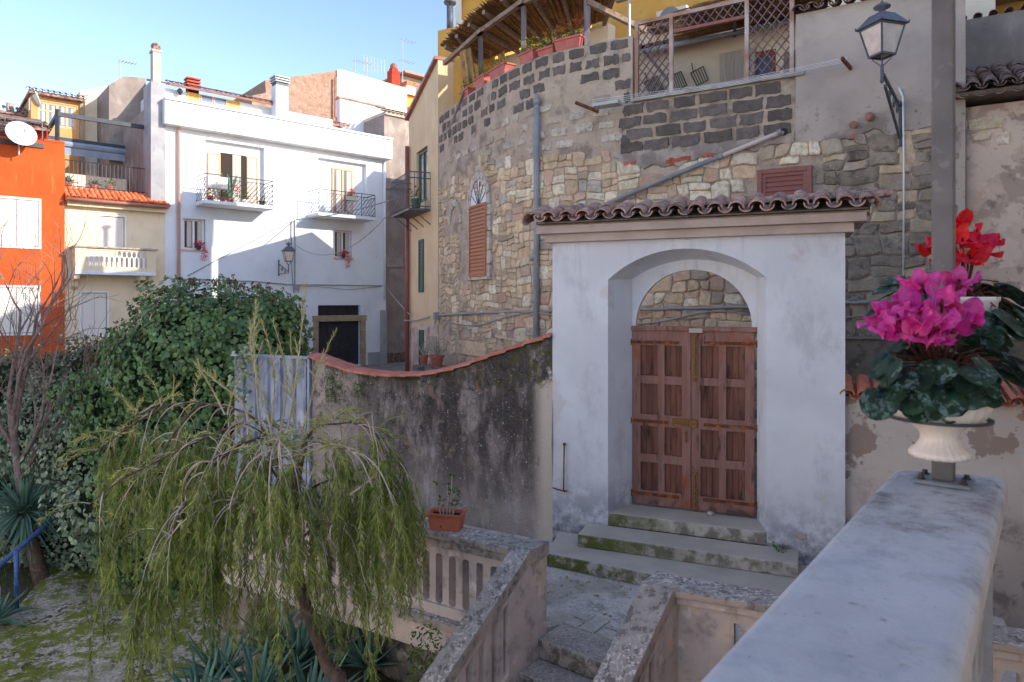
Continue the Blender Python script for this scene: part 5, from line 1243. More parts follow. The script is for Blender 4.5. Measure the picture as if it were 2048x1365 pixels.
def balcony(par, fr, s0, s1, zs, dep, h, slabm='white_paint', railm='iron_dark', diag=True, th=.12, name='balcony'):
    m = MB(); m.box(fr, s0-.04, s1+.04, .0, dep+.04, zs-th, zs); bal = m.build(name, M[slabm], par, bevel=.01)
    m = MB(); rr = .012
    for z in (zs+.06, zs+h-.14, zs+h): m.tube([fr(s0,.0,z), fr(s0,dep,z), fr(s1,dep,z), fr(s1,.0,z)], .016 if z > zs+h-.01 else .010, 4)
    k = int((s1-s0)/.11)
    if diag:
        seg = max(3, round((s1-s0)/.62)); L = (s1-s0)/seg
        for i in range(seg+1): m.tube([fr(s0+L*i,dep,zs), fr(s0+L*i,dep,zs+h)], .014, 4)
        for i in range(seg):
            for j in range(4):
                f = j/4; a0 = (s0+L*i+L*f, zs+.06); a1 = (s0+L*(i+1), zs+.06+(h-.2)*(1-f)); m.tube([fr(a0[0],dep,a0[1]), fr(a1[0],dep,a1[1])], .010, 4)
                if j: m.tube([fr(s0+L*i,dep,zs+.06+(h-.2)*f), fr(s0+L*(i+1)-L*f,dep,zs+h-.14)], .010, 4)
        for sd in (s0, s1):
            for j in range(4): m.tube([fr(sd,dep*j/4,zs+.06), fr(sd,dep,zs+.06+(h-.2)*(1-j/4))], .010, 4); m.tube([fr(sd,0,zs+.06+(h-.2)*j/4), fr(sd,dep*(1-j/4),zs+h-.14)], .010, 4)
    else:
        for i in range(k+1): m.tube([fr(s0+(s1-s0)*i/k,dep,zs+.05), fr(s0+(s1-s0)*i/k,dep,zs+h)], rr, 4)
    m.build('railing', M[railm], bal)
    return bal
def tiles(par, fr, s0, s1, z, n, rows, ang, mat='clay_new', pitch=.19, sc=1.0, drow=.33, z0off=0):
    me = bpy.data.meshes[mat]; pm = bpy.data.meshes[mat+'_pan' if mat != 'clay_new' else 'clay_pan']
    s_ = s0
    while s_ < s1:
        for r_ in range(rows): inst('roof_tile', me, fr.mat(s_+U(-.01,.01), n-r_*drow*sc, z+r_*drow*sc*math.tan(ang)+.015) @ Matrix.Rotation(ang+.04,4,'X') @ Matrix.Rotation(U(-.04,.04),4,'Z') @ Matrix.Scale(sc,4), par)
        inst('pan_tile', pm, fr.mat(s_+pitch/2, n+.01, z) @ Matrix.Rotation(ang,4,'X') @ Matrix.Rotation(math.pi,4,'Y') @ Matrix.Scale(sc,4), par)
        s_ += pitch
# ---------------- white house
wh = thing('white_house', 'tall white house with two iron balconies across the street', 'house', W(4.5,0,-2.75))
SW = 9.08
ops = []
R1 = rect(W, (409,278), (531,400)); R2_ = rect(W, (637,315), (733,425))
z1t = W.at(409,278)[1]; z2t = W.at(637,315)[1]
R1 = (W.s(410), W.s(529), W.at(410,402)[1]+.1, z1t); R2_ = (W.s(636), W.s(733), W.at(636,428)[1]+.1, z2t)
w1 = (W.s(366), W.s(411), W.at(366,499)[1], W.at(366,436)[1]); w2 = (W.s(669), W.s(704), W.at(669,516)[1], W.at(669,460)[1])
dr = (W.s(636), W.s(721), -2.7, W.at(636,611)[1])
m = MB(); wall_open(m, W, 0, SW, -3, 6.5, [R1+(.22,), R2_+(.22,), w1+(.18,), w2+(.18,), dr+(.25,)], 9)
m.build('wall', M['white_paint'], wh, fix=False)
m = MB(); m.box(W, -.12, SW+.08, -.3, .42, 6.33, 7.18); m.build('parapet', M['white_paint'], wh, bevel=.02)
m = MB(); m.box(W, -.12, SW+.08, -.35, .50, 7.181, 7.26); m.build('coping', M['white_trim'], wh, bevel=.01)
m = MB(); m.box(W, .0, SW, -9, -.32, 6.56, 6.9); m.build('roof_terrace', M['concrete'], wh)
# window panel borders
# balconies with doors
b1s = (W.s(405), W.s(541)); b2s = (W.s(635,), W.s(747))
DP = 1.0
Wb = W.sub(0, DP)
def bs(pxa, pxb): return Wb.s(pxa), Wb.s(pxb)
s0, s1 = bs(410,546); zs = Wb.at(470,409)[1]+.06; ba = balcony(wh, W, s0, s1, zs, DP, .95)
s2, s3 = bs(638,750); zs2 = Wb.at(700,434)[1]+.06; bb = balcony(wh, W, s2, s3, zs2, DP, .95)
Wr = W.sub(0, -.2)
def door(px0, px1, py, zb, lab, cur=True, fm='tan_frame', g='glass_grey', mull=1):
    return window(wh, Wr, Wr.s(px0), Wr.s(px1), zb, Wr.at((px0+px1)/2, py)[1], .0, fm, g, .07, mull, 'balcony_door', cur)
dz = R1[2]
m = MB(); m.box(Wr, Wr.s(440), Wr.s(492), -.0+.002, .012, dz, Wr.at(460,308)[1]); m.build('door_opening', M['interior'], wh)
for a, b, t in ((415,440,305),(493,515,313)):
    x0, x1 = Wr.s(a), Wr.s(b); zt_ = Wr.at(a,t)[1]; m = MB()
    for c, d, e, f in ((x0,x0+.05,dz,zt_),(x1-.05,x1,dz,zt_),(x0+.05,x1-.05,zt_-.05,zt_),(x0+.05,x1-.05,dz,dz+.08)): m.box(Wr, c, d, .03, .07, e, f)
    o = m.build('door_leaf', M['tan_frame'], wh); m = MB(); m.box(Wr, x0+.05, x1-.05, .04, .05, dz+.08, zt_-.05); m.build('pane', M['curtain'], o)
m = MB(); x0, x1 = Wr.s(464), Wr.s(481); vs = []
for i in range(9): vs += [Wr(x0+(x1-x0)*i/8, .04+.02*(i%2), dz), Wr(x0+(x1-x0)*i/8, .04+.02*(i%2), Wr.at(470,311)[1])]
m.add(vs, [(2*i,2*i+2,2*i+3,2*i+1) for i in range(8)]); m.build('curtain', M['curtain'], wh)
door(664, 705, 338, R2_[2], '')
for w, px in ((w1,390),(w2,688)):
    window(wh, W.sub(0,-.16), w[0]+.02, w[1]-.02, w[2]+.02, w[3]-.02, 0, 'white_trim', 'glass_dark', .06, 1, 'window', True)
    m = MB(); m.box(W, w[0]-.05, w[1]+.05, -.15, .05, w[2]-.05, w[2]+.01); m.box(W, w[0], w[1], -.14, -.02, w[3]-.03, w[3]-.002)
    m.build('sill', M['pink_frame'], wh)
# street door: stone jambs, lintel, planked leaves
zl = W.at(680,643)[1]; zl0 = W.at(680,636)[1]
m = MB(); m.box(W, dr[0]-.25, dr[1]+.28, -.1, .05, zl-.0, zl0+.1); m.build('lintel', M['door_stone'], wh, bevel=.01)
for x in (dr[0]-.22, dr[1]-.0):
    z = -2.74
    while z < zl-.05: h = min(U(.4,.6), zl-.003-z); m = MB(); m.box(W, x, x+.22+U(0,.04), -.1, .03, z, z+h-.008); m.build('jamb_stone', M['door_stone'], wh, bevel=.006, seg=1); z += h
for i in range(4):
    a = dr[0]+(dr[1]-dr[0])*i/4; b = dr[0]+(dr[1]-dr[0])*(i+1)/4
    m = MB(); m.box(W, a+.008, b-.008, -.22, -.17, -2.7, zl-.01); m.build('door_board', M['dark_door'], wh, bevel=.006, seg=1)
    m = MB(); m.box(W, a+.008, b-.008, -.22, -.18, zl0+.11, dr[3]-.01); m.build('transom_board', M['dark_door'], wh)
m = MB()
for px in (678,697): p = W.at(px, 689); m.lathe(W(p[0],-.15,p[1]), [(0,-.03),(.03,0),(0,.03)], 8)
m.build('door_knob', M['rust_gold'], wh)
# attic storey
A_ = W.sub(0, -1.6)
az0, az1 = 6.9, A_.at(340,178)[1]
sa0, sa1 = A_.s(333), A_.s(556)
m = MB(); wl = (A_.s(q3(178,0)[0]), A_.s(q3(520,0)[0])); wz = (A_.at(*q3(350,478))[1], A_.at(*q3(350,425))[1])
m.box(A_, sa0-.3, sa1+2.5, -5, 0, az0, az1); m.build('attic_wall', M['white_paint'], wh)
u = [A_.s(q3(x,0)[0]) for x in (175,260,345,435,520)]
zz = lambda x, y: A_.at(*q3(x,y))[1]
for i, (mt) in enumerate(('sh','gl','gl','sh')):
    a, b = u[i], u[i+1]; z0_, z1_ = zz(350,485), zz(350,437)
    if mt == 'sh':
        o, _, k = louvre(A_, a, b, z0_, z1_, .0, wh, 'yellow_shutter', 'yellow_shutter', .05, .06); slats(A_, a, b, z0_, z1_, .0, o, 'yellow_shutter', .05, k, joined=True)
    else: window(wh, A_, a+.02, b-.02, z0_, z1_, 0, 'pink_frame', 'glass_blue', .03, 0)
rw0, rw1 = A_.s(q3(60,0)[0], .35), A_.s(q3(752,0)[0], .35); zr = A_.at(*q3(400,412), .35)[1]
m = MB(); vs = [A_(rw0,.35,zr), A_(rw1,.35,zr), A_(rw1,-3,zr+1.0), A_(rw0,-3,zr+1.0), A_(rw0,.35,zr-.08), A_(rw1,.35,zr-.08), A_(rw1,-3,zr+.9), A_(rw0,-3,zr+.9)]
m.add(vs, [(0,1,2,3),(4,7,6,5),(0,4,5,1),(1,5,6,2),(2,6,7,3),(3,7,4,0)]); m.build('roof', M['tile_old'], wh)
tiles(wh, A_, rw0, rw1, zr, .40, 1, .3, 'clay_dark', .2)
m = MB(); m.tube([A_(rw0,.40,zr-.06), A_(rw1,.40,zr-.06)], .04, 6); m.build('gutter', M['gutter'], wh)
# chimney in front of the roof
cf = W.sub(0,-.9); c0, c1 = cf.s(552), cf.s(577); zt_ = cf.at(565,172)[1]
ch = thing('chimney', 'square white chimney with a slatted metal cowl on the roof terrace of the white house', 'chimney', cf((c0+c1)/2,-.2,6.9))
m = MB(); m.box(cf, c0, c1, -.5, 0, 6.5, zt_); m.build('shaft', M['white_paint'], ch, bevel=.01)
m = MB(); m.box(cf, c0+.02, c1-.02, -.48, -.02, zt_, zt_+.12); m.build('collar', M['iron_dark'], ch)
for i in range(3): m = MB(); m.box(cf, c0-.04-.01*i, c1+.04+.01*i, -.55, .05, zt_+.14+i*.10, zt_+.19+i*.10); m.build('louvre', M['zinc'], ch)
m = MB(); m.box(cf, c0+.06, c1-.06, -.42, -.08, zt_+.12, zt_+.42); m.build('core', M['interior'], ch)
# second low tiled roof
A2 = W.sub(0,-2.0); r0, r1 = A2.s(577), A2.s(689); zr2 = A2.at(630,243)[1]
m = MB(); m.box(A2, r0-.5, r1, -3, 0, 6.5, zr2-.1); m.build('low_storey', M['white_paint'], wh); 
m = MB(); vs = [A2(r0-.4,.3,zr2), A2(r1,.3,zr2), A2(r1,-2,zr2+.6), A2(r0-.4,-2,zr2+.6), A2(r0-.4,.3,zr2-.1), A2(r1,.3,zr2-.1), A2(r1,-2,zr2+.5), A2(r0-.4,-2,zr2+.5)]
m.add(vs, [(0,1,2,3),(4,7,6,5),(0,4,5,1),(1,5,6,2),(2,6,7,3),(3,7,4,0)]); m.build('roof', M['tile_old'], wh); tiles(wh, A2, r0-.4, r1, zr2, .34, 1, .28, 'clay_new', .2)
# small lamp by the attic, roof chimney
m = MB(); p = A_.at(*q3(130,395), .2); P_ = A_(p[0],.2,p[1]); m.lathe(P_, [(.03,-.18),(.10,-.05),(.11,.0),(.03,.08)], 8); m.tube([P_+V(0,0,.05), A_(p[0],.0,p[1]+.15)], .012, 4); m.build('wall_lamp', M['iron_dark'], wh)
p = A_.at(*q3(220,370), -1.0); cA = A_.sub(p[0], -1.0); bz = p[1]
rc = thing('roof_chimney', 'small red slatted chimney pot on the tiled roof of the white house', 'chimney', cA(0,0,bz-.4)); m = MB(); m.box(cA, -.2, .2, -.4, 0, bz-.6, bz); m.build('shaft', M['chimney_red'], rc)
for i in range(3): m = MB(); m.box(cA, -.26, .26, -.46, .06, bz+.04+.13*i, bz+.1+.13*i); m.build('slab', M['chimney_red'], rc)
# downpipe
dp0 = W.s(356); m = MB(); m.tube([W(dp0,.3,6.44), W(dp0,.09,6.3), W(dp0,.09,-2.6)], .06, 8)
tag(m.build('downpipe', M['pink_frame'], smooth=True), 'pale pink downpipe at the left end of the white house', 'pipe')
m = MB(); m.tube([W(SW-.12,.07,6.4), W(SW-.12,.07,.1)], .05, 8); tag(m.build('downpipe', M['white_trim'], smooth=True), 'white downpipe at the right corner of the white house', 'pipe')
m = MB(); m.box(W, W.s(721)+.35, SW+.02, -.05, .02, -2.75, -2.2); m.box(W, SW-.3, SW+.03, -.05, .06, -2.75, -.35); m.build('plinth', M['blue_grey_wall'], wh)
# things on the balconies
ac2 = thing('air_conditioner', 'white air conditioner hung on the railing of the left iron balcony', 'air conditioner', Wb.sub(0,0)(s0,0,zs))
a = Wb.at(413,353,.1); b = Wb.at(452,381,.1); m = MB(); m.box(Wb, a[0], b[0], .02, .3, b[1], a[1]); m.build('case', M['ac_white'], ac2, bevel=.02)
cx = a[0]+(b[0]-a[0])*.42; cz2 = (a[1]+b[1])/2; m = MB()
for r_ in (.04,.08,.12,.16,.2): m.tube([Wb(cx+r_*math.cos(j*math.pi/9), .305, cz2+r_*math.sin(j*math.pi/9)) for j in range(19)], .006, 4)
for j in range(8): m.tube([Wb(cx,.305,cz2), Wb(cx+.2*math.cos(j*math.pi/4),.305,cz2+.2*math.sin(j*math.pi/4))], .005, 4)
m.build('fan_grille', M['cable_grey'], ac2)
def potted(fr, s_, n, z, r_, h, lab, mat='terracotta', kind='leaf', grp='potted plants on the left iron balcony', hh=.4, name='potted_plant'):
    t = thing(name, lab, 'potted plant', fr(s_,n,z), grp); c = fr(s_,n,z)
    m = MB(); m.lathe(c, [(r_*.7,0),(r_,h*.8),(r_*1.12,h*.8),(r_*1.12,h),(r_*.9,h),(r_*.85,h*.85)], 12); m.build('pot', M[mat], t, smooth=False)
    m = MB(); c = c+V(0,0,h)
    if kind == 'leaf': tuft(m, c, r_*1.6, r_*1.6, hh, 46, .09, .05, .4); m.build('plant', M['weed'], t)
    elif kind == 'cactus':
        for i in range(5): d = V(U(-.3,.3),U(-.3,.3),1).normalized(); m.tube([c, c+d*hh*U(.6,1), c+d*hh*U(1,1.5)+V(U(-.05,.05),0,0)], [.03,.04,.015], 6)
        m.build('plant', M['aloe'], t)
    elif kind == 'agave': rosette(m, c, hh, 22, .09); m.build('plant', M['aloe'], t)
    elif kind == 'flower':
        tuft(m, c, r_*1.4, r_*1.4, hh*.6, 30, .08, .05, .3); m.build('plant', M['weed'], t); m = MB(); tuft(m, c+V(0,0,hh*.4), r_*1.3, r_*1.3, hh*.5, 40, .06, .06, .5); m.build('blossom', M['red_flower'], t)
    return t
def rosette(mb, c, L, n, W_, droop=.5, zmin=.12, thick=.25, k=5, zmax=1.35, rr=R, mi=0):
    for i in range(n):
        a = i*2.39996+rr.uniform(-.15,.15); e = zmin+(zmax-zmin)*(i/n)**.8; l = L*rr.uniform(.8,1.1)*(1-.3*(i/n)); h = V(math.cos(a), math.sin(a), 0); side = V(-h.y, h.x, 0)
        p = Vector(c)+h*.02; d = h*math.cos(e)+V(0,0,math.sin(e)); vs = []; nrm = side.cross(d)*-1
        dr_ = droop*rr.uniform(.3,1.2)*math.cos(e)
        for j in range(k+1):
            f = j/k; w = W_*(1-f**1.6)*(.65+.9*f*(1-f)); q = p+d*l*f+V(0,0,-dr_*l*f*f)
            vs += [q-side*w/2+V(0,0,w*.32), q, q+side*w/2+V(0,0,w*.32), q-V(0,0,w*thick)]
        fs = []
        for j in range(k):
            b = 4*j; fs += [(b,b+4,b+5,b+1),(b+1,b+5,b+6,b+2),(b+2,b+6,b+7,b+3),(b+3,b+7,b+4,b)]
        mb.add(vs, fs, mi)
pp = [(.35,.55,'terracotta','leaf','clay pot with leafy plant under the air conditioner on the left balcony',.3),(.85,.5,'terracotta','leaf','second clay pot on the left iron balcony, right of the air conditioner',.35),(1.2,.35,'terracotta','cactus','potted cactus with tall green stems in front of the open door on the left balcony',.8),(1.35,.55,'ac_white','flower','pot with red flowers behind the railing on the left balcony',.6),(1.75,.5,'white_trim','leaf','white pot at the middle of the left iron balcony',.35),(2.45,.5,'dark_door','leaf','low dark planter near the right end of the left balcony',.2)]
for s_, n_, mt, kd, lb, hh in pp: potted(W, s0+s_*(s1-s0)/2.7, n_, zs, .11, .22, lb, mt, kd, hh=hh)
fb = thing('flower_box', 'dark hanging box with red and yellow flowers on the right iron balcony', 'flower box', W((s2+s3)/2+.2,DP,zs2+.6)); q = Wb.at(702,396,.1)
m = MB(); m.box(Wb, q[0]-.28, q[0]+.28, .02, .2, q[1]-.12, q[1]+.05); m.build('box', M['iron_dark'], fb)
m = MB(); tuft(m, Wb(q[0],.1,q[1]+.05), .3,.12,.16, 70,.07,.05,.4); m.build('plant', M['weed'], fb); m = MB(); tuft(m, Wb(q[0]+.02,.1,q[1]+.15), .16,.1,.22, 60,.06,.06,.4); m.build('blossom', M['red_flower'], fb)
for w, lb, gm in ((w1,'red flowers trailing from the sill of the lower left window of the white house',.75),(w2,'pink red flowers trailing from the sill of the lower right window of the white house',.55)):
    s_ = w[0]+(w[1]-w[0])*gm; t = thing('window_flowers', lb, 'flowers', W(s_,.1,w[2]))
    m = MB(); m.lathe(W(s_-.08,.1,w[2]), [(.07,0),(.1,.16),(.08,.16)], 10); m.build('pot', M['iron_dark'], t)
    m = MB(); tuft(m, W(s_-.05,.12,w[2]+.18), .2,.12,.14, 80,.07,.06,.2); 
    for i in range(70): tuft(m, W(s_+.1+U(-.08,.1),.14,w[2]-U(-.1,.42)), .03,.03,.03, 1,.07,.05,-.5)
    m.build('blossom', M['red_flower'], t)
# street lamp on a scrolled bracket, cables
sl2 = thing('street_lamp', 'smaller street lantern on a scrolled bracket in the middle of the white house', 'street lamp', W(W.s(560),0,1.5))
Wl = W.sub(0,.95); p = Wl.at(577,523); lantern(sl2, Wl(p[0],0,p[1]), .88, .5)
m = MB(); a = W.at(557,530); b = W.at(557,548)
P0 = W(a[0],.02,a[1]+.05); P1 = Wl(p[0],0,p[1]-.42); m.bar(W(a[0],.03,a[1]+.2), W(a[0],.03,a[1]-.45), .05,.03); m.bar(P0, P1, .03,.03); m.bar(W(a[0],.03,a[1]-.38), P1-V(0,0,.03), .025,.025); m.tube([P1, P1+V(0,0,.3)], .02, 6)
for f, r_ in ((.35,.10),(.65,.07)):
    c = P0.lerp(P1,f)-V(0,0,.12); e = (P1-P0).normalized(); m.tube([c+e*r_*(1-j/24)*math.cos(j*.45)+V(0,0,1)*r_*(1-j/24)*math.sin(j*.45) for j in range(20)], .012, 4)
m.tube([Wl(p[0],0,p[1]+.66), Wl(p[0]-.2,0,p[1]+.95), W(W.s(575),.3,p[1]+1.05), W(W.s(583),.05,p[1]+.75)], .008, 4)
m.build('bracket', M['lamp_metal'], sl2)
cable([(583,443),(583,520),(586,570)], .018, 'cable_grey', 'vertical cable down the white house beside the small street lantern', fr=W)
cable([(590,440),(590,520),(590,580)], .022, 'cable_grey', 'second vertical cable with brackets right of the small street lantern on the white house', fr=W)
cable([(375,552),(480,496),(583,443)], .016, 'cable_grey', 'cable slanting up to the right across the white house facade', fr=W, n=.06)
cable([(340,558),(480,562),(560,568),(590,570),(700,571),(770,572)], .022, 'cable_grey', 'level cable bundle across the white house below the small street lantern', fr=W, jit=.01)
cable([(590,573),(640,574),(700,579),(760,573)], .012, 'cable_grey', 'thin sagging cable under the level bundle on the white house', fr=W)
m = MB(); q = W.at(591,575); m.box(W, q[0]-.12, q[0]+.12, .02, .12, q[1]-.1, q[1]+.1)
for dx in (-.1,.1): m.tube([W(q[0]+dx,.06,q[1]), W(q[0]+dx,.06,q[1]-.22)], .02, 5)
tag(m.build('cable_box', M['cable_grey']), 'grey cable junction on the white house wall below the small lantern', 'junction box')
# overhead lines between the houses
def span(A, B, sag, r, lab, mat='cable_grey'):
    m = MB(); m.tube([A.lerp(B,i/12)-V(0,0,sag*4*(i/12)*(1-i/12)) for i in range(13)], r, 5); tag(m.build('overhead_cable', M[mat], smooth=True), lab, 'cable')
NB = Fr((-1.80,16.55), (-.276,.961))
eN = CW(.0,.35,0)
span(W(W.s(590),.1,W.at(590,440)[1]), pY(806,393,19.5), .12, .022, 'overhead cable from the white house up to the small cream house balcony')
span(W(W.s(592),.1,W.at(592,493)[1]), pY(806,393,19.5), .9, .012, 'thin overhead cable hanging low in front of the right iron balcony')
span(W(W.s(768),.1,W.at(768,572)[1]), pY(823,633,17.5), .05, .015, 'short overhead cable crossing to the corner of the cream house')
# ---------------- grey wall at the end of the street
GE = W.sub(SW+.12, -.35)
eh = thing('grey_house', 'grey rendered house closing the end of the street between white and cream houses', 'building', GE(1,0,-2.75))
zt_ = GE.at(790,234)[1]; m = MB(); m.box(GE, 0, 6, -6, 0, -3, zt_); m.build('wall', M['grey_render'], eh)
m = MB(); m.box(GE, -.0, 6, -6, .12, zt_, zt_+.14); m.build('cornice', M['moulding'], eh)
for py, pt in ((380,376),(535,531)): z = GE.at(790,py)[1]; m = MB(); m.box(GE, 0, 6, .001, .06, z, z+.12); m.build('string_course', M['grey_render'], eh)
m = MB(); m.box(GE, -.02, 6, .001, .05, -2.75, GE.at(790,706)[1]); m.build('plinth', M['tile_dark'], eh)
tiles(eh, GE, -.1, 2.6, zt_+.15, .2, 2, .3, 'clay_dark', .21)
cable([(772,575),(779,560),(780,533),(822,535)], .016, 'cable_grey', 'cable stepping up around the corner onto the grey wall', fr=GE)
# house hidden behind the cream one (it throws the shade over the white front)
Nn = Fr((-5.63+.6607*2.3, 30.5-.7507*2.3), (.6607,-.7507))
hb = thing('corner_house', 'plain cream house mostly hidden behind the narrow cream house', 'house', Nn(2,-2,-2.75)); 
m = MB(); m.box(Nn, 0, 3.2, -.0, -0.01, -3, -2.9); m.v = []; m.f = []; m.m = []
c_ = [(-5.63+.6607*t+.7507*u_, 30.5-.7507*t+.6607*u_) for t, u_ in ((2.05,.35),(6.2,.35),(6.2,5.5),(2.05,5.5))]
m.slab(c_, -3, 6.7); m.build('wall', M['cream_narrow'], hb)
hb2 = thing('middle_house', 'low cream house hidden behind the narrow cream house', 'house', (0,24,-2.75)); m = MB(); m.slab([(-3.0,22.2),(1.5,22.2),(1.5,25.9),(-3.0,25.9)], -3, 5.2); m.build('wall', M['cream_narrow'], hb2)
# ---------------- narrow cream house
NF = Fr((-1.80,16.6), (-.276,.961)); 
class Rev:   # left-facing wall: s runs away down the street
    def __call__(s, t, n, z): p = Vector((-1.80,16.6))+Vector((-.410,.912)).normalized()*t; q = Vector((-.912,-.410))*n; return V(p.x+q.x, p.y+q.y, z)
    def s(s, px, n=0):
        u = (px-CX)/F; a = Vector((-.410,.912)).normalized(); p = Vector((-1.80,16.6))+Vector((-.912,-.410))*n; return (u*p.y-p.x)/(a.x-u*a.y)
    def at(s, px, py, n=0): t = s.s(px, n); return t, (HY-py)/F*s(t,n,0).y
NF = Rev()
nh = thing('narrow_house', 'narrow cream house seen edge on with green shutters and a small iron balcony', 'house', NF(3,0,-2.75))
LN = NF.s(818); zn = 5.06
wn_ = (NF.s(855), NF.s(833), NF.at(845,400)[1], NF.at(845,308)[1]); wn_ = (min(wn_[0],wn_[1]), max(wn_[0],wn_[1]), 2.6, 4.0)
m = MB(); wall_open(m, NF, 0.0, LN, -.55, zn, [wn_+(.12,)], 4.5); m.build('wall', M['cream_narrow'], nh, fix=False)
m = MB(); wall_open(m, NF, 0.0, LN, -3, -.551, [], 4.5); m.build('base', M['peel'], nh, fix=False)
m = MB(); m.prism(NF, [(0,zn+.001),(LN,zn+.001),(LN,zn+.03),(0,5.9)], -4.5, 0); m.build('gable', M['cream_narrow'], nh)
m = MB(); m.prism(NF, [(-.02,5.901),(LN+.1,zn+.002),(LN+.1,zn+.10),(-.02,5.98)], -4.5, .10); m.build('roof_edge', M['gutter'], nh)
m = MB()
fa, fb_ = wn_[0]+.05, wn_[1]-.05
window(nh, NF, fa, fb_, wn_[2]+.03, wn_[3]-.03, -.1, 'green_shutter', 'glass_grey', .06, 1)
for pa, pb, z0_, z1_ in ((848,839,NF.at(843,585)[1],NF.at(843,480)[1]),(848,840,-2.7,NF.at(843,660)[1])):
    a, b = NF.s(pa), NF.s(pb); o, _, k = louvre(NF, min(a,b), max(a,b), z0_, z1_, .0, nh, 'green_shutter', 'green_shutter', .06, .09); slats(NF, min(a,b), max(a,b), z0_, z1_, .0, o, 'green_shutter', .06, k, joined=True)
z = -2.75
while z < -.9:
    h = U(.25,.4); m = MB(); m.box(NF, .05, .05+U(.7,1.0), .001, .03, z, z+h-.015); m.build('corner_stone', M['stone_grey'], nh, bevel=.008, seg=1); z += h
nb_ = thing('small_balcony', 'small wrought iron balcony with plants on the narrow cream house', 'balcony', NF(wn_[0],.3,2.4))
b0s, b1s_ = wn_[0]-.25, wn_[1]+.5; zb_ = 2.35; dp_ = .55
m = MB(); m.box(NF, b0s, b1s_, 0, dp_, zb_-.05, zb_); m.build('floor', M['lamp_metal'], nb_)
m = MB()
for zz_ in (zb_+.05, zb_+.75, zb_+.9): m.tube([NF(b0s,0,zz_), NF(b0s,dp_,zz_), NF(b1s_,dp_,zz_), NF(b1s_,0,zz_)], .014, 4)
for i in range(14): t_ = b0s+(b1s_-b0s)*i/13; m.tube([NF(t_,dp_,zb_), NF(t_,dp_+.08,zb_+.3), NF(t_,dp_,zb_+.9)], .009, 4)
for i in range(5): m.tube([NF(b0s,dp_*i/4,zb_), NF(b0s,dp_*i/4,zb_+.9)], .009, 4)
for i in range(4): t_ = b0s+(b1s_-b0s)*i/3; m.tube([NF(t_,0,zb_-.4), NF(t_,dp_*.8,zb_-.05)], .014, 4)
m.build('railing', M['lamp_metal'], nb_)
t = thing('planter', 'dark green pot with a small plant on the little wrought iron balcony', 'planter', NF(b0s+.3,.3,zb_)); m = MB(); m.lathe(NF(b0s+.25,.3,zb_), [(.10,0),(.14,.26),(.11,.26)], 10); m.build('pot', M['green_shutter'], t)
m = MB(); tuft(m, NF(b0s+.25,.3,zb_+.26), .12,.12,.3, 40,.09,.04,.4); m.build('plant', M['weed'], t)
m = MB(); m.tube([NF(LN-.1,.08,4.3), NF(LN-.1,.08,-2.7)], .06, 8); tag(m.build('downpipe', M['brown_frame'], smooth=True), 'thin brown downpipe at the far edge of the narrow cream house', 'pipe')
m = MB(); a = NF(.3,.12,-.36); b = NF(LN,.15,-.5); m.tube([a, a.lerp(b,.5)-V(0,0,.06), b], .02, 5); tag(m.build('cable', M['cable_grey']), 'cable along the foot of the narrow cream house wall', 'cable')
# ---------------- cream house and orange house (left)
ES = W.s(127); 
crh = thing('cream_house', 'small cream house with a stone balustrade balcony and orange tiled eave', 'house', W(-1.5,0,-3))
sE = W.s(129); zE = W.at(230,409)[1]
sh1 = (W.s(200), W.s(249), W.at(220,500)[1], W.at(220,433)[1]); sh2 = (W.s(163), W.s(214), -1.2, W.at(190,586)[1])
m = MB(); wall_open(m, W, sE, -.004, -5.3, zE, [sh1+(.08,), sh2+(.08,)], 5); m.build('wall', M['cream_paint'], crh, fix=False)
for q in (sh1, sh2):
    shutters(crh, W, q[0]+.03, q[1]-.03, q[2]+.03, q[3]-.03, -.075, 'white_shutter', .05, .075)
    m = MB(); e = .06
    for a, b, c, d in ((q[0]-e,q[0],q[2],q[3]+e),(q[1],q[1]+e,q[2],q[3]+e),(q[0],q[1],q[3],q[3]+e)): m.box(W, a, b, .0, .03, c, d)
    m.build('window_surround', M['white_trim'], crh)
m = MB(); m.box(W, sE+.05, .0, .0, .25, zE-.18, zE-.02); m.build('soffit', M['cream_paint'], crh)
m = MB(); m.tube([W(sE,.44,zE-.0), W(-.0,.44,zE-.0)], .06, 8); m.build('gutter', M['gutter'], crh, smooth=True)
ra = .42
rt = 3
tiles(crh, W, sE+.05, .02, zE+.06, .40, rt, ra, 'clay_new', .155, .95, .31)
m = MB(); vs = [W(sE,.38,zE+.04), W(.0,.38,zE+.04), W(.0,-.72,zE+.04+1.1*math.tan(ra)), W(sE,-.72,zE+.04+1.1*math.tan(ra)), W(sE,.38,zE-.02), W(.0,.38,zE-.02), W(.0,-.72,zE-.02), W(sE,-.72,zE-.02)]
m.add(vs, [(0,1,2,3),(4,7,6,5),(0,4,5,1),(1,5,6,2),(2,6,7,3),(3,7,4,0)]); m.build('roof', M['tile_orange'], crh)
for o in list(crh.children):
    if o.name.startswith(('roof_tile','pan_tile')): 
        me = bpy.data.meshes.get('clay_orange' if o.name.startswith('roof') else 'clay_orange_pan')
        if me is None: me = o.data.copy(); me.name = 'clay_orange' if o.name.startswith('roof') else 'clay_orange_pan'; me.materials.clear(); me.materials.append(M['tile_orange'])
        o.data = me
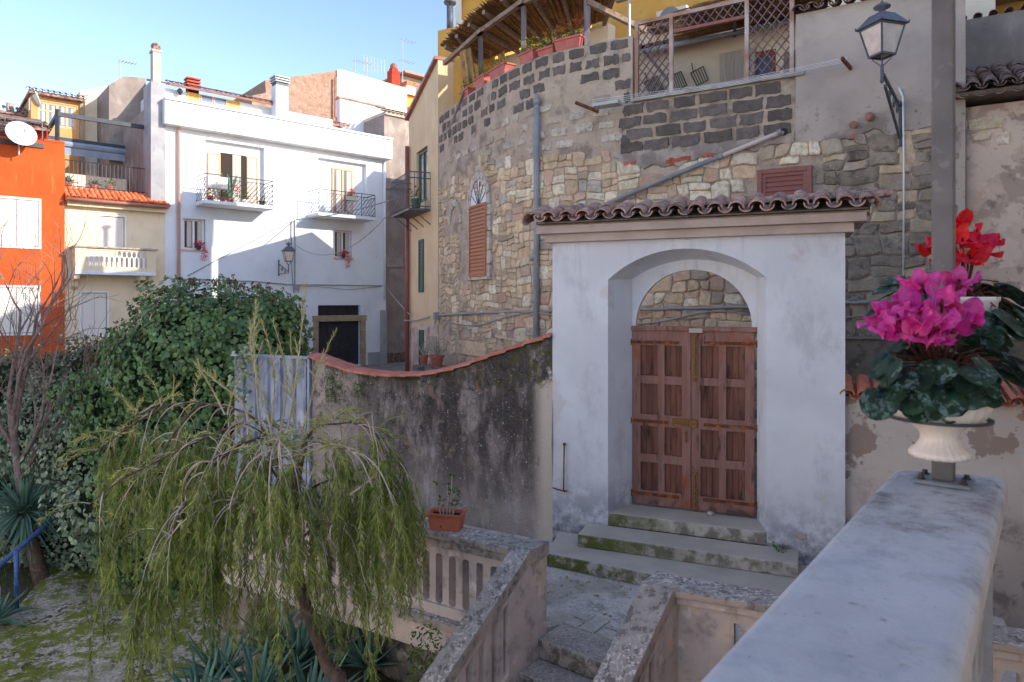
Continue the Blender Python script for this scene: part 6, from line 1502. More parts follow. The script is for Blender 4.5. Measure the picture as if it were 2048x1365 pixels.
# stone balcony
CB = W.sub(0,.75); a = CB.at(*q2_(478,360)); b = CB.at(*q2_(1025,385)); zt_ = a[1]; zb_ = CB.at(*q2_(500,548))[1]; bx0, bx1 = a[0]+.05, b[0]-.05
sb = thing('stone_balcony', 'pale stone balcony with an interlaced ring balustrade on the cream house', 'balcony', CB(bx0,-.3,zb_))
m = MB(); m.box(CB, bx0, bx1, -.75, 0, zb_, zb_+.12); m.build('slab', M['white_paint'], sb, bevel=.01)
m = MB(); m.box(CB, bx0-.06, bx1+.06, -.12, .06, zt_-.06, zt_); m.box(CB, bx0-.06, bx0+.1, -.75, -.12, zt_-.06, zt_); m.box(CB, bx1-.1, bx1+.06, -.75, -.12, zt_-.06, zt_); m.build('coping', M['lichen_stone'], sb, bevel=.01)
for x in (bx0, bx1-.3): m = MB(); m.box(CB, x, x+.3, -.12, .0, zb_+.121, zt_-.061); m.build('pier', M['cream_paint'], sb)
for x in (bx0, bx1-.1): m = MB(); m.box(CB, x, x+.1, -.75, -.121, zb_+.121, zt_-.061); m.build('side_panel', M['cream_paint'], sb)
m = MB(); m.box(CB, bx0+.3, bx1-.3, -.1, -.02, zb_+.121, zb_+.27); m.box(CB, bx0+.3, bx1-.3, -.1, -.02, zt_-.12, zt_-.061); m.build('rail_beam', M['cream_paint'], sb)
nn_ = 12; L_b = (bx1-bx0-.6)/nn_; zm = zb_+.27; hz = zt_-.12-zm
for i in range(nn_):
    x = bx0+.3+L_b*(i+.5); m = MB(); m.box(CB, x-L_b*.22, x+L_b*.22, -.09, -.03, zm, zm+hz*.6); m.tube([CB(x+L_b*.95*math.cos(j*math.pi/8)*.55,-.06,zm+hz*.78+hz*.22*math.sin(j*math.pi/8)) for j in range(17)], .018, 5, cap=False); m.build('baluster', M['white_paint'], sb)
for x in (bx0+.15, bx1-.3): m = MB(); m.prism(Fr(CB(x,0,0)[:2], (W.nn.x,W.nn.y)), [(-.75,zb_-.5),(-.75,zb_),(-.1,zb_),(-.15,zb_-.15),(-.45,zb_-.22),(-.5,zb_-.38)], 0, .16); m.build('bracket', M['cream_paint'], sb)
# orange house
OS = W.sub(sE-.01, .12)
orh = thing('orange_house', 'bright orange house with white louvred shutters at the left edge', 'house', OS(-1.5,0,-4))
zo = OS.at(100,284)[1]
o1 = (OS.s(-12), OS.s(77), OS.at(70,494)[1], OS.at(70,402)[1]); o2 = (OS.s(-12), OS.s(76), OS.at(70,666)[1], OS.at(70,576)[1])
m = MB(); wall_open(m, OS, -9, 0, -5.3, zo, [o1+(.05,), o2+(.05,)], 5); m.build('wall', M['orange_paint'], orh, fix=False)
m = MB(); m.box(OS, -2.0, .04, -.3, .05, zo, zo+.06) if False else None
for q in (o1, o2):
    shutters(orh, OS, q[0]+.02, q[1]-.02, q[2]+.02, q[3]-.02, -.04, 'white_shutter', .07, .085)
    m = MB(); e = .07
    for a, b, c, d in ((q[0]-e,q[0],q[2]-e,q[3]+e),(q[1],q[1]+e,q[2]-e,q[3]+e),(q[0],q[1],q[3],q[3]+e),(q[0],q[1],q[2]-e,q[2])): m.box(OS, a, b, .0, .04, c, d)
    m.build('window_surround', M['white_trim'], orh)
# terrace on the orange house
xx = OS.s(87); zl_ = OS.at(40,300)[1]
pr = OS.s(q1(410,0)[0]); m = MB(); m.box(OS, xx+.02, .0, -.35, .03, zo, zo+.34) if False else m.box(OS, OS.s(88), .0, -.35, .02, zo+.001, OS.at(100,281)[1]+.02); m.build('parapet_block', M['orange_paint'], orh)
m = MB(); m.box(OS, -9, xx, -.02, .06, zo-.25, zo-.1); m.build('edge_beam', M['iron_dark'], orh)
Or = OS.sub(0,-1.6); m = MB(); m.box(Or, -9, Or.s(96), -2, 0, zo-.3, Or.at(60,246)[1]); m.build('terrace_wall', M['red_paint'], orh)
# dark slatted railing
m = MB(); OSr = OS.sub(0,-.05); t1 = OSr.at(40,266)[1]
for i in range(7): z = zo-.06+i*.075; m = MB(); m.box(OSr, -9, OSr.s(44), -.03, 0, z, z+.05); m.build('slat', M['dark_door'], orh)
m = MB(); m.box(OSr, OSr.s(44), OSr.s(46), -.03, .01, zo, zo+.6); m.box(OSr, -9, OSr.s(85), -.03, .01, zo+.58, zo+.62); m.box(OSr, OSr.s(84), OSr.s(86), -.03, .01, zo-.2, zo+.62); m.build('rail', M['lamp_metal'], orh)
zr3 = Or.at(50,250)[1]
m = MB(); sl0, sl1 = -9, Or.s(100, .5); za = Or.at(60,251,.5)[1]; vs = [Or(sl0,.5,za), Or(sl1,.5,za), Or(sl1,-1.8,za+.75), Or(sl0,-1.8,za+.75), Or(sl0,.5,za-.12), Or(sl1,.5,za-.12), Or(sl1,-1.8,za+.6), Or(sl0,-1.8,za+.6)]
m.add(vs, [(0,1,2,3),(4,7,6,5),(0,4,5,1),(1,5,6,2),(2,6,7,3),(3,7,4,0)]); m.build('roof', M['tile_dark'], orh); tiles(orh, Or, Or.s(-10,.5), sl1, za+.02, .55, 2, .32, 'clay_dark', .2)
# satellite dishes
def dish(fr, px, py, n, r_, rot, lab):
    q = fr.at(px,py,n); c = fr(q[0],n,q[1]); t = thing('satellite_dish', lab, 'satellite dish', c)
    Mx = Matrix.Rotation(rot,4,'Z') @ Matrix.Rotation(math.radians(68),4,'X')
    m = MB(); pr_ = [(r_*f, .22*r_*f*f) for f in (.001,.3,.6,.85,1)]+[(r_*f, .22*r_*f*f-.02) for f in (1,.85,.6,.3,.001)]; m.lathe(c, pr_, 24, M=Mx); m.build('dish', M['white_trim'], t, smooth=True)
    f = c+(Mx @ V(0,-r_*.2,r_*1.0)); m = MB(); m.tube([c+(Mx @ V(0,-r_,.02)), f], .014, 5); m.lathe(f, [(.03,-.05),(.05,.0),(.03,.05)], 8); m.tube([c+(Mx @ V(0,0,-.03)), c+(Mx @ V(0,0,-.15)), c+(Mx @ V(0,0,-.15))+V(0,0,-r_*1.3)], .022, 6); m.build('arm', M['metal_pale'], t)
dish(OS, 41, 270, .5, .42, .9, 'large white satellite dish on the orange house terrace railing')
# ---------------- terrace above the cream house: pergola frame, pots, grey party wall
CT = W.sub(0,-.75); zt2 = zE+.55
m = MB(); m.box(CT, sE, -.02, -6, 0, zE-.3, zt2-.05); m.build('terrace_deck', M['concrete'], crh)
m = MB(); h_ = CT.at(200,326)[1]
for z in (zt2+.05, CT.at(200,328)[1]): m.tube([CT(sE,0,z), CT(-.0,0,z)], .018, 5)
for i in range(26): x = sE+(0-sE)*i/25; m.tube([CT(x,0,zt2), CT(x,0,CT.at(200,328)[1])], .010, 4)
m.build('terrace_railing', M['iron_dark'], crh)
def pp2(x, y, n): q = CT.at(*q1(x,y), n); return CT(q[0],n,q[1])
fr_ = thing('awning_pergola', 'dark grey steel awning frame on the terrace of the cream house', 'pergola', CT(-1,0,zt2))
A = pp2(965,840,-.1); 
for P_, Q_ in ((V(*pp2(965,830,-.1)), V(*pp2(965,1255,-.1))), (V(*pp2(372,735,-.1)), V(*pp2(372,1160,-.1)))):
    m = MB(); m.bar(P_+V(0,0,.12), V(P_.x,P_.y,zt2-.05), .10, .10); m.build('post', M['beam_dark'], fr_)
B1, B2 = pp2(375,738,-.1), pp2(965,838,-.1)
B1.z = B2.z = (B1.z+B2.z)/2
back = -3.0
C1, C2 = CT(CT.s(q1(372,0)[0],-.1), back, B1.z-.25), CT(CT.s(q1(965,0)[0],-.1), back, B1.z-.25)
for a, b in ((B1,B2),(C1,C2),(B1,C1),(B2,C2)): m = MB(); m.bar(a, b, .10, .14); m.build('beam', M['beam_dark'], fr_)
for c in (C1, C2): m = MB(); m.bar(c, V(c.x,c.y,zt2-.05), .10, .10); m.build('post', M['beam_dark'], fr_)
m = MB(); m.tube([C1-V(0,0,.16), C2-V(0,0,.16)], .12, 8); m.quad(C1-V(0,0,.18), C2-V(0,0,.18), C2-V(0,0,.55), C1-V(0,0,.55)); m.build('awning', M['awning'], fr_)
# grey party wall with chimney
PG = Fr(CT(CT.s(300), 0, 0)[:2], (W.nn.x, W.nn.y))
gp = thing('grey_block', 'tall weathered grey rendered block with a slim chimney behind the cream house terrace', 'building', W(-.5,-4,4))
x0 = W.s(326); 
m = MB(); m.box(W, W.s(300,), -.02, -.9, .12, -.2 if False else zE-.0, W.at(313,166)[1]); m.build('pier', M['blue_grey_wall'], gp)
W4 = W.sub(0,-4.2)
gx0, gx1 = W4.s(218), W4.s(297); zz0 = W4.at(240,155)[1]; g2 = W4.s(300)
m = MB(); m.prism(W4, [(gx0,3),(W4.s(330),3),(W4.s(330),W4.at(300,178)[1]),(W4.s(292),W4.at(292,178)[1]),(W4.s(291),W4.at(291,156)[1]),(W4.s(247),W4.at(247,153)[1]),(gx0,W4.at(218,170)[1])], -3, 0); m.build('wall', M['brown_gable'] if False else M['grey_render'], gp)
m = MB(); m.box(W, -.5, -.1, -4.2, -.9, zE-.2, W.at(313,190)[1]-.4); m.build('side_wall', M['grey_render'], gp)
sc = W.sub(0,-.1); cx0, cx1 = sc.s(306), sc.s(322); m = MB(); m.box(sc, cx0, cx1, -.35, 0, zE, sc.at(313,104)[1]); m.build('chimney_shaft', M['moulding'], gp)
zc = sc.at(313,104)[1]; m = MB(); m.box(sc, cx0-.03, cx1+.03, -.4, .03, zc, zc+.08); m.build('chimney_cap', M['moulding'], gp)
m = MB(); c = sc((cx0+cx1)/2,-.17,zc+.22); m.lathe(c, [(.05,-.14),(.07,-.1)]+[(.17*math.cos(a),.15*math.sin(a)) for a in (-.9,-.5,0,.5,.9,1.3)]+[(.01,.16)], 16, flute=24, fl=-.12); m.build('cowl', M['tile_dark'], gp)
# white plaster side wall and glazed veranda house
W6 = W.sub(0,-6.5)
bh = thing('white_back_house', 'plain white house gable behind the awning frame', 'house', W6(-2,0,3))
m = MB(); m.prism(W6, [(W6.s(160),2),(W6.s(222),2),(W6.s(222),W6.at(222,172)[1]),(W6.s(160),W6.at(160,182)[1])], -5, 0); m.build('wall', M['warm_white'], bh)
W7 = W.sub(0,-6.2)
vh = thing('veranda_house', 'house with a glazed orange framed veranda under a tiled roof at the upper left', 'house', W7(-4,0,3))
v0, v1 = W7.s(62), W7.s(160)
m = MB(); zv0 = 2; zv1 = W7.at(100,196)[1]
wv = (W7.s(q1(245,0)[0]), W7.s(q1(497,0)[0]), W7.at(110,254)[1], W7.at(110,207)[1])
wall_open(m, W7, v0, v1, 2, zv1, [wv+(.1,)], 4); m.build('wall', M['veranda_wall'], vh, fix=False)
window(vh, W7, wv[0], wv[1], wv[2], wv[3], -.08, 'tan_frame', 'glass_blue', .08, 3, 'veranda_window', True, trans=.35)
m = MB(); m.box(W7, v0-.1, v1+.1, -4, .3, zv1, zv1+.12); m.build('roof', M['tile_dark'], vh); tiles(vh, W7, v0-.1, v1+.05, zv1+.14, .35, 1, .2, 'clay_dark', .2)
m = MB(); m.box(W7, v1-.02, v1+.16, -.5, .1, 2, zv1+.1); m.build('pilaster', M['door_stone'], vh)
dish(W7, 67, 196, .0, .36, 2.4, 'small white satellite dish on the veranda house roof')
W9 = W.sub(0,-7.5); fh = thing('far_house', 'low distant house with a tiled roof and blue windows at the far left', 'house', W9(-6,0,3))
z9 = W9.at(40,234)[1]; m = MB(); m.box(W9, W9.s(-60), W9.s(66), -4, 0, 2, z9); m.build('wall', M['warm_white'], fh); m = MB(); m.box(W9, W9.s(-60), W9.s(66), -4, .3, z9, z9+.1); m.build('roof', M['tile_dark'], fh); tiles(fh, W9, W9.s(10), W9.s(66), z9+.12, .32, 2, .35, 'clay_dark', .22)
for px in (50,58): q = rect(W9, (px-3,238), (px+3,246)); window(fh, W9, q[0], q[1], q[2], q[3], .0, 'white_trim', 'glass_blue', .04, 0)
c0 = W9.at(20,207,-1); m = MB(); m.tube([W9(c0[0],-1,z9-.5), W9(c0[0],-1,c0[1])], .14, 10); tag(m.build('flue_pipe', M['concrete']), 'round pale flue standing alone on the roofs at the far left', 'flue')
# pots on that terrace
for x_, y_, kd, mt, lb, hh in ((440,1195,'agave','terracotta','potted agave at the left end of the terrace over the cream house',.5),(612,1215,'agave','pot_pink','potted agave in the middle of the terrace over the cream house',.4),(712,1220,'leaf','terracotta','leafy potted plant on the right part of the terrace over the cream house',.35)):
    q = CT.at(*q1(x_,y_), -.3); potted(CT, q[0], -.3, zt2-.04, .13, .24, lb, mt, kd, grp='potted plants on the terrace over the cream house', hh=hh)
m = MB(); q = W.sub(0,-3); m.box(q, sE, -.6, -.2, 0, zt2-.1, q.at(180,352)[1]); tag(m.build('terrace_parapet', M['warm_white']), 'low white wall at the back of the cream house terrace', 'wall')
# ---------------- roofs behind the white house: brown gable, cream wall, orange terrace
G1 = W.sub(0,-5.5)
bg_ = thing('brown_house', 'tall brown rendered gable with a cream side behind the white house', 'building', G1(6,0,5))
m = MB(); m.prism(G1, [(G1.s(504),5),(G1.s(673),5),(G1.s(673),G1.at(673,142)[1]),(G1.s(530),G1.at(530,161)[1]),(G1.s(532),G1.at(532,186)[1]),(G1.s(504),G1.at(504,192)[1])], -6, 0); m.build('wall', M['brown_gable'], bg_)
e0_, e1_ = G1.s(673), G1.s(812)
m = MB(); m.prism(G1, [(e0_,5),(e1_,5),(e1_,G1.at(812,178)[1]),(G1.s(682),G1.at(682,141)[1]),(e0_,G1.at(673,140)[1])], -4, .1); m.build('cream_wall', M['warm_white'], bg_)
m = MB(); q = G1.sub(0,.2); m.tube([q(q.s(671),0,q.at(671,155)[1]), q(q.s(671),0,q.at(671,235)[1])], .06, 8); m.build('downpipe', M['gutter'], bg_)
G2 = W.sub(0,-2.2)
ww = thing('stepped_wall', 'white side wall with a stepped tile edge behind the right end of the white house', 'wall', G2(8,0,6.5))
tp2 = [(1170,440),(1250,457),(1340,478),(1450,500),(1470,520)]; pl_ = [G2.at(*q3(x,y)) for x,y in tp2]
m = MB(); m.prism(G2, [(pl_[0][0],5),(pl_[-1][0],5)]+pl_[::-1], -.3, 0); m.build('wall', M['white_paint'], ww)
for i in range(9):
    f = i/8; x_ = 1175+f*270; y_ = 442+f*62; q = G2.at(*q3(x_,y_)); m = MB(); m.box(G2, q[0]-.14, q[0]+.14, -.38, .1, q[1]-.02, q[1]+.05); m.build('edge_tile', M['tile_old'], ww)
G3 = W.sub(0,-7); ot = thing('orange_terrace_house', 'yellow and orange terrace house behind the roofs at the street end', 'house', G3(11,0,6))
q = rect(G3, (775,182), (850,235)); m = MB(); m.box(G3, G3.s(770), G3.s(900), -4, 0, 5, G3.at(800,188)[1]); m.build('wall', M['ochre'], ot)
m = MB(); m.box(G3, G3.s(772), G3.s(900), -.2, .2, G3.at(800,188)[1], G3.at(800,183)[1]); m.build('ledge', M['orange_paint'], ot)
m = MB(); m.box(G3, G3.s(770), G3.s(900), .001, .12, 5, G3.at(810,214)[1]); m.build('red_band', M['red_paint'], ot)
G4 = W.sub(0,-11); m = MB(); m.box(G4, G4.s(803), G4.s(940), -4, 0, 6, G4.at(830,158)[1]); m.build('upper_wall', M['grey_render'], ot)
m = MB(); m.box(G4, G4.s(800), G4.s(940), -4, .6, G4.at(830,157)[1], G4.at(830,153)[1]); m.build('roof', M['gutter'], ot)
q = rect(G4, (829,168), (845,176)); window(ot, G4, q[0], q[1], q[2], q[3], 0, 'brown_frame', 'glass_blue', .05, 0)
def chim(fr, px, pyb, pyt, w, mat, lab, cap=True):
    a = fr.at(px,pyb); b = fr.at(px,pyt); t = thing('chimney', lab, 'chimney', fr(a[0],0,a[1])); m = MB(); m.box(fr, a[0]-w, a[0]+w, -2*w, 0, a[1]-.5, b[1]-.25); m.build('shaft', M[mat], t)
    m = MB(); m.box(fr, a[0]-w*.7, a[0]+w*.7, -1.7*w, -.3*w, b[1]-.25, b[1]-.1); m.build('neck', M[mat], t)
    m = MB(); m.lathe(fr(a[0],-w,b[1]-.1), [(.05,0)]+[(w*.8*math.cos(x),w*.8*math.sin(x)+.1) for x in (-.8,-.3,.2,.7,1.2,1.55)], 12, flute=12, fl=-.1); m.build('cowl', M['brown_frame'], t)
chim(G1.sub(0,-1), 792, 168, 132, .26, 'red_paint', 'red chimney with a ribbed round cowl behind the cream wall')
p = G3.at(822,172,.3); m = MB(); f3 = G3.sub(p[0],.3); 
t = thing('chimney', 'short white chimney with a red tiled top on the orange terrace house', 'chimney', f3(0,0,p[1])); m.box(f3, -.28, .28, -.5, 0, p[1]-.5, p[1]); m.build('shaft', M['white_trim'], t); m = MB(); m.box(f3, -.32, .32, -.55, .05, p[1], p[1]+.22); m.build('top', M['tile_orange'], t)
def antenna(fr, px, yb, yt, arms, lab, vert=False):
    a = fr.at(px,yb); b = fr.at(px,yt); m = MB(); m.tube([fr(a[0],0,a[1]), fr(a[0],0,b[1])], .028, 5)
    for y, dx0, dx1 in arms:
        z = fr.at(px,y)[1]; s0, s1 = fr.s(px+dx0), fr.s(px+dx1); m.tube([fr(s0,0,z), fr(s1,0,z)], .02, 4)
        k = max(2, int(abs(dx1-dx0)/6))
        for i in range(k+1):
            x = s0+(s1-s0)*i/k
            if vert: m.tube([fr(x,0,z-.45), fr(x,0,z+.45)], .012, 4)
            else: m.tube([fr(x,-.25,z), fr(x,.25,z)], .010, 4)
    tag(m.build('antenna', M['antenna']), lab, 'antenna', 'television antennas on the roofs')
antenna(G1, 710, 145, 118, [(121,0,30)], 'short antenna on the cream wall, left of the big aerial with upright rods')
antenna(G1, 733, 185, 118, [(128,-5,36)], 'big television aerial with upright rods on the cream wall', True)
antenna(G1, 805, 165, 78, [(79,-2,24),(121,-3,22)], 'tall antenna with two arms next to the red chimney')
antenna(W4, 239, 158, 122, [(122,0,32)], 'antenna with a single arm on the grey block at the left')
# ================================================================= BALUSTRADES AND GARDEN STAIRS
class Shear:
    def __init__(s, fr, k, s0=0): s.fr = fr; s.k = k; s.s0 = s0
    def __call__(s, t, n, z): return s.fr(t, n, z+s.k*(t-s.s0))
def baluster_shape(x, p, w, z0, z1, k=4):
    """flat upright with flared ends so that neighbours leave round-ended slots"""
    r = (p-w)/2; L = []; Rr = []
    for i in range(k+1):
        a = math.pi/2*i/k; L.append((x-p/2+r*math.sin(a)*1.0, z0+r*(1-math.cos(a))))
    for i in range(k+1):
        a = math.pi/2*(1-i/k); L.append((x-p/2+r*math.sin(a), z1-r*(1-math.cos(a))))
    return L+[(2*x-q[0], q[1]) for q in L[::-1]]
def balusters(par, fr, s0, s1, z0, z1, pitch, w, n0, n1, mat='baluster'):
    k = max(1, round((s1-s0)/pitch)); p = (s1-s0)/k
    for i in range(k):
        m = MB(); m.prism(fr, baluster_shape(s0+p*(i+.5), p-.0008, w, z0, z1), n0, n1); m.build('baluster', M[mat], par)
ZC = -2.157
# left balustrade on the landing edge
LBF = Fr(LB0, (.855,-.519))
lb = thing('landing_balustrade', 'lichen covered stone balustrade along the left edge of the landing, under the terracotta planter', 'balustrade', LBF(-1.5,0,ZL))
x0 = -4.0; m = MB(); m.box(LBF, x0, .02, -.24, .03, ZC-.07, ZC); m.build('handrail', M['lichen_stone'], lb, bevel=.015)
m = MB(); m.box(LBF, x0, -.0, -.21, -.0, ZC-.15, ZC-.071); m.build('rail_moulding', M['lichen_stone'], lb, bevel=.012)
m = MB(); m.box(LBF, x0, -.0, -.17, -.03, ZC-.22, ZC-.151); m.build('upper_beam', M['baluster'], lb)
balusters(lb, LBF, x0+.1, -.02, ZL+.10, ZC-.221, .155, .075, -.155, -.045)
m = MB(); m.box(LBF, x0, .0, -.18, -.02, ZL+.0, ZL+.099); m.build('lower_beam', M['baluster'], lb)
m = MB(); m.box(LBF, x0, .06, -.2, .07, ZL-.09, ZL-.002); m.build('plinth', M['lichen_stone'], lb, bevel=.015)
m = MB(); m.box(LBF, x0, .05, -.15, .045, ZL-.33, ZL-.091); m.build('base_band', M['baluster'], lb, bevel=.01)
# stair flight
sf = thing('garden_stairs', 'worn speckled stone steps going down from the landing into the garden', 'stairs', ST_(.5,1,-4.5))
for k in range(9):
    zt_ = ZL-.172*k+(.004 if k == 0 else 0); m = MB(); n0 = .28*(k-1) if k else -.33; m.box(ST_, .0, 1.07, n0, .28*k+.02, zt_-.07, zt_); o = m.build('tread', M['stair_step'], sf, bevel=.018)
    m = MB(); m.box(ST_, .0, 1.07, n0, .28*k-.01, zt_-.6, zt_-.0705); m.build('riser', M['stair_step'], sf)
# sloping balustrades
RA = Fr(ST_(0,0,0)[:2], (.62,.785)); SLP = .62
def stair_rail(nm, lab, off, w):
    t = thing('stair_balustrade', lab, 'balustrade', ST_(off,0,ZL))
    fr = Fr(ST_(off, 0, 0)[:2], (.62,.785))     # n > 0 points to the right of the flight
    sh_ = Shear(fr, SLP, -.13)
    m = MB(); m.box(sh_, -3.0, -.13, -w, 0, ZC-.12, ZC); m.build('handrail', M['lichen_stone'], t, bevel=.008)
    m = MB(); m.box(fr, -.129, .16, -w-.01, 0.002, ZC-.12, ZC+.003); m.build('post_cap', M['lichen_stone'], t, bevel=.01)
    m = MB(); m.box(fr, -.129, .12, -w+.01, -.004, ZL-.7, ZC-.121); m.prism(fr, [(-.42,ZL-.6),(-.13,ZL-.6),(-.13,ZC-.121),(-.42,ZC-.121-.29*SLP)], -w+.01, -.004); m.build('post', M['baluster'], t)
    balusters(t, sh_, -2.9, -.42, ZL+.04, ZC-.17, .155, .075, -w+.04, -.03)
    m = MB(); m.box(sh_, -3.0, -.421, -w+.02, -.012, ZC-.169, ZC-.121); m.build('upper_beam', M['baluster'], t)
    m = MB(); m.box(sh_, -3.0, -.421, -w+.0, .0, ZL-.35, ZL+.039); m.build('string', M['baluster'], t)
    return t
stair_rail('l', 'sloping stone balustrade on the left side of the garden stairs, crusted with pale lichen', 0, .20)
stair_rail('r', 'sloping stone balustrade on the right side of the garden stairs, beside the big parapet', 1.33, .26)
RBF = Fr((1.136,5.44), (.922,-.387))
rb_ = thing('landing_balustrade', 'stone balustrade with white flecked top right of the garden stairs, partly behind the foreground parapet', 'balustrade', RBF(.8,0,ZL))
m = MB(); m.box(RBF, .0, 2.6, -.02, .27, ZC-.06, ZC-.0015); m.build('handrail', M['lichen_stone'], rb_, bevel=.012)
m = MB(); m.box(RBF, .1, 2.6, .0, .24, ZC-.12, ZC-.061); m.build('rail_moulding', M['baluster'], rb_, bevel=.012)
m = MB(); m.box(RBF, .12, 2.6, .04, .2, ZC-.2, ZC-.121); m.build('upper_beam', M['baluster'], rb_)
m = MB(); wall_open(m, Fr(RBF(0,.2,0)[:2], (.922,-.387)), .1, .62, -4.6, ZC-.2, [], .16); m.build('pier_panel', M['baluster'], rb_)
balusters(rb_, RBF, .62, 2.6, ZL+.0, ZC-.201, .30, .17, .05, .19)
m = MB(); m.box(RBF, .62, 2.6, .03, .22, -4.6, ZL-.001); m.build('base', M['baluster'], rb_)
# ================================================================= TERRACE PARAPET IN THE FOREGROUND
PF = Fr((1.303,1.794), (.62,.785)); ZP = -.46
tp_ = thing('terrace_parapet', 'broad pale stone parapet top running through the lower right foreground', 'parapet', PF(-1,0,-1.46))
m = MB(); c = [PF(-3.4,-.2576,0), PF(-.064,-.2576,0), PF(.02,0,0), PF(-3.4,0,0)]; m.slab([(v.x,v.y) for v in c], ZP-.09, ZP); m.build('coping', M['parapet'], tp_, bevel=.028, seg=5)
m = MB(); m.box(PF, -3.4, -.02, -.235, -.025, ZP-.20, ZP-.088); m.build('upper_beam', M['parapet'], tp_, bevel=.02, seg=3)
balusters(tp_, PF, -3.3, -.08, -1.42, ZP-.201, .16, .085, -.20, -.045, 'parapet')
m = MB(); m.box(PF, -3.4, -.04, -.235, -.02, -5.3, -1.421); m.build('base', M['parapet'], tp_)
m = MB(); m.box(PF, -.079, -.04, -.23, -.03, -1.42, ZP-.201); m.build('end_pier', M['parapet'], tp_)
TR = Fr(PF(-.10,-.05,0)[:2], (.922,-.387)); 
o = thing('terrace_parapet', 'short return of the terrace parapet leaving the picture at the right edge', 'parapet', TR(1,0,-1.46))
m = MB(); m.box(TR, .22, 2.6, -.02, .2, ZP-.09, ZP-.002); m.build('coping', M['parapet'], o, bevel=.02)
m = MB(); m.box(TR, .22, 2.6, .0, .18, -5.2, ZP-.091); m.build('wall', M['parapet'], o)
m = MB(); q = [PF(-3.4,.0,0), PF(-.1,.0,0), TR(2.6,.2,0), V(3.9,-1.2,0), V(2,-4,0)]; m.slab([(v.x,v.y) for v in q], -1.6, -1.46); structure(m.build('terrace_floor', M['concrete']))
# unseen houses right of the camera, placed to shade the foreground
hh = thing('terrace_house', 'pale house standing beside the terrace, right of the view', 'house', (6,-1,-5))
m = MB(); m.slab([(2.9,-7),(13,-7),(13,3.8),(5.3,3.8),(5.3,1.0),(2.9,1.0)], -5.2, 4.2); m.build('wall', M['warm_white'], hh)
hh = thing('tall_shade_house', 'unseen tall rendered house right of the view, added to shade the garden', 'house', PW(8,-3,-3))
m = MB(); m.box(PW, 5, 17, -8, 2.5, -3, 8.4); m.build('wall', M['cream_paint'], hh)  # unseen block, pushed forward to keep the sun off the ivy
# unseen houses added to bounce sunlight into the shade, with a paved yard below them
for i, (y0, y1, h_, mt, lb_) in enumerate(((-16,-8.6,7.5,'white_paint','wide pale house on the far side of the yard, unseen, added to bounce light, furthest behind the view'),(-8.5,-1.2,6.2,'white_paint','white house on the far side of the yard, unseen, added to bounce light'),(-1.1,5.8,7.0,'warm_white','pale house on the far side of the yard, unseen, added to bounce light, nearest to the orange house'))):
    f_ = Fr((-13.5,y0),(0,1)); L = y1-y0; ops = [(L*a, L*a+1.0, b, b+1.4, .15) for a in (.15,.45,.75) for b in (-2.5,.7,3.3) if b+1.6 < h_]
    t = thing('bounce_house', lb_, 'house', (-13.5,(y0+y1)/2,-5.2)); m = MB(); wall_open(m, f_, 0, L, -5.2, h_, ops, 7); m.build('wall', M[mt], t, fix=False)
    for o_ in ops: m = MB(); m.box(f_, o_[0]+.02, o_[1]-.02, -.14, -.10, o_[2]+.02, o_[3]-.02); m.build('shutter', M['white_shutter'], t)
    m = MB(); m.box(f_, -.1, L+.1, -7, .35, h_, h_+.12); m.build('roof', M['tile_orange'], t)
m = MB(); m.slab([(-13.5,-18),(2.5,-18),(2.5,-1),(-3.5,4.2),(-13.5,6.5)], -5.28, -5.16); structure(m.build('bounce_yard', M['low_wall']))  # pale slab added out of view to bounce sunlight upward
# metal post with base plate
pp_ = V(1.098,1.737,0)
po = thing('metal_post', 'square dark metal post bolted on the foreground parapet', 'post', (pp_.x,pp_.y,ZP)); PQ = Fr((pp_.x,pp_.y), (.785,-.62))
m = MB(); m.box(PQ, -.063, .063, -.052, .052, ZP+.001, ZP+.010); m.build('base_plate', M['plate_metal'], po, bevel=.002)
m = MB(); m.box(PQ, -.024, .024, -.024, .024, ZP+.0102, 2.4); m.build('pole', M['post_metal'], po, bevel=.004, seg=3)
for a, b in ((-.045,.03),(.045,.03),(.047,-.035),(-.045,-.035)): m = MB(); m.lathe(PQ(a,b,ZP+.010), [(.011,0),(.011,.003),(.007,.0035),(.007,.011)], 6); m.build('bolt', M['iron_dark'], po, fix=False)
# urn held by a ring
uc = pY(1878,838,1.585)
ur = thing('flower_urn', 'fluted white urn held in a metal ring against the dark post', 'urn', (uc.x,uc.y,uc.z-.085))
pf = [(.0,-.088),(.058,-.088),(.061,-.080),(.056,-.072),(.045,-.062),(.038,-.050),(.036,-.040),(.040,-.028),(.056,-.014),(.078,-.003),(.092,.012),(.098,.028),(.102,.05),(.106,.08),(.112,.088),(.106,.088),(.098,.075),(.0,.07)]
m = MB(); m.lathe(uc, pf, 72, flute=24, fl=.05); m.build('vase', M['urn'], ur, smooth=True, fix=False)
m = MB(); m.lathe(uc+V(0,0,.071), [(.0,0),(.09,.0),(.0,.004)], 16); m.build('soil', M['black_soil'], ur)
rg = thing('pot_holder', 'flat metal ring bracket on the post carrying the fluted urn', 'ring bracket', (uc.x,uc.y,uc.z))
m = MB(); k = 40; vs = []
for i in range(k):
    a = 2*math.pi*i/k
    for r_, z_ in ((.094,-.003),(.104,-.003),(.104,.003),(.094,.003)): vs.append(uc+V(r_*1.0*math.cos(a)*1.02, r_*math.sin(a)*1.02, z_+.002))
m.add(vs, [(4*i+j, 4*i+(j+1)%4, 4*((i+1)%k)+(j+1)%4, 4*((i+1)%k)+j) for i in range(k) for j in range(4)]); m.build('ring', M['iron_dark'], rg)
m = MB(); m.bar(uc+V(.03,.095,0), pp_+V(0,-.02,uc.z), .03, .006); m.build('arm', M['iron_dark'], rg)
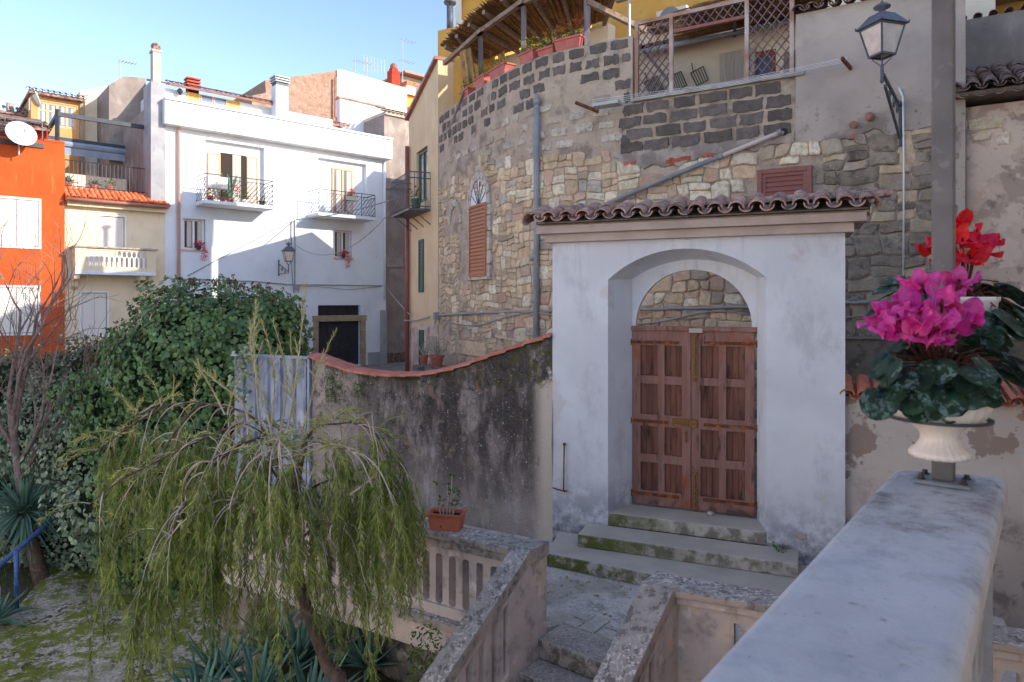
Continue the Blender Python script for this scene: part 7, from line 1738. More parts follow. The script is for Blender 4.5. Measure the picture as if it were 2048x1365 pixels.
rc_ = pY(1930,690,1.93); 
r2c = thing('flower_pot', 'white pot with blue painted pattern behind the dark post', 'flower pot', (rc_.x,rc_.y,rc_.z))
m = MB(); m.lathe(rc_, [(0,0),(.055,0),(.065,.03),(.078,.12),(.083,.125),(.083,.135),(.072,.135),(.07,.12),(0,.12)], 28); m.build('vase', mk('blue_pattern', '#d6d3d0', rough=.3, bump=0, spec=.5, layers=[dict(c='#33457f', s=26, lo=.56, hi=.58, k=.9, st=(1,1,2))]), r2c, smooth=True, fix=False)
m = MB(); m.lathe(rc_, [(.083*1.02,.02),(.09,.02),(.09,.026),(.083,.026)], 24); m.bar(rc_+V(-.05,-.07,.023), pp_+V(.01,.02,rc_.z+.02), .025, .006); tag(m.build('pot_holder', M['iron_dark']), 'ring bracket behind the post under the blue patterned pot', 'ring bracket')
# cyclamens
def petal_mesh(nm, mat, L=.048, W_=.030):
    m = MB(); vs = []; nx, ny = 4, 7
    for j in range(ny+1):
        f = j/ny; w = W_*(.28+.95*math.sin(math.pi*min(1,f*.92+.04))**.8)*.5; bend = .35*f*f
        for i in range(nx+1):
            u = (i/nx-.5)*2; vs.append(V(u*w, L*f, -.010*u*u+bend*L*.4+.004*math.sin(f*7+u*2)))
    m.add(vs, [(j*(nx+1)+i, j*(nx+1)+i+1, (j+1)*(nx+1)+i+1, (j+1)*(nx+1)+i) for j in range(ny) for i in range(nx)]); return m.mesh(nm, mat, smooth=True)
def heart_mesh(nm, mat, L=.06):
    m = MB(); out = []; K = 22
    for i in range(K):
        a = 2*math.pi*i/K; r_ = 1-.38*max(0,math.cos(a))**6+.03*math.sin(9*a); out.append((math.sin(a)*r_*.56*L, -math.cos(a)*r_*.6*L+.48*L))
    vs = [V(0,.05*L,0.0)]
    for f in (.45,1.0):
        for x, y in out: vs.append(V(x*f, .05*L+(y-.05*L)*f, .16*abs(x)*f-.10*L*f*f+.02*L*math.sin(x*260)*f))
    fs = [(0,1+i,1+(i+1)%K) for i in range(K)]+[(1+i,1+K+i,1+K+(i+1)%K,1+(i+1)%K) for i in range(K)]
    m.add(vs, fs); return m.mesh(nm, mat, smooth=True)
def cyclamen(lab, root, heads, leaves, pm, hm, rad, rr):
    t = thing('cyclamen', lab, 'cyclamen', root)
    for (px, py, Y, sz) in heads:
        c = pY(px, py, Y); m = MB()
        mid = root.lerp(c, .6)+V(0,0,.03); m.tube([root, mid, c+V(0,0,.012), c], .0028, 5); m.lathe(c-V(0,0,.006), [(.004,-.004),(.008,.0),(.006,.006)], 8)
        fo = m.build('flower', M['stem_red'], t, smooth=True)
        tilt = Matrix.Rotation(rr.uniform(-.7,.7),4,'X') @ Matrix.Rotation(rr.uniform(-.7,.7),4,'Y')
        a0 = rr.uniform(0,6)
        for i in range(5):
            Mx = Matrix.Translation(c) @ tilt @ Matrix.Rotation(a0+i*1.2566+rr.uniform(-.15,.15),4,'Z') @ Matrix.Rotation(rr.uniform(.1,1.0),4,'X') @ Matrix.Rotation(rr.uniform(-.6,.6),4,'Y') @ Matrix.Scale(sz*rr.uniform(.85,1.15),4)
            inst('petal', pm, Mx, fo)
    for (px, py, Y, sz, yaw, tip) in leaves:
        c = pY(px, py, Y); m = MB(); m.tube([root, root.lerp(c,.5)+V(0,0,.03), c], .002, 4)
        d = c-root; ya = math.atan2(-d.x, d.y)+yaw
        lo = inst('leaf', hm, Matrix.Translation(c) @ Matrix.Rotation(ya,4,'Z') @ Matrix.Rotation(-tip,4,'X') @ Matrix.Rotation(rr.uniform(-.3,.3),4,'Y') @ Matrix.Scale(sz,4), t)
        m.build('stalk', M['stem_red'], t)
    return t
pmM = petal_mesh('petal_magenta', M['magenta']); pmR = petal_mesh('petal_red', M['red_petal'], .055, .036); hm_ = heart_mesh('heart_leaf', M['cyc_leaf'])
rr = random.Random(21)
heads = [(1815,615,1.52,1.0),(1758,640,1.54,.9),(1845,572,1.55,1.0),(1885,605,1.5,1.05),(1918,570,1.56,.95),(1950,650,1.54,1.05),(1832,662,1.46,1.1),(1872,650,1.45,1.1),(1905,660,1.48,1.0),(1795,640,1.48,1.0),(1772,668,1.5,.9),(1858,680,1.47,1.1),(1842,630,1.5,1.0),(1880,680,1.5,1.0),(1806,672,1.5,1.0),(1825,595,1.58,.9),(1915,625,1.5,1.0)]
lv = []
for i in range(50):
    a = i*2.39996; q = math.sqrt((i+.5)/50); x_ = 1882+q*118*math.cos(a); y_ = 738+q*80*math.sin(a); Y = 1.585-.10*math.sin(math.pi*q)*(1 if math.sin(a) > -.3 else -.6)-.02*rr.random()
    if y_ > 765: x_ = 1880+(x_-1880)*max(.35, 1-(y_-765)/70)
    lv.append((x_, min(y_,800), Y, rr.uniform(.75,1.1)*1.0, rr.uniform(-.5,.5), .35+.9*max(0,math.sin(a))*q+rr.uniform(0,.5)))
lv += [(x_, y_, 1.50, 1.15, rr.uniform(-.6,.6), rr.uniform(.7,1.2)) for x_, y_ in ((1790,712),(1830,728),(1872,716),(1915,730),(1955,712),(1850,760),(1900,765),(1945,750),(1808,755),(1985,735))]
lv += [(2015,735,1.6,1.2,0,.7),(1995,700,1.62,1.3,.2,.4),(1765,775,1.5,1.2,.3,1.0),(2000,720,1.55,1.1,0,.9)]
cyclamen('cyclamen with magenta flowers and silver marked leaves in the fluted urn', uc+V(0,0,.075), heads, lv, pmM, hm_, .1, rr)
heads = [(1925,485,1.9,1.0),(1955,500,1.92,1.05),(1870,500,1.95,.95),(1895,480,1.96,1.0),(1940,520,1.88,1.0),(1900,530,1.9,1.0),(1965,485,1.96,.95),(1878,545,1.95,.9),(1915,455,1.95,.9)]
lv = []
for i in range(34):
    a = i*2.39996; q = math.sqrt((i+.5)/34); lv.append((1940+q*110*math.cos(a), 606+q*52*math.sin(a), 1.93-.09*math.sin(math.pi*q)*(1 if math.sin(a) > -.2 else -.5), rr.uniform(1.0,1.5)*1.15, rr.uniform(-.5,.5), rr.uniform(.2,1.0)))
lv += [(1785,585,1.95,1.2,0,.5),(1800,570,1.98,1.2,0,.3),(1770,610,1.95,1.0,0,.6),(1815,555,2.0,1.1,0,.2),(2030,610,1.9,1.4,0,.8),(2045,640,1.92,1.3,0,.9)]
cyclamen('cyclamen with red flowers and dark leaves behind the metal post', rc_+V(0,0,.13), heads, lv, pmR, hm_, .1, rr)
# planter on the left balustrade
pc = pz(890,1054,ZC); pfz = Fr((pc.x+.02,pc.y-.05), (.97,-.24))
pt = thing('planter', 'terracotta coloured plastic planter with a sparse geranium on the left balustrade', 'planter', (pc.x,pc.y,ZC))
m = MB(); w, d, h = .165, .09, .16; sc_ = .86
vs = [pfz(-w*sc_,-d*sc_,ZC), pfz(w*sc_,-d*sc_,ZC), pfz(w*sc_,d*sc_,ZC), pfz(-w*sc_,d*sc_,ZC), pfz(-w,-d,ZC+h), pfz(w,-d,ZC+h), pfz(w,d,ZC+h), pfz(-w,d,ZC+h), pfz(-w+.012,-d+.012,ZC+h), pfz(w-.012,-d+.012,ZC+h), pfz(w-.012,d-.012,ZC+h), pfz(-w+.012,d-.012,ZC+h), pfz(-w+.02,-d+.02,ZC+h-.03), pfz(w-.02,-d+.02,ZC+h-.03), pfz(w-.02,d-.02,ZC+h-.03), pfz(-w+.02,d-.02,ZC+h-.03)]
m.add(vs, [(0,3,2,1),(0,1,5,4),(1,2,6,5),(2,3,7,6),(3,0,4,7),(4,5,9,8),(5,6,10,9),(6,7,11,10),(7,4,8,11),(8,9,13,12),(9,10,14,13),(10,11,15,14),(11,8,12,15)]); m.build('box', M['terracotta'], pt, bevel=.004)
m = MB()
for a, b, c_, d_ in ((-w-.012,w+.012,d-.002,d+.012),(-w-.012,w+.012,-d-.012,-d+.002),(-w-.012,-w+.002,-d+.002,d-.002),(w-.002,w+.012,-d+.002,d-.002)): m.box(pfz, a, b, c_, d_, ZC+h-.02, ZC+h+.004)
m.build('rim', M['terracotta'], pt, bevel=.003)
m = MB(); m.prism(pfz, arc(-.03,ZC+.035,.012,0,180,8), d*.90, d*.935); m.build('drain_slot', M['interior'], pt)
m = MB(); m.box(pfz, -w+.02, w-.02, -d+.02, d-.02, ZC+h-.06, ZC+h-.028); m.build('soil', M['black_soil'], pt)
m = MB(); m2 = MB()
for bx, tops in ((-.06,((-.13,.27),)),(.0,((.03,.2),(.0,.25))),(.03,((.05,.34),(.08,.2))),(.06,((.13,.17),(.10,.12))),(-.03,((-.06,.12),))):
    for tx, tz in tops:
        a = pfz(bx,0,ZC+h-.03); b = pfz((bx+tx)/2+U(-.01,.01),U(-.02,.02),ZC+h+tz*.45); c = pfz(tx,U(-.04,.04),ZC+h+tz); m.tube([a,b,c], [.007,.006,.004], 5)
        tuft(m2, c-V(0,0,.02), .03,.03,.03, 7, .035,.03, .3)
tuft(m2, pfz(.03,0,ZC+h+.06), .1,.06,.1, 22, .035,.03, .3); m.build('stem', M['twig'], pt); m2.build('leaves', M['weed'], pt)
c = pz(838,1040,ZC); m = MB(); m.lathe(c+V(0,0,.0), [(.05,0),(.06,.02),(.03,.045),(.0,.05)], 8); tag(m.build('stone', M['dark_concrete'], smooth=True), 'dark rounded stone on the left balustrade beside the planter', 'stone')
c = pz(818,1036,ZC); m = MB(); vs = []
for j in range(5):
    for i in range(5): vs.append(c+V((i-2)*.03+U(-.01,.01),(j-2)*.02+U(-.01,.01),.012+U(0,.035)))
m.add(vs, [(j*5+i,j*5+i+1,j*5+i+6,j*5+i+5) for j in range(4) for i in range(4)]); tag(m.build('cloth', M['blue_cloth']), 'crumpled bright blue plastic scrap on the left balustrade', 'plastic scrap')
# corrugated sheet gate left of the boundary wall
CG = Fr((-3.07,10.52), (.93,-.37)); cgx0, cgx1 = CG.s(470), CG.s(620); ztp = CG.at(600,717)[1]
cg = thing('sheet_gate', 'blue grey painted ribbed metal gate between the ivy and the boundary wall', 'gate', CG(-.6,0,-2.9))
k = 6; p = (cgx1-cgx0)/k
for i in range(k):
    x = cgx0+p*i; m = MB(); vs = []
    prf = [(0,0),(.10,0),(.16,.05),(.84,.05),(.90,0),(1,0)]
    for z in (-2.96, ztp): vs += [CG(x+p*a*.998, b, z) for a, b in prf]
    m.add(vs, [(j,j+1,7+j,6+j) for j in range(5)]); m.build('panel', M['corrugated'], cg)
m = MB(); m.box(CG, cgx0-.02, cgx1+.03, -.05, .08, ztp-.0, ztp+.035); m.box(CG, cgx1+.0, cgx1+.04, -.05, .07, -2.96, ztp); m.build('gate_frame', M['corrugated'], cg)
m = MB(); m.box(CG, cgx0-.02, cgx1, -.04, .07, -2.0, -1.95); m.build('cross_rail', M['corrugated'], cg)
# blue handrail
hr = thing('handrail', 'blue tube handrail beside the mossy garden path at the lower left', 'handrail', (-8.5,11.7,-5.2))
a, b = pY(-60,1183,11.0), pY(250,912,15.5); m = MB(); m.tube([a,b], .042, 8); m.build('rail', M['blue_rail'], hr, smooth=True)
for t_ in (.165,.85):
    q = a.lerp(b,t_) if t_ > .3 else pY(33,1102,11.55); m = MB(); m.tube([q, V(q.x,q.y,-5.25)], .038, 8); m.build('post', M['blue_rail'], hr, smooth=True)
# ================================================================= PLANTS
import numpy as np
rng = np.random.default_rng(5)
def leaf_cloud(name, P, D, Nn, L, W_, mat, parent=None, shape='ivy', kind='stuff'):
    """one mesh of many small leaves: P base points, D axes, Nn face normals"""
    T = {'ivy': ([(0,0,0),(.12,.42,-.05),(.48,.40,-.02),(1,0,-.12),(.48,-.40,-.02),(.12,-.42,-.05),(.38,0,.07)], [(6,0,1),(6,1,2),(6,2,3),(6,3,4),(6,4,5),(6,5,0)]),
         'narrow': ([(0,0,0),(.4,.5,0),(1,0,-.05),(.4,-.5,0)], [(0,1,2,3)]),
         'fold': ([(0,0,0),(.42,.5,.1),(1,0,0),(.42,-.5,.1)], [(0,1,2),(0,2,3)])}[shape]
    tv = np.array(T[0], dtype=np.float64); nv = len(tv); N = len(P)
    D = D/np.linalg.norm(D, axis=1, keepdims=True); S = np.cross(D, Nn); S /= np.linalg.norm(S, axis=1, keepdims=True)+1e-9; N2 = np.cross(S, D)
    Vv = P[:,None,:]+D[:,None,:]*(tv[None,:,0:1]*L[:,None,None])+S[:,None,:]*(tv[None,:,1:2]*W_[:,None,None])+N2[:,None,:]*(tv[None,:,2:3]*L[:,None,None])
    o0 = org(parent); Vv = Vv.reshape(-1,3)-np.array(o0)[None]
    fl = T[1]; k = len(fl[0]); nf = len(fl); F_ = (np.array(fl)[None]+ (np.arange(N)*nv)[:,None,None]).reshape(-1)
    me = bpy.data.meshes.new(name); me.vertices.add(len(Vv)); me.vertices.foreach_set('co', Vv.astype(np.float32).ravel())
    me.loops.add(len(F_)); me.loops.foreach_set('vertex_index', F_.astype(np.int32)); me.polygons.add(N*nf)
    me.polygons.foreach_set('loop_start', np.arange(N*nf, dtype=np.int32)*k)
    try: me.polygons.foreach_set('loop_total', np.full(N*nf, k, dtype=np.int32))
    except Exception: pass
    me.update(calc_edges=True); me.materials.append(mat)
    ob = bpy.data.objects.new(name, me); COL.objects.link(ob)
    if parent: ob.parent = parent; ORG[ob.name] = o0
    if kind: ob['kind'] = kind
    return ob
def ell_pts(c, r, n, shell=.22, front=None, lump=.18):
    d = rng.normal(size=(n,3)); d /= np.linalg.norm(d,axis=1,keepdims=True)
    f = 1-shell*rng.random(n)**1.5
    l = 1+lump*np.sin(d[:,0]*5+c[0])*np.sin(d[:,2]*6+c[1])+lump*.6*np.sin(d[:,1]*9+d[:,0]*7)+lump*.35*np.sin(d[:,0]*17+d[:,2]*13)
    return np.array(c)+d*np.array(r)*(f*l)[:,None], d
def bush(name, lab, cat, ells, mat, L, dens, droop=-.5, core='ivy_core', extra=None, jit=.75, lump=.18):
    c0 = ells[0][0]; t = thing(name, lab, cat, (c0[0],c0[1],-5.2)); PP = []; DD = []; NN = []
    for c, r in ells:
        area = 4*math.pi*((r[0]*r[1])**1.6/3+(r[0]*r[2])**1.6/3+(r[1]*r[2])**1.6/3)**(1/1.6); n = int(area*dens)
        P, d = ell_pts(c, r, n, .25, lump=lump)
        keep = np.ones(n, bool)
        for c2, r2 in ells:
            if c2 is c: continue
            q = (P-np.array(c2))/np.array(r2)/.78; keep &= (q**2).sum(1) > 1
        P, d = P[keep], d[keep]; nn_ = d+rng.normal(size=P.shape)*jit*.5; nn_[:,1] -= .25; ax = np.cross(nn_, rng.normal(size=P.shape)); ax /= np.linalg.norm(ax,axis=1,keepdims=True); ax[:,2] += droop; ax += d*.35
        PP.append(P); DD.append(ax); NN.append(nn_)
    P = np.concatenate(PP); D = np.concatenate(DD); Nn = np.concatenate(NN); n = len(P); l = L*rng.uniform(.45,1.45,n)
    leaf_cloud('foliage', P, D, Nn, l, l*rng.uniform(.8,1.15,n), mat, t)
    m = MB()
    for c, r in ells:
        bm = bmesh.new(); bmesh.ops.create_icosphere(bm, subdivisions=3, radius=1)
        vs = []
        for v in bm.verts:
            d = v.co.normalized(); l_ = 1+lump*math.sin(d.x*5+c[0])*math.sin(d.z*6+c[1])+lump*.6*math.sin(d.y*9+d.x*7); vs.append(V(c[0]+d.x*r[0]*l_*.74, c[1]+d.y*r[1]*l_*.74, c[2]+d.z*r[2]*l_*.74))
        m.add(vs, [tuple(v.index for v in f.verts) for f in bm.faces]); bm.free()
    m.build('inner_shade_hull', M[core], t)  # closed dark hull stands in for the shade between the leaves
    return t
E1 = [((-5.55,12.6,-1.15),(1.75,1.2,1.45)), ((-4.65,12.4,-.75),(.9,.9,.9)), ((-6.7,12.9,-1.9),(1.5,1.1,1.25)), ((-5.9,12.5,-2.7),(1.7,1.1,1.4)), ((-5.9,12.7,-4.3),(1.7,1.1,1.2))]
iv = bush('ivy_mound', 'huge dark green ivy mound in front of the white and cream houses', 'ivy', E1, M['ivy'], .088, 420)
# stray shoots on the outline of the shrubs
PS = []
for E_, nE in ((E1[:3],110),):
    for i in range(nE):
        c, r = E_[R.choice((0,0,1,2))]; a = U(0,6.28); e = U(-.2,1.4); d = V(math.cos(a)*math.cos(e), math.sin(a)*math.cos(e), math.sin(e)); p = V(*c)+V(d.x*r[0], d.y*r[1], d.z*r[2])*1.02; g = (d+V(U(-.5,.5),U(-.5,.5),U(-.1,.5))).normalized(); l_ = U(.15,.42)
        for j in range(int(l_*30)): PS.append(tuple(p+g*l_*j/(l_*30)-V(0,0,.15*(j/(l_*30))**2)))
P_ = np.array(PS); n_ = len(P_); leaf_cloud('shoots', P_, rng.normal(size=(n_,3))*.8+[0,0,-.2], rng.normal(size=(n_,3)), .06*rng.uniform(.6,1.3,n_), .05*rng.uniform(.6,1.3,n_), M['ivy'], iv)
# flower heads sticking out of the ivy top
m = MB()
for i in range(240):
    c, r = E1[R.choice((0,0,0,1,2))]; a = U(0,6.28); e = U(.35,1.4); p = V(c[0]+r[0]*math.cos(a)*math.cos(e)*1.0, c[1]+r[1]*math.sin(a)*math.cos(e), c[2]+r[2]*math.sin(e)*1.0); q = p+V(U(-.06,.06),U(-.05,.05),U(.08,.24)); m.tube([p,q], .005, 3)
    for j in range(7): d = rdir(.4)*U(.03,.05); m.tube([q+d*.6, q+d], .012, 4)
m.build('flower_heads', M['berry'], iv, kind='stuff')
E2 = [((-8.0,14.0,-3.0),(1.5,1.2,1.4)), ((-7.0,13.2,-3.9),(1.5,1.1,1.3)), ((-9.6,14.8,-2.9),(1.5,1.2,1.2)), ((-8.6,14.2,-4.6),(2.2,1.2,1.1)),((-7.4,13.4,-2.3),(1.0,.8,.8))]
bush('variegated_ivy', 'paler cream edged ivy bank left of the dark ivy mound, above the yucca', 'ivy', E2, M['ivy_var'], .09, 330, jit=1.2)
E3 = [((-11.6,16.2,-2.3),(2.2,1.2,1.15)), ((-9.6,16.4,-1.9),(1.7,1.2,1.05)), ((-12.2,15.4,-3.9),(2.2,1.3,1.6)), ((-9.8,15.8,-4.2),(1.8,1.2,1.5)), ((-7.9,15.6,-1.4),(1.1,1.1,.75)), ((-14.2,16.0,-2.8),(2.0,1.2,1.7))]
mk('hedge', '#4d5a40', '#6f735e', s=6, bump=0, rough=.6, isl=.4, hue=.02)
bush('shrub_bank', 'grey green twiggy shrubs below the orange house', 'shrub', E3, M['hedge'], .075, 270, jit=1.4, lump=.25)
# trailing ivy strands over the gate
m_P = []; 
for k, (px, y0, y1, Y) in enumerate(((500,700,905,10.7),(483,690,760,10.7),(470,700,800,10.8),(492,688,720,10.6))):
    for i in range(46): m_P.append(pY(px+U(-9,9)+8*math.sin(i*.2), y0+(y1-y0)*i/46, Y+U(-.08,.05)))
P = np.array([tuple(p) for p in m_P]); n = len(P); t = thing('ivy_strand', 'thin strands of ivy hanging over the left side of the ribbed metal gate', 'ivy', tuple(P[0])); leaf_cloud('foliage', P, rng.normal(size=(n,3))*.6+[0,-.3,-.6], rng.normal(size=(n,3))*.4+[0,-1,.2], np.full(n,.075), np.full(n,.065), M['ivy_var'], t)
# bare tree
bt = thing('bare_tree', 'leafless young tree with thin grey branches in front of the orange house', 'tree', pY(60,1100,13.0)); m = MB(); m2 = MB(); rt_ = random.Random(9)
def grow(mb, p, d, L, r_, lev, rr, up=.12):
    n = 5; pts = [p]; q = p
    for i in range(n): d = (d+V(rr.gauss(0,.11), rr.gauss(0,.11), rr.gauss(0,.07)+up*.3)).normalized(); q = q+d*L/n; pts.append(q)
    (m if lev < 2 else m2).tube(pts, [r_*(1-.5*i/n) for i in range(n+1)], 5 if lev < 2 else 3, cap=False)
    if lev >= 4: return
    k = {0:4,1:4,2:4,3:3}[lev]
    for i in range(k):
        f = rr.uniform(.25,1) if i < k-1 else 1; b = pts[min(n,int(f*n))]; a = rr.uniform(0,6.28); s_ = rr.uniform(.5,1.0)
        x = d.orthogonal().normalized(); y = d.cross(x); nd = (d+ (x*math.cos(a)+y*math.sin(a))*s_+V(0,0,.15)).normalized()
        grow(mb, b, nd, L*rr.uniform(.5,.8), r_*.5, lev+1, rr, up)
tr0 = [(85,1180,13.0),(60,1080,13.0),(42,980,13.0),(28,880,13.0),(22,840,13.0)]
m.tube([pY(*q) for q in tr0], [.10,.085,.075,.065,.06], 8)
for px, py, dx, dz, L in ((22,840,-.12,1,3.4),(28,880,.10,1,3.9),(26,860,.30,.95,3.4),(30,900,-.4,.8,2.6),(35,930,.7,.8,3.0),(40,960,.45,.9,2.8)):
    grow(m, pY(px,py,13.0), V(dx,U(-.3,.2),dz).normalized(), L*.62, .045, 1, rt_)
m.build('trunk', M['bark_pale'], bt, smooth=True); m2.build('twigs', M['bark_pale'], bt, kind='stuff')
# yucca
yc = thing('yucca', 'spiky blue green yucca with a short trunk at the left beside the path', 'yucca', pY(88,1160,13.0)); c = pY(48,1025,13.0); m = MB(); m.tube([pY(92,1190,12.8), pY(75,1130,12.9), c], [.16,.13,.1], 8); m.build('trunk', M['bark'], yc, smooth=True)
P = []; D = []
for i in range(230): d = rdir(.25); P.append(tuple(c+d*.05)); D.append(tuple(d))
m = MB()
for i in range(230):
    d = rdir(.2); l = U(.65,1.05); side = d.cross(V(0,0,1)); side = side.normalized() if side.length > .1 else V(1,0,0); w = .028; pts = [c+d*l*f+V(0,0,-.35*l*f*f*(1-abs(d.z))) for f in (0,.35,.7,1)]
    vs = []
    for j, p in enumerate(pts): ww = w*(1,1,.75,.05)[j]; vs += [p-side*ww, p+V(0,0,-.008), p+side*ww]
    m.add(vs, [(3*j,3*j+3,3*j+4,3*j+1) for j in range(3)]+[(3*j+1,3*j+4,3*j+5,3*j+2) for j in range(3)])
m.build('leaves', M['yucca'], yc, kind='stuff')
# raised bed with aloes
bx0, bx1, by0, by1 = -3.3, -.35, 5.2, 8.1; m = MB(); nx, ny = 30, 24; vs = []
for j in range(ny+1):
    for i in range(nx+1):
        x = bx0+(bx1-bx0)*i/nx; y = by0+(by1-by0)*j/ny; f = min(1, (x-bx0)/.7, (y-by0)/.6)
        vs.append(V(x,y,-5.3+(1.55*max(0,f)**.5)+NZ.noise(V(x*3,y*3,0))*.08))
m.add(vs, [(j*(nx+1)+i,j*(nx+1)+i+1,(j+1)*(nx+1)+i+1,(j+1)*(nx+1)+i) for j in range(ny) for i in range(nx)]); structure(m.build('planting_bed', M['soil'], smooth=True))
alo = [(515,1320,6.2,.62,'large blue green aloe rosette at the bottom, left of the leaning trunk'),(440,1235,6.6,.55,'aloe rosette behind the hanging foliage, furthest left of the clump'),(600,1262,6.9,.6,'aloe rosette in the middle of the clump behind the leaning trunk'),(700,1215,7.2,.6,'aloe rosette at the back right of the clump, below the balustrade'),(620,1365,6.0,.62,'aloe rosette at the very bottom just left of the leaning trunk'),(740,1305,6.8,.5,'small aloe rosette right of the leaning trunk near the rough wall'),(545,1215,7.1,.55,'aloe rosette at the top of the clump'),(400,1345,6.1,.5,'aloe rosette at the lower left end of the clump')]
for i, (px, py, Y, L, lb_) in enumerate(alo):
    c = pY(px, py, Y); c.z = min(c.z, -3.62); t = thing('aloe', lb_, 'aloe', c, 'aloes in the planting bed'); 
    ra_ = random.Random(i+3); 
    for j in range(26):
        m = MB(); 
        a = j*2.39996; e = .15+1.15*(j/26)**.8; l = L*1.15*ra_.uniform(.85,1.1)*(1-.25*j/26); h = V(math.cos(a),math.sin(a),0); sd = V(-h.y,h.x,0); d = h*math.cos(e)+V(0,0,math.sin(e)); vs = []; K = 5; dr_ = .25*math.cos(e)
        for q in range(K+1):
            f = q/K; w = .085*(1-f**1.5)*(.8+.7*f*(1-f)); p = c+h*.03+d*l*f+V(0,0,-dr_*l*f*f+.12*l*f**3); vs += [p-sd*w/2+V(0,0,w*.3), p, p+sd*w/2+V(0,0,w*.3), p-V(0,0,w*.28)]
        fs = []
        for q in range(K): b = 4*q; fs += [(b,b+4,b+5,b+1),(b+1,b+5,b+6,b+2),(b+2,b+6,b+7,b+3),(b+3,b+7,b+4,b)]
        m.add(vs, fs); m.build('leaf', M['aloe'], t, smooth=True, fix=False)
# agave at the far left corner
c = pY(-10,1245,11.0); t = thing('agave', 'blue green agave leaves poking in at the lower left edge beside the handrail', 'agave', c); m = MB(); rosette(m, V(c.x,c.y,-5.15), .75, 30, .10, .3); m.build('leaves', M['aloe'], t)
# --------------------------------------------------------------- weeping bottlebrush
cb = thing('weeping_tree', 'weeping bottlebrush tree with narrow drooping leaves and a leaning trunk in the foreground', 'tree', pY(700,1500,4.9))
rc = random.Random(17); limbs = []
def cr(pts, sub=5):
    out = []
    for i in range(len(pts)-1):
        p0, p1, p2, p3 = pts[max(i-1,0)], pts[i], pts[i+1], pts[min(i+2,len(pts)-1)]
        for j in range(sub): t = j/sub; out.append(.5*((2*p1)+(p2-p0)*t+(2*p0-5*p1+4*p2-p3)*t*t+(3*p1-p0-3*p2+p3)*t**3))
    return out+[pts[-1]]
def L_(q, r0, r1): 
    pts = cr([pY(*a) for a in q]); limbs.append((pts, r0*.55, r1*.5)); return pts
mt = MB()
tp = cr([V(pY(720,1560,4.75).x, 4.75, -5.25)]+[pY(*a) for a in ((690,1430,5.0),(655,1330,5.2),(604,1185,5.4),(592,1085,5.5),(590,1000,5.5),(600,930,5.5),(612,880,5.5))])
mt.tube(tp, [.062-.04*i/(len(tp)-1) for i in range(len(tp))], 9)
LM = [((612,880,5.5),(628,858,5.47),(650,850,5.42),(700,845,5.35),(745,826,5.3)), ((592,1000,5.5),(640,968,5.6),(690,952,5.7),(745,930,5.8)), ((592,1010,5.5),(560,930,5.42),(530,872,5.36),(486,846,5.3)),
      ((560,930,5.42),(505,835,5.6),(400,806,5.7),(330,812,5.8),(262,835,5.9)), ((530,872,5.36),(470,895,5.0),(420,925,4.85)), ((486,846,5.3),(400,880,5.2),(300,930,5.2),(235,965,5.1),(178,1010,5.15)),
      ((600,930,5.5),(565,865,5.95),(520,842,6.2)), ((612,880,5.5),(655,890,5.05),(705,905,4.85)), ((590,1050,5.5),(530,1010,5.1),(470,1000,4.8)), ((590,1000,5.5),(540,930,5.0),(560,880,4.7)), ((330,812,5.8),(250,860,5.75),(190,905,5.7)), ((400,806,5.7),(340,880,5.6),(290,1000,5.5),(262,1090,5.4)), ((470,895,5.0),(400,960,4.9),(350,1050,4.8),(330,1120,4.8)), ((745,930,5.8),(760,940,5.85),(770,955,5.8)),((700,845,5.35),(745,860,5.3),(770,910,5.25)),((590,1090,5.5),(640,1050,5.25),(700,1050,5.1))]
LMP = [L_(q, .022, .008) for q in LM]
for pts, r0, r1 in limbs: mt.tube(pts, [r0+(r1-r0)*i/(len(pts)-1) for i in range(len(pts))], 6)
mt.tube(cr([pY(*a) for a in ((660,1345,5.18),(690,1290,5.1),(720,1275,5.05),(770,1245,5.0))]), [.016,.012,.009,.004]*1+[.004]*12, 5)
mt.build('trunk', M['bark'], cb, smooth=True)
tw = MB(); LP = []; LD = []; LL = []; NP = []; ND = []; NL = []
def leaves(pts, n, l, P_, D_, Ls, f0=.0, ang=.55, dn=.35):
    for i in range(n):
        f = f0+(1-f0)*(i+rc.random())/n; x = f*(len(pts)-1); k = min(int(x), len(pts)-2); p = pts[k].lerp(pts[k+1], x-k); d = (pts[k+1]-pts[k]).normalized(); a = rc.uniform(0,6.28); o1 = d.orthogonal().normalized(); o2 = d.cross(o1)
        v = d*math.cos(ang)+(o1*math.cos(a)+o2*math.sin(a))*math.sin(ang)*rc.uniform(.6,1.4)+V(0,0,-dn); P_.append(tuple(p)); D_.append(tuple(v)); Ls.append(l*rc.uniform(.65,1.2)*(1-.3*max(0,f-.8)*5))
center = pY(560,900,5.5)
def weep(p, h, L, drop, r0, depth=0, draw=True):
    """arching branch that ends hanging"""
    pts = [p]; d = (h+V(0,0,rc.uniform(.15,.5) if depth == 0 else rc.uniform(-.3,.1))).normalized(); q = p; n = 10
    for i in range(n):
        d = (d+V(rc.gauss(0,.06),rc.gauss(0,.06),-drop/n*rc.uniform(.8,1.2))).normalized(); q = q+d*L/n; pts.append(q)
    if draw: tw.tube(pts, [r0*(1-.75*i/n) for i in range(n+1)], 4, cap=False)
    return pts
cnt = 0
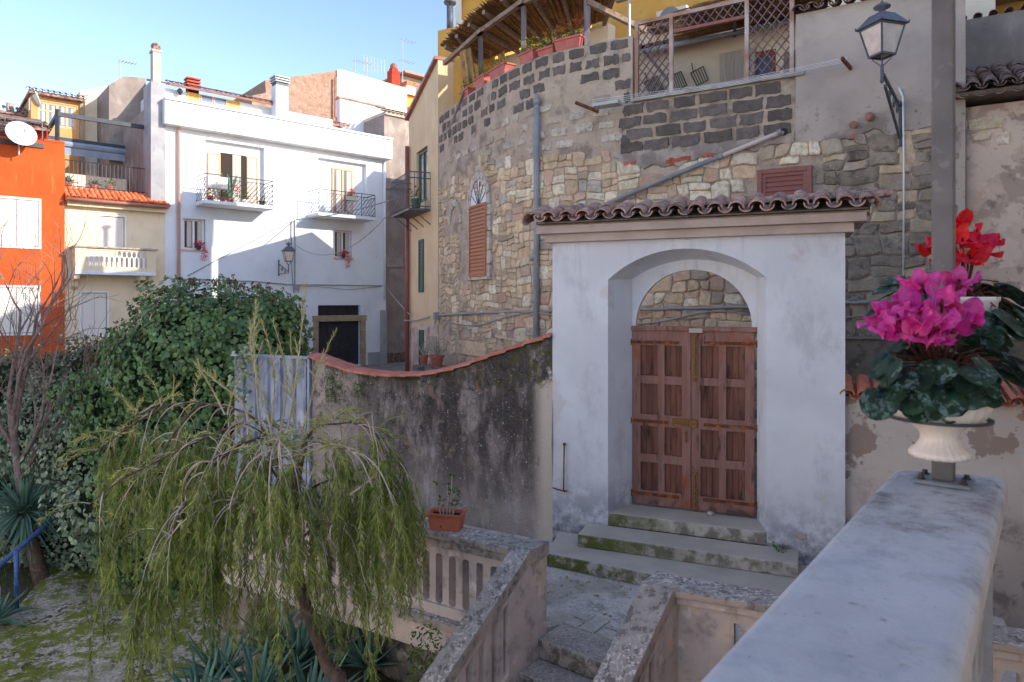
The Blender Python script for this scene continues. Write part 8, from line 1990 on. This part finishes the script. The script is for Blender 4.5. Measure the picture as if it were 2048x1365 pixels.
for li, pts in enumerate(LMP):
    nb_ = (9,9,9,14,9,13,8,9,8,8,8,10,10,8,8,8)[li]
    for k in range(nb_):
        f = rc.uniform(.18,1) if k else 1; x = f*(len(pts)-1); i = min(int(x), len(pts)-2); p = pts[i].lerp(pts[i+1], x-i)
        out = p-center; out.z = 0; out = out.normalized() if out.length > .05 else V(1,0,0); a = rc.gauss(0,1.0); h = V(out.x*math.cos(a)-out.y*math.sin(a), out.x*math.sin(a)+out.y*math.cos(a), 0)
        L = rc.uniform(.45,1.1)*(.75 if li in (0,1,13,14) else .55 if li == 10 else (.6 if li == 4 else 1)); main = weep(p, h, L, rc.uniform(2.6,5.0), .005, 0, False)
        e_ = main[-1]; ex, ey = CX+F*e_.x/e_.y, HY-F*e_.z/e_.y
        if ex < 185 or ex > 885 or (ex > 822 and ey < 1050): continue
        r_m = rc.uniform(.004,.0065); tw.tube(main, [r_m*(1-.075*i) for i in range(11)], 4, cap=False)
        leaves(main, int(L*80), .066, LP, LD, LL, .5, .75, .3)
        for s_ in range(rc.randint(4,6)):
            j = rc.randint(4, 10); b = main[j]; hh_ = V(rc.gauss(0,1),rc.gauss(0,1),0).normalized(); tl = rc.uniform(.18,.75); tp_s = weep(b, hh_*.55+(main[j]-main[j-1]).normalized()*.6, tl, rc.uniform(2.6,4.6), .0022, 1)
            leaves(tp_s, int(tl*170), .064, LP, LD, LL, .1, .7, .35)
for li, pts in enumerate(LMP):
    for k in range(9):
        x = rc.uniform(.1,1)*(len(pts)-1); i = min(int(x), len(pts)-2); p = pts[i].lerp(pts[i+1], x-i); d = V(rc.gauss(0,.8),rc.gauss(0,.8),rc.uniform(.3,1.1)).normalized(); L = rc.uniform(.15,.42)
        w_ = weep(p, d, L, 1.3, .004, 1)
        tgt = (NP,ND,NL) if rc.random() < .45 else (LP,LD,LL); leaves(w_, int(L*130), .06, tgt[0], tgt[1], tgt[2], .1, .6, .05)
# upright new shoots
for q in (((520,860,5.4),(512,760,5.4),(508,680,5.42),(512,600,5.45)), ((540,880,5.45),(548,780,5.5),(540,700,5.5),(522,640,5.5)), ((572,880,5.5),(592,760,5.5),(604,650,5.5),(612,560,5.5)), ((450,830,5.6),(430,790,5.6),(410,755,5.6),(386,722,5.6)), ((560,870,5.5),(572,790,5.55),(568,720,5.6),(545,640,5.6)), ((600,880,5.5),(622,800,5.5),(640,730,5.5),(672,660,5.5)), ((345,820,5.8),(346,790,5.8),(348,755,5.8)), ((500,850,5.4),(480,800,5.4),(440,770,5.4),(400,735,5.4)), ((455,830,5.5),(462,800,5.5),(480,750,5.5)), ((590,870,5.55),(586,780,5.6),(580,660,5.6)),((270,835,5.9),(300,815,5.9),(330,800,5.9)),((640,855,5.4),(652,840,5.4),(655,825,5.4)),((700,990,4.9),(740,960,4.8),(760,930,4.8)), ((545,880,5.3),(528,800,5.3),(505,720,5.3),(500,640,5.35))):
    pts = cr([pY(*a) for a in q]); tw.tube(pts, [.008-.006*i/(len(pts)-1) for i in range(len(pts))], 4, cap=False); Ls = sum((pts[i+1]-pts[i]).length for i in range(len(pts)-1)); leaves(pts, int(Ls*120), .052, NP, ND, NL, .12, .6, -.25)
    for s_ in range(int(Ls*5)): 
        j = rc.randint(4, len(pts)-3); d = (pts[j+1]-pts[j]).normalized(); a = pts[j]; b = a+(d+V(rc.gauss(0,.5),rc.gauss(0,.5),.1)).normalized()*rc.uniform(.08,.22); tw.tube([a,b], .003, 3); leaves([a,a.lerp(b,.5),b], 16, .045, NP, ND, NL, .1, .6, -.2)
tw.build('twigs', M['twig'], cb, kind='stuff')
for Pp, Dd, Ll, mt_, nm in ((LP,LD,LL,'callis','leaves'),(NP,ND,NL,'callis_new','new_leaves')):
    P = np.array(Pp); D = np.array(Dd); n = len(P); L = np.array(Ll); leaf_cloud(nm, P, D, rng.normal(size=(n,3)), L, L*.13, M[mt_], cb, 'narrow')
print('callis leaves', len(LP), len(NP))
# weeds on walls and steps
def weed(lab, c, rx, rz, n, L, W_, hang=-.4, cat='weed'):
    t = thing('weed', lab, cat, c); P = np.array([tuple(V(*c)+V(U(-rx,rx),U(-.06,.12),U(-rz,rz))) for _ in range(n)]); leaf_cloud('leaves', P, rng.normal(size=(n,3))*.7+[0,-.3,hang], rng.normal(size=(n,3)), np.full(n,L)*rng.uniform(.6,1.3,n), np.full(n,W_), M['weed'], t)
q = BW.at(678,775); weed('larger feathery green weed hanging from the crack near the left end of the boundary wall', BW(q[0],.06,q[1]), .16, .22, 420, .05, .012)
q = BW.at(725,778); weed('smaller green weed right beside the larger one on the boundary wall', BW(q[0],.06,q[1]), .07, .13, 200, .045, .012)
q = G.at(1562,1094,.2); weed('tiny green weed in the corner of the second gate step', G(q[0],.1,-2.64), .07, .03, 60, .03, .02, .4)
c = pY(850,1335,5.75); weed('tall scraggly weed against the rough wall left of the garden stairs', tuple(c), .14, .32, 260, .06, .02, .2)
m = MB()
q = [BW.at(x,y) for x, y in ((655,722),(700,752),(760,762),(820,764),(880,758),(940,738))]
for i in range(420):
    s_ = U(.2,2.6); z = topz(s_)-abs(R.gauss(0,.035))-.005
    if NZ.noise(V(s_*3,0,9)) < -.05: continue
    tuft(m, BW(s_,.05,z), .03,.02,.015, 3, .018,.012, 0)
tag(m.build('moss_clumps', M['moss']), 'green moss growing under the red coping of the boundary wall', 'moss', kind='stuff')
m = MB()
for i in range(900):
    x, y = U(-10,-5.5), U(12.2,17); 
    if x > -8.6-.27*(y-11.7): continue
    leafmesh(m, V(x,y,-5.28), V(U(-.4,.4),U(-.4,.4),1), V(0,0,1), U(.06,.16), .012)
for i in range(500):
    x, y = U(-3.2,-.8), U(5.4,7.6); leafmesh(m, V(x,y,-3.8), V(U(-.4,.4),U(-.4,.4),1), V(0,0,1), U(.05,.14), .012)
tag(m.build('grass', M['weed']), 'short grass in the garden beds', 'grass', kind='stuff')
fl = MB()
for i in range(260):
    if i % 3: p = V(U(-8.2,-2.5), U(8.5,14), -5.13)
    else: q = U(-3.2,2.4); p = V(0,0,0)+G(U(-1.5,1.6), U(.75,1.8), ZL+.006)
    leafmesh(fl, p, V(U(-1,1),U(-1,1),U(-.1,.25)), V(0,0,1), U(.03,.07), U(.012,.03), .15)
tag(fl.build('fallen_leaves', mk('dry_leaf', '#8a6a3c', '#a58a52', s=6, isl=.4, bump=0)), 'small dry leaves scattered over the landing and the mossy path', 'fallen leaves', kind='stuff')
# a little debris on the landing and steps
dm = MB(); dm.lathe((0,0,0), [(0,-.004),(.012,0),(0,.006)], 6); dme = dm.mesh('pebble', M['stone_pale']); 
db = thing('debris', 'scattered lichen flakes and crumbs of plaster on the landing floor', 'debris', (1,6.5,ZL), None)
mm = MB()
for i in range(160):
    a = U(-.1,2.0); b = U(.6,1.9); p = G(a-.4*b, b, ZL+.003); mm.lathe(p, [(0,-.003),(U(.005,.016),0),(0,.004)], 5)
mm.build('crumbs', M['stone_pale'], db, kind='stuff')
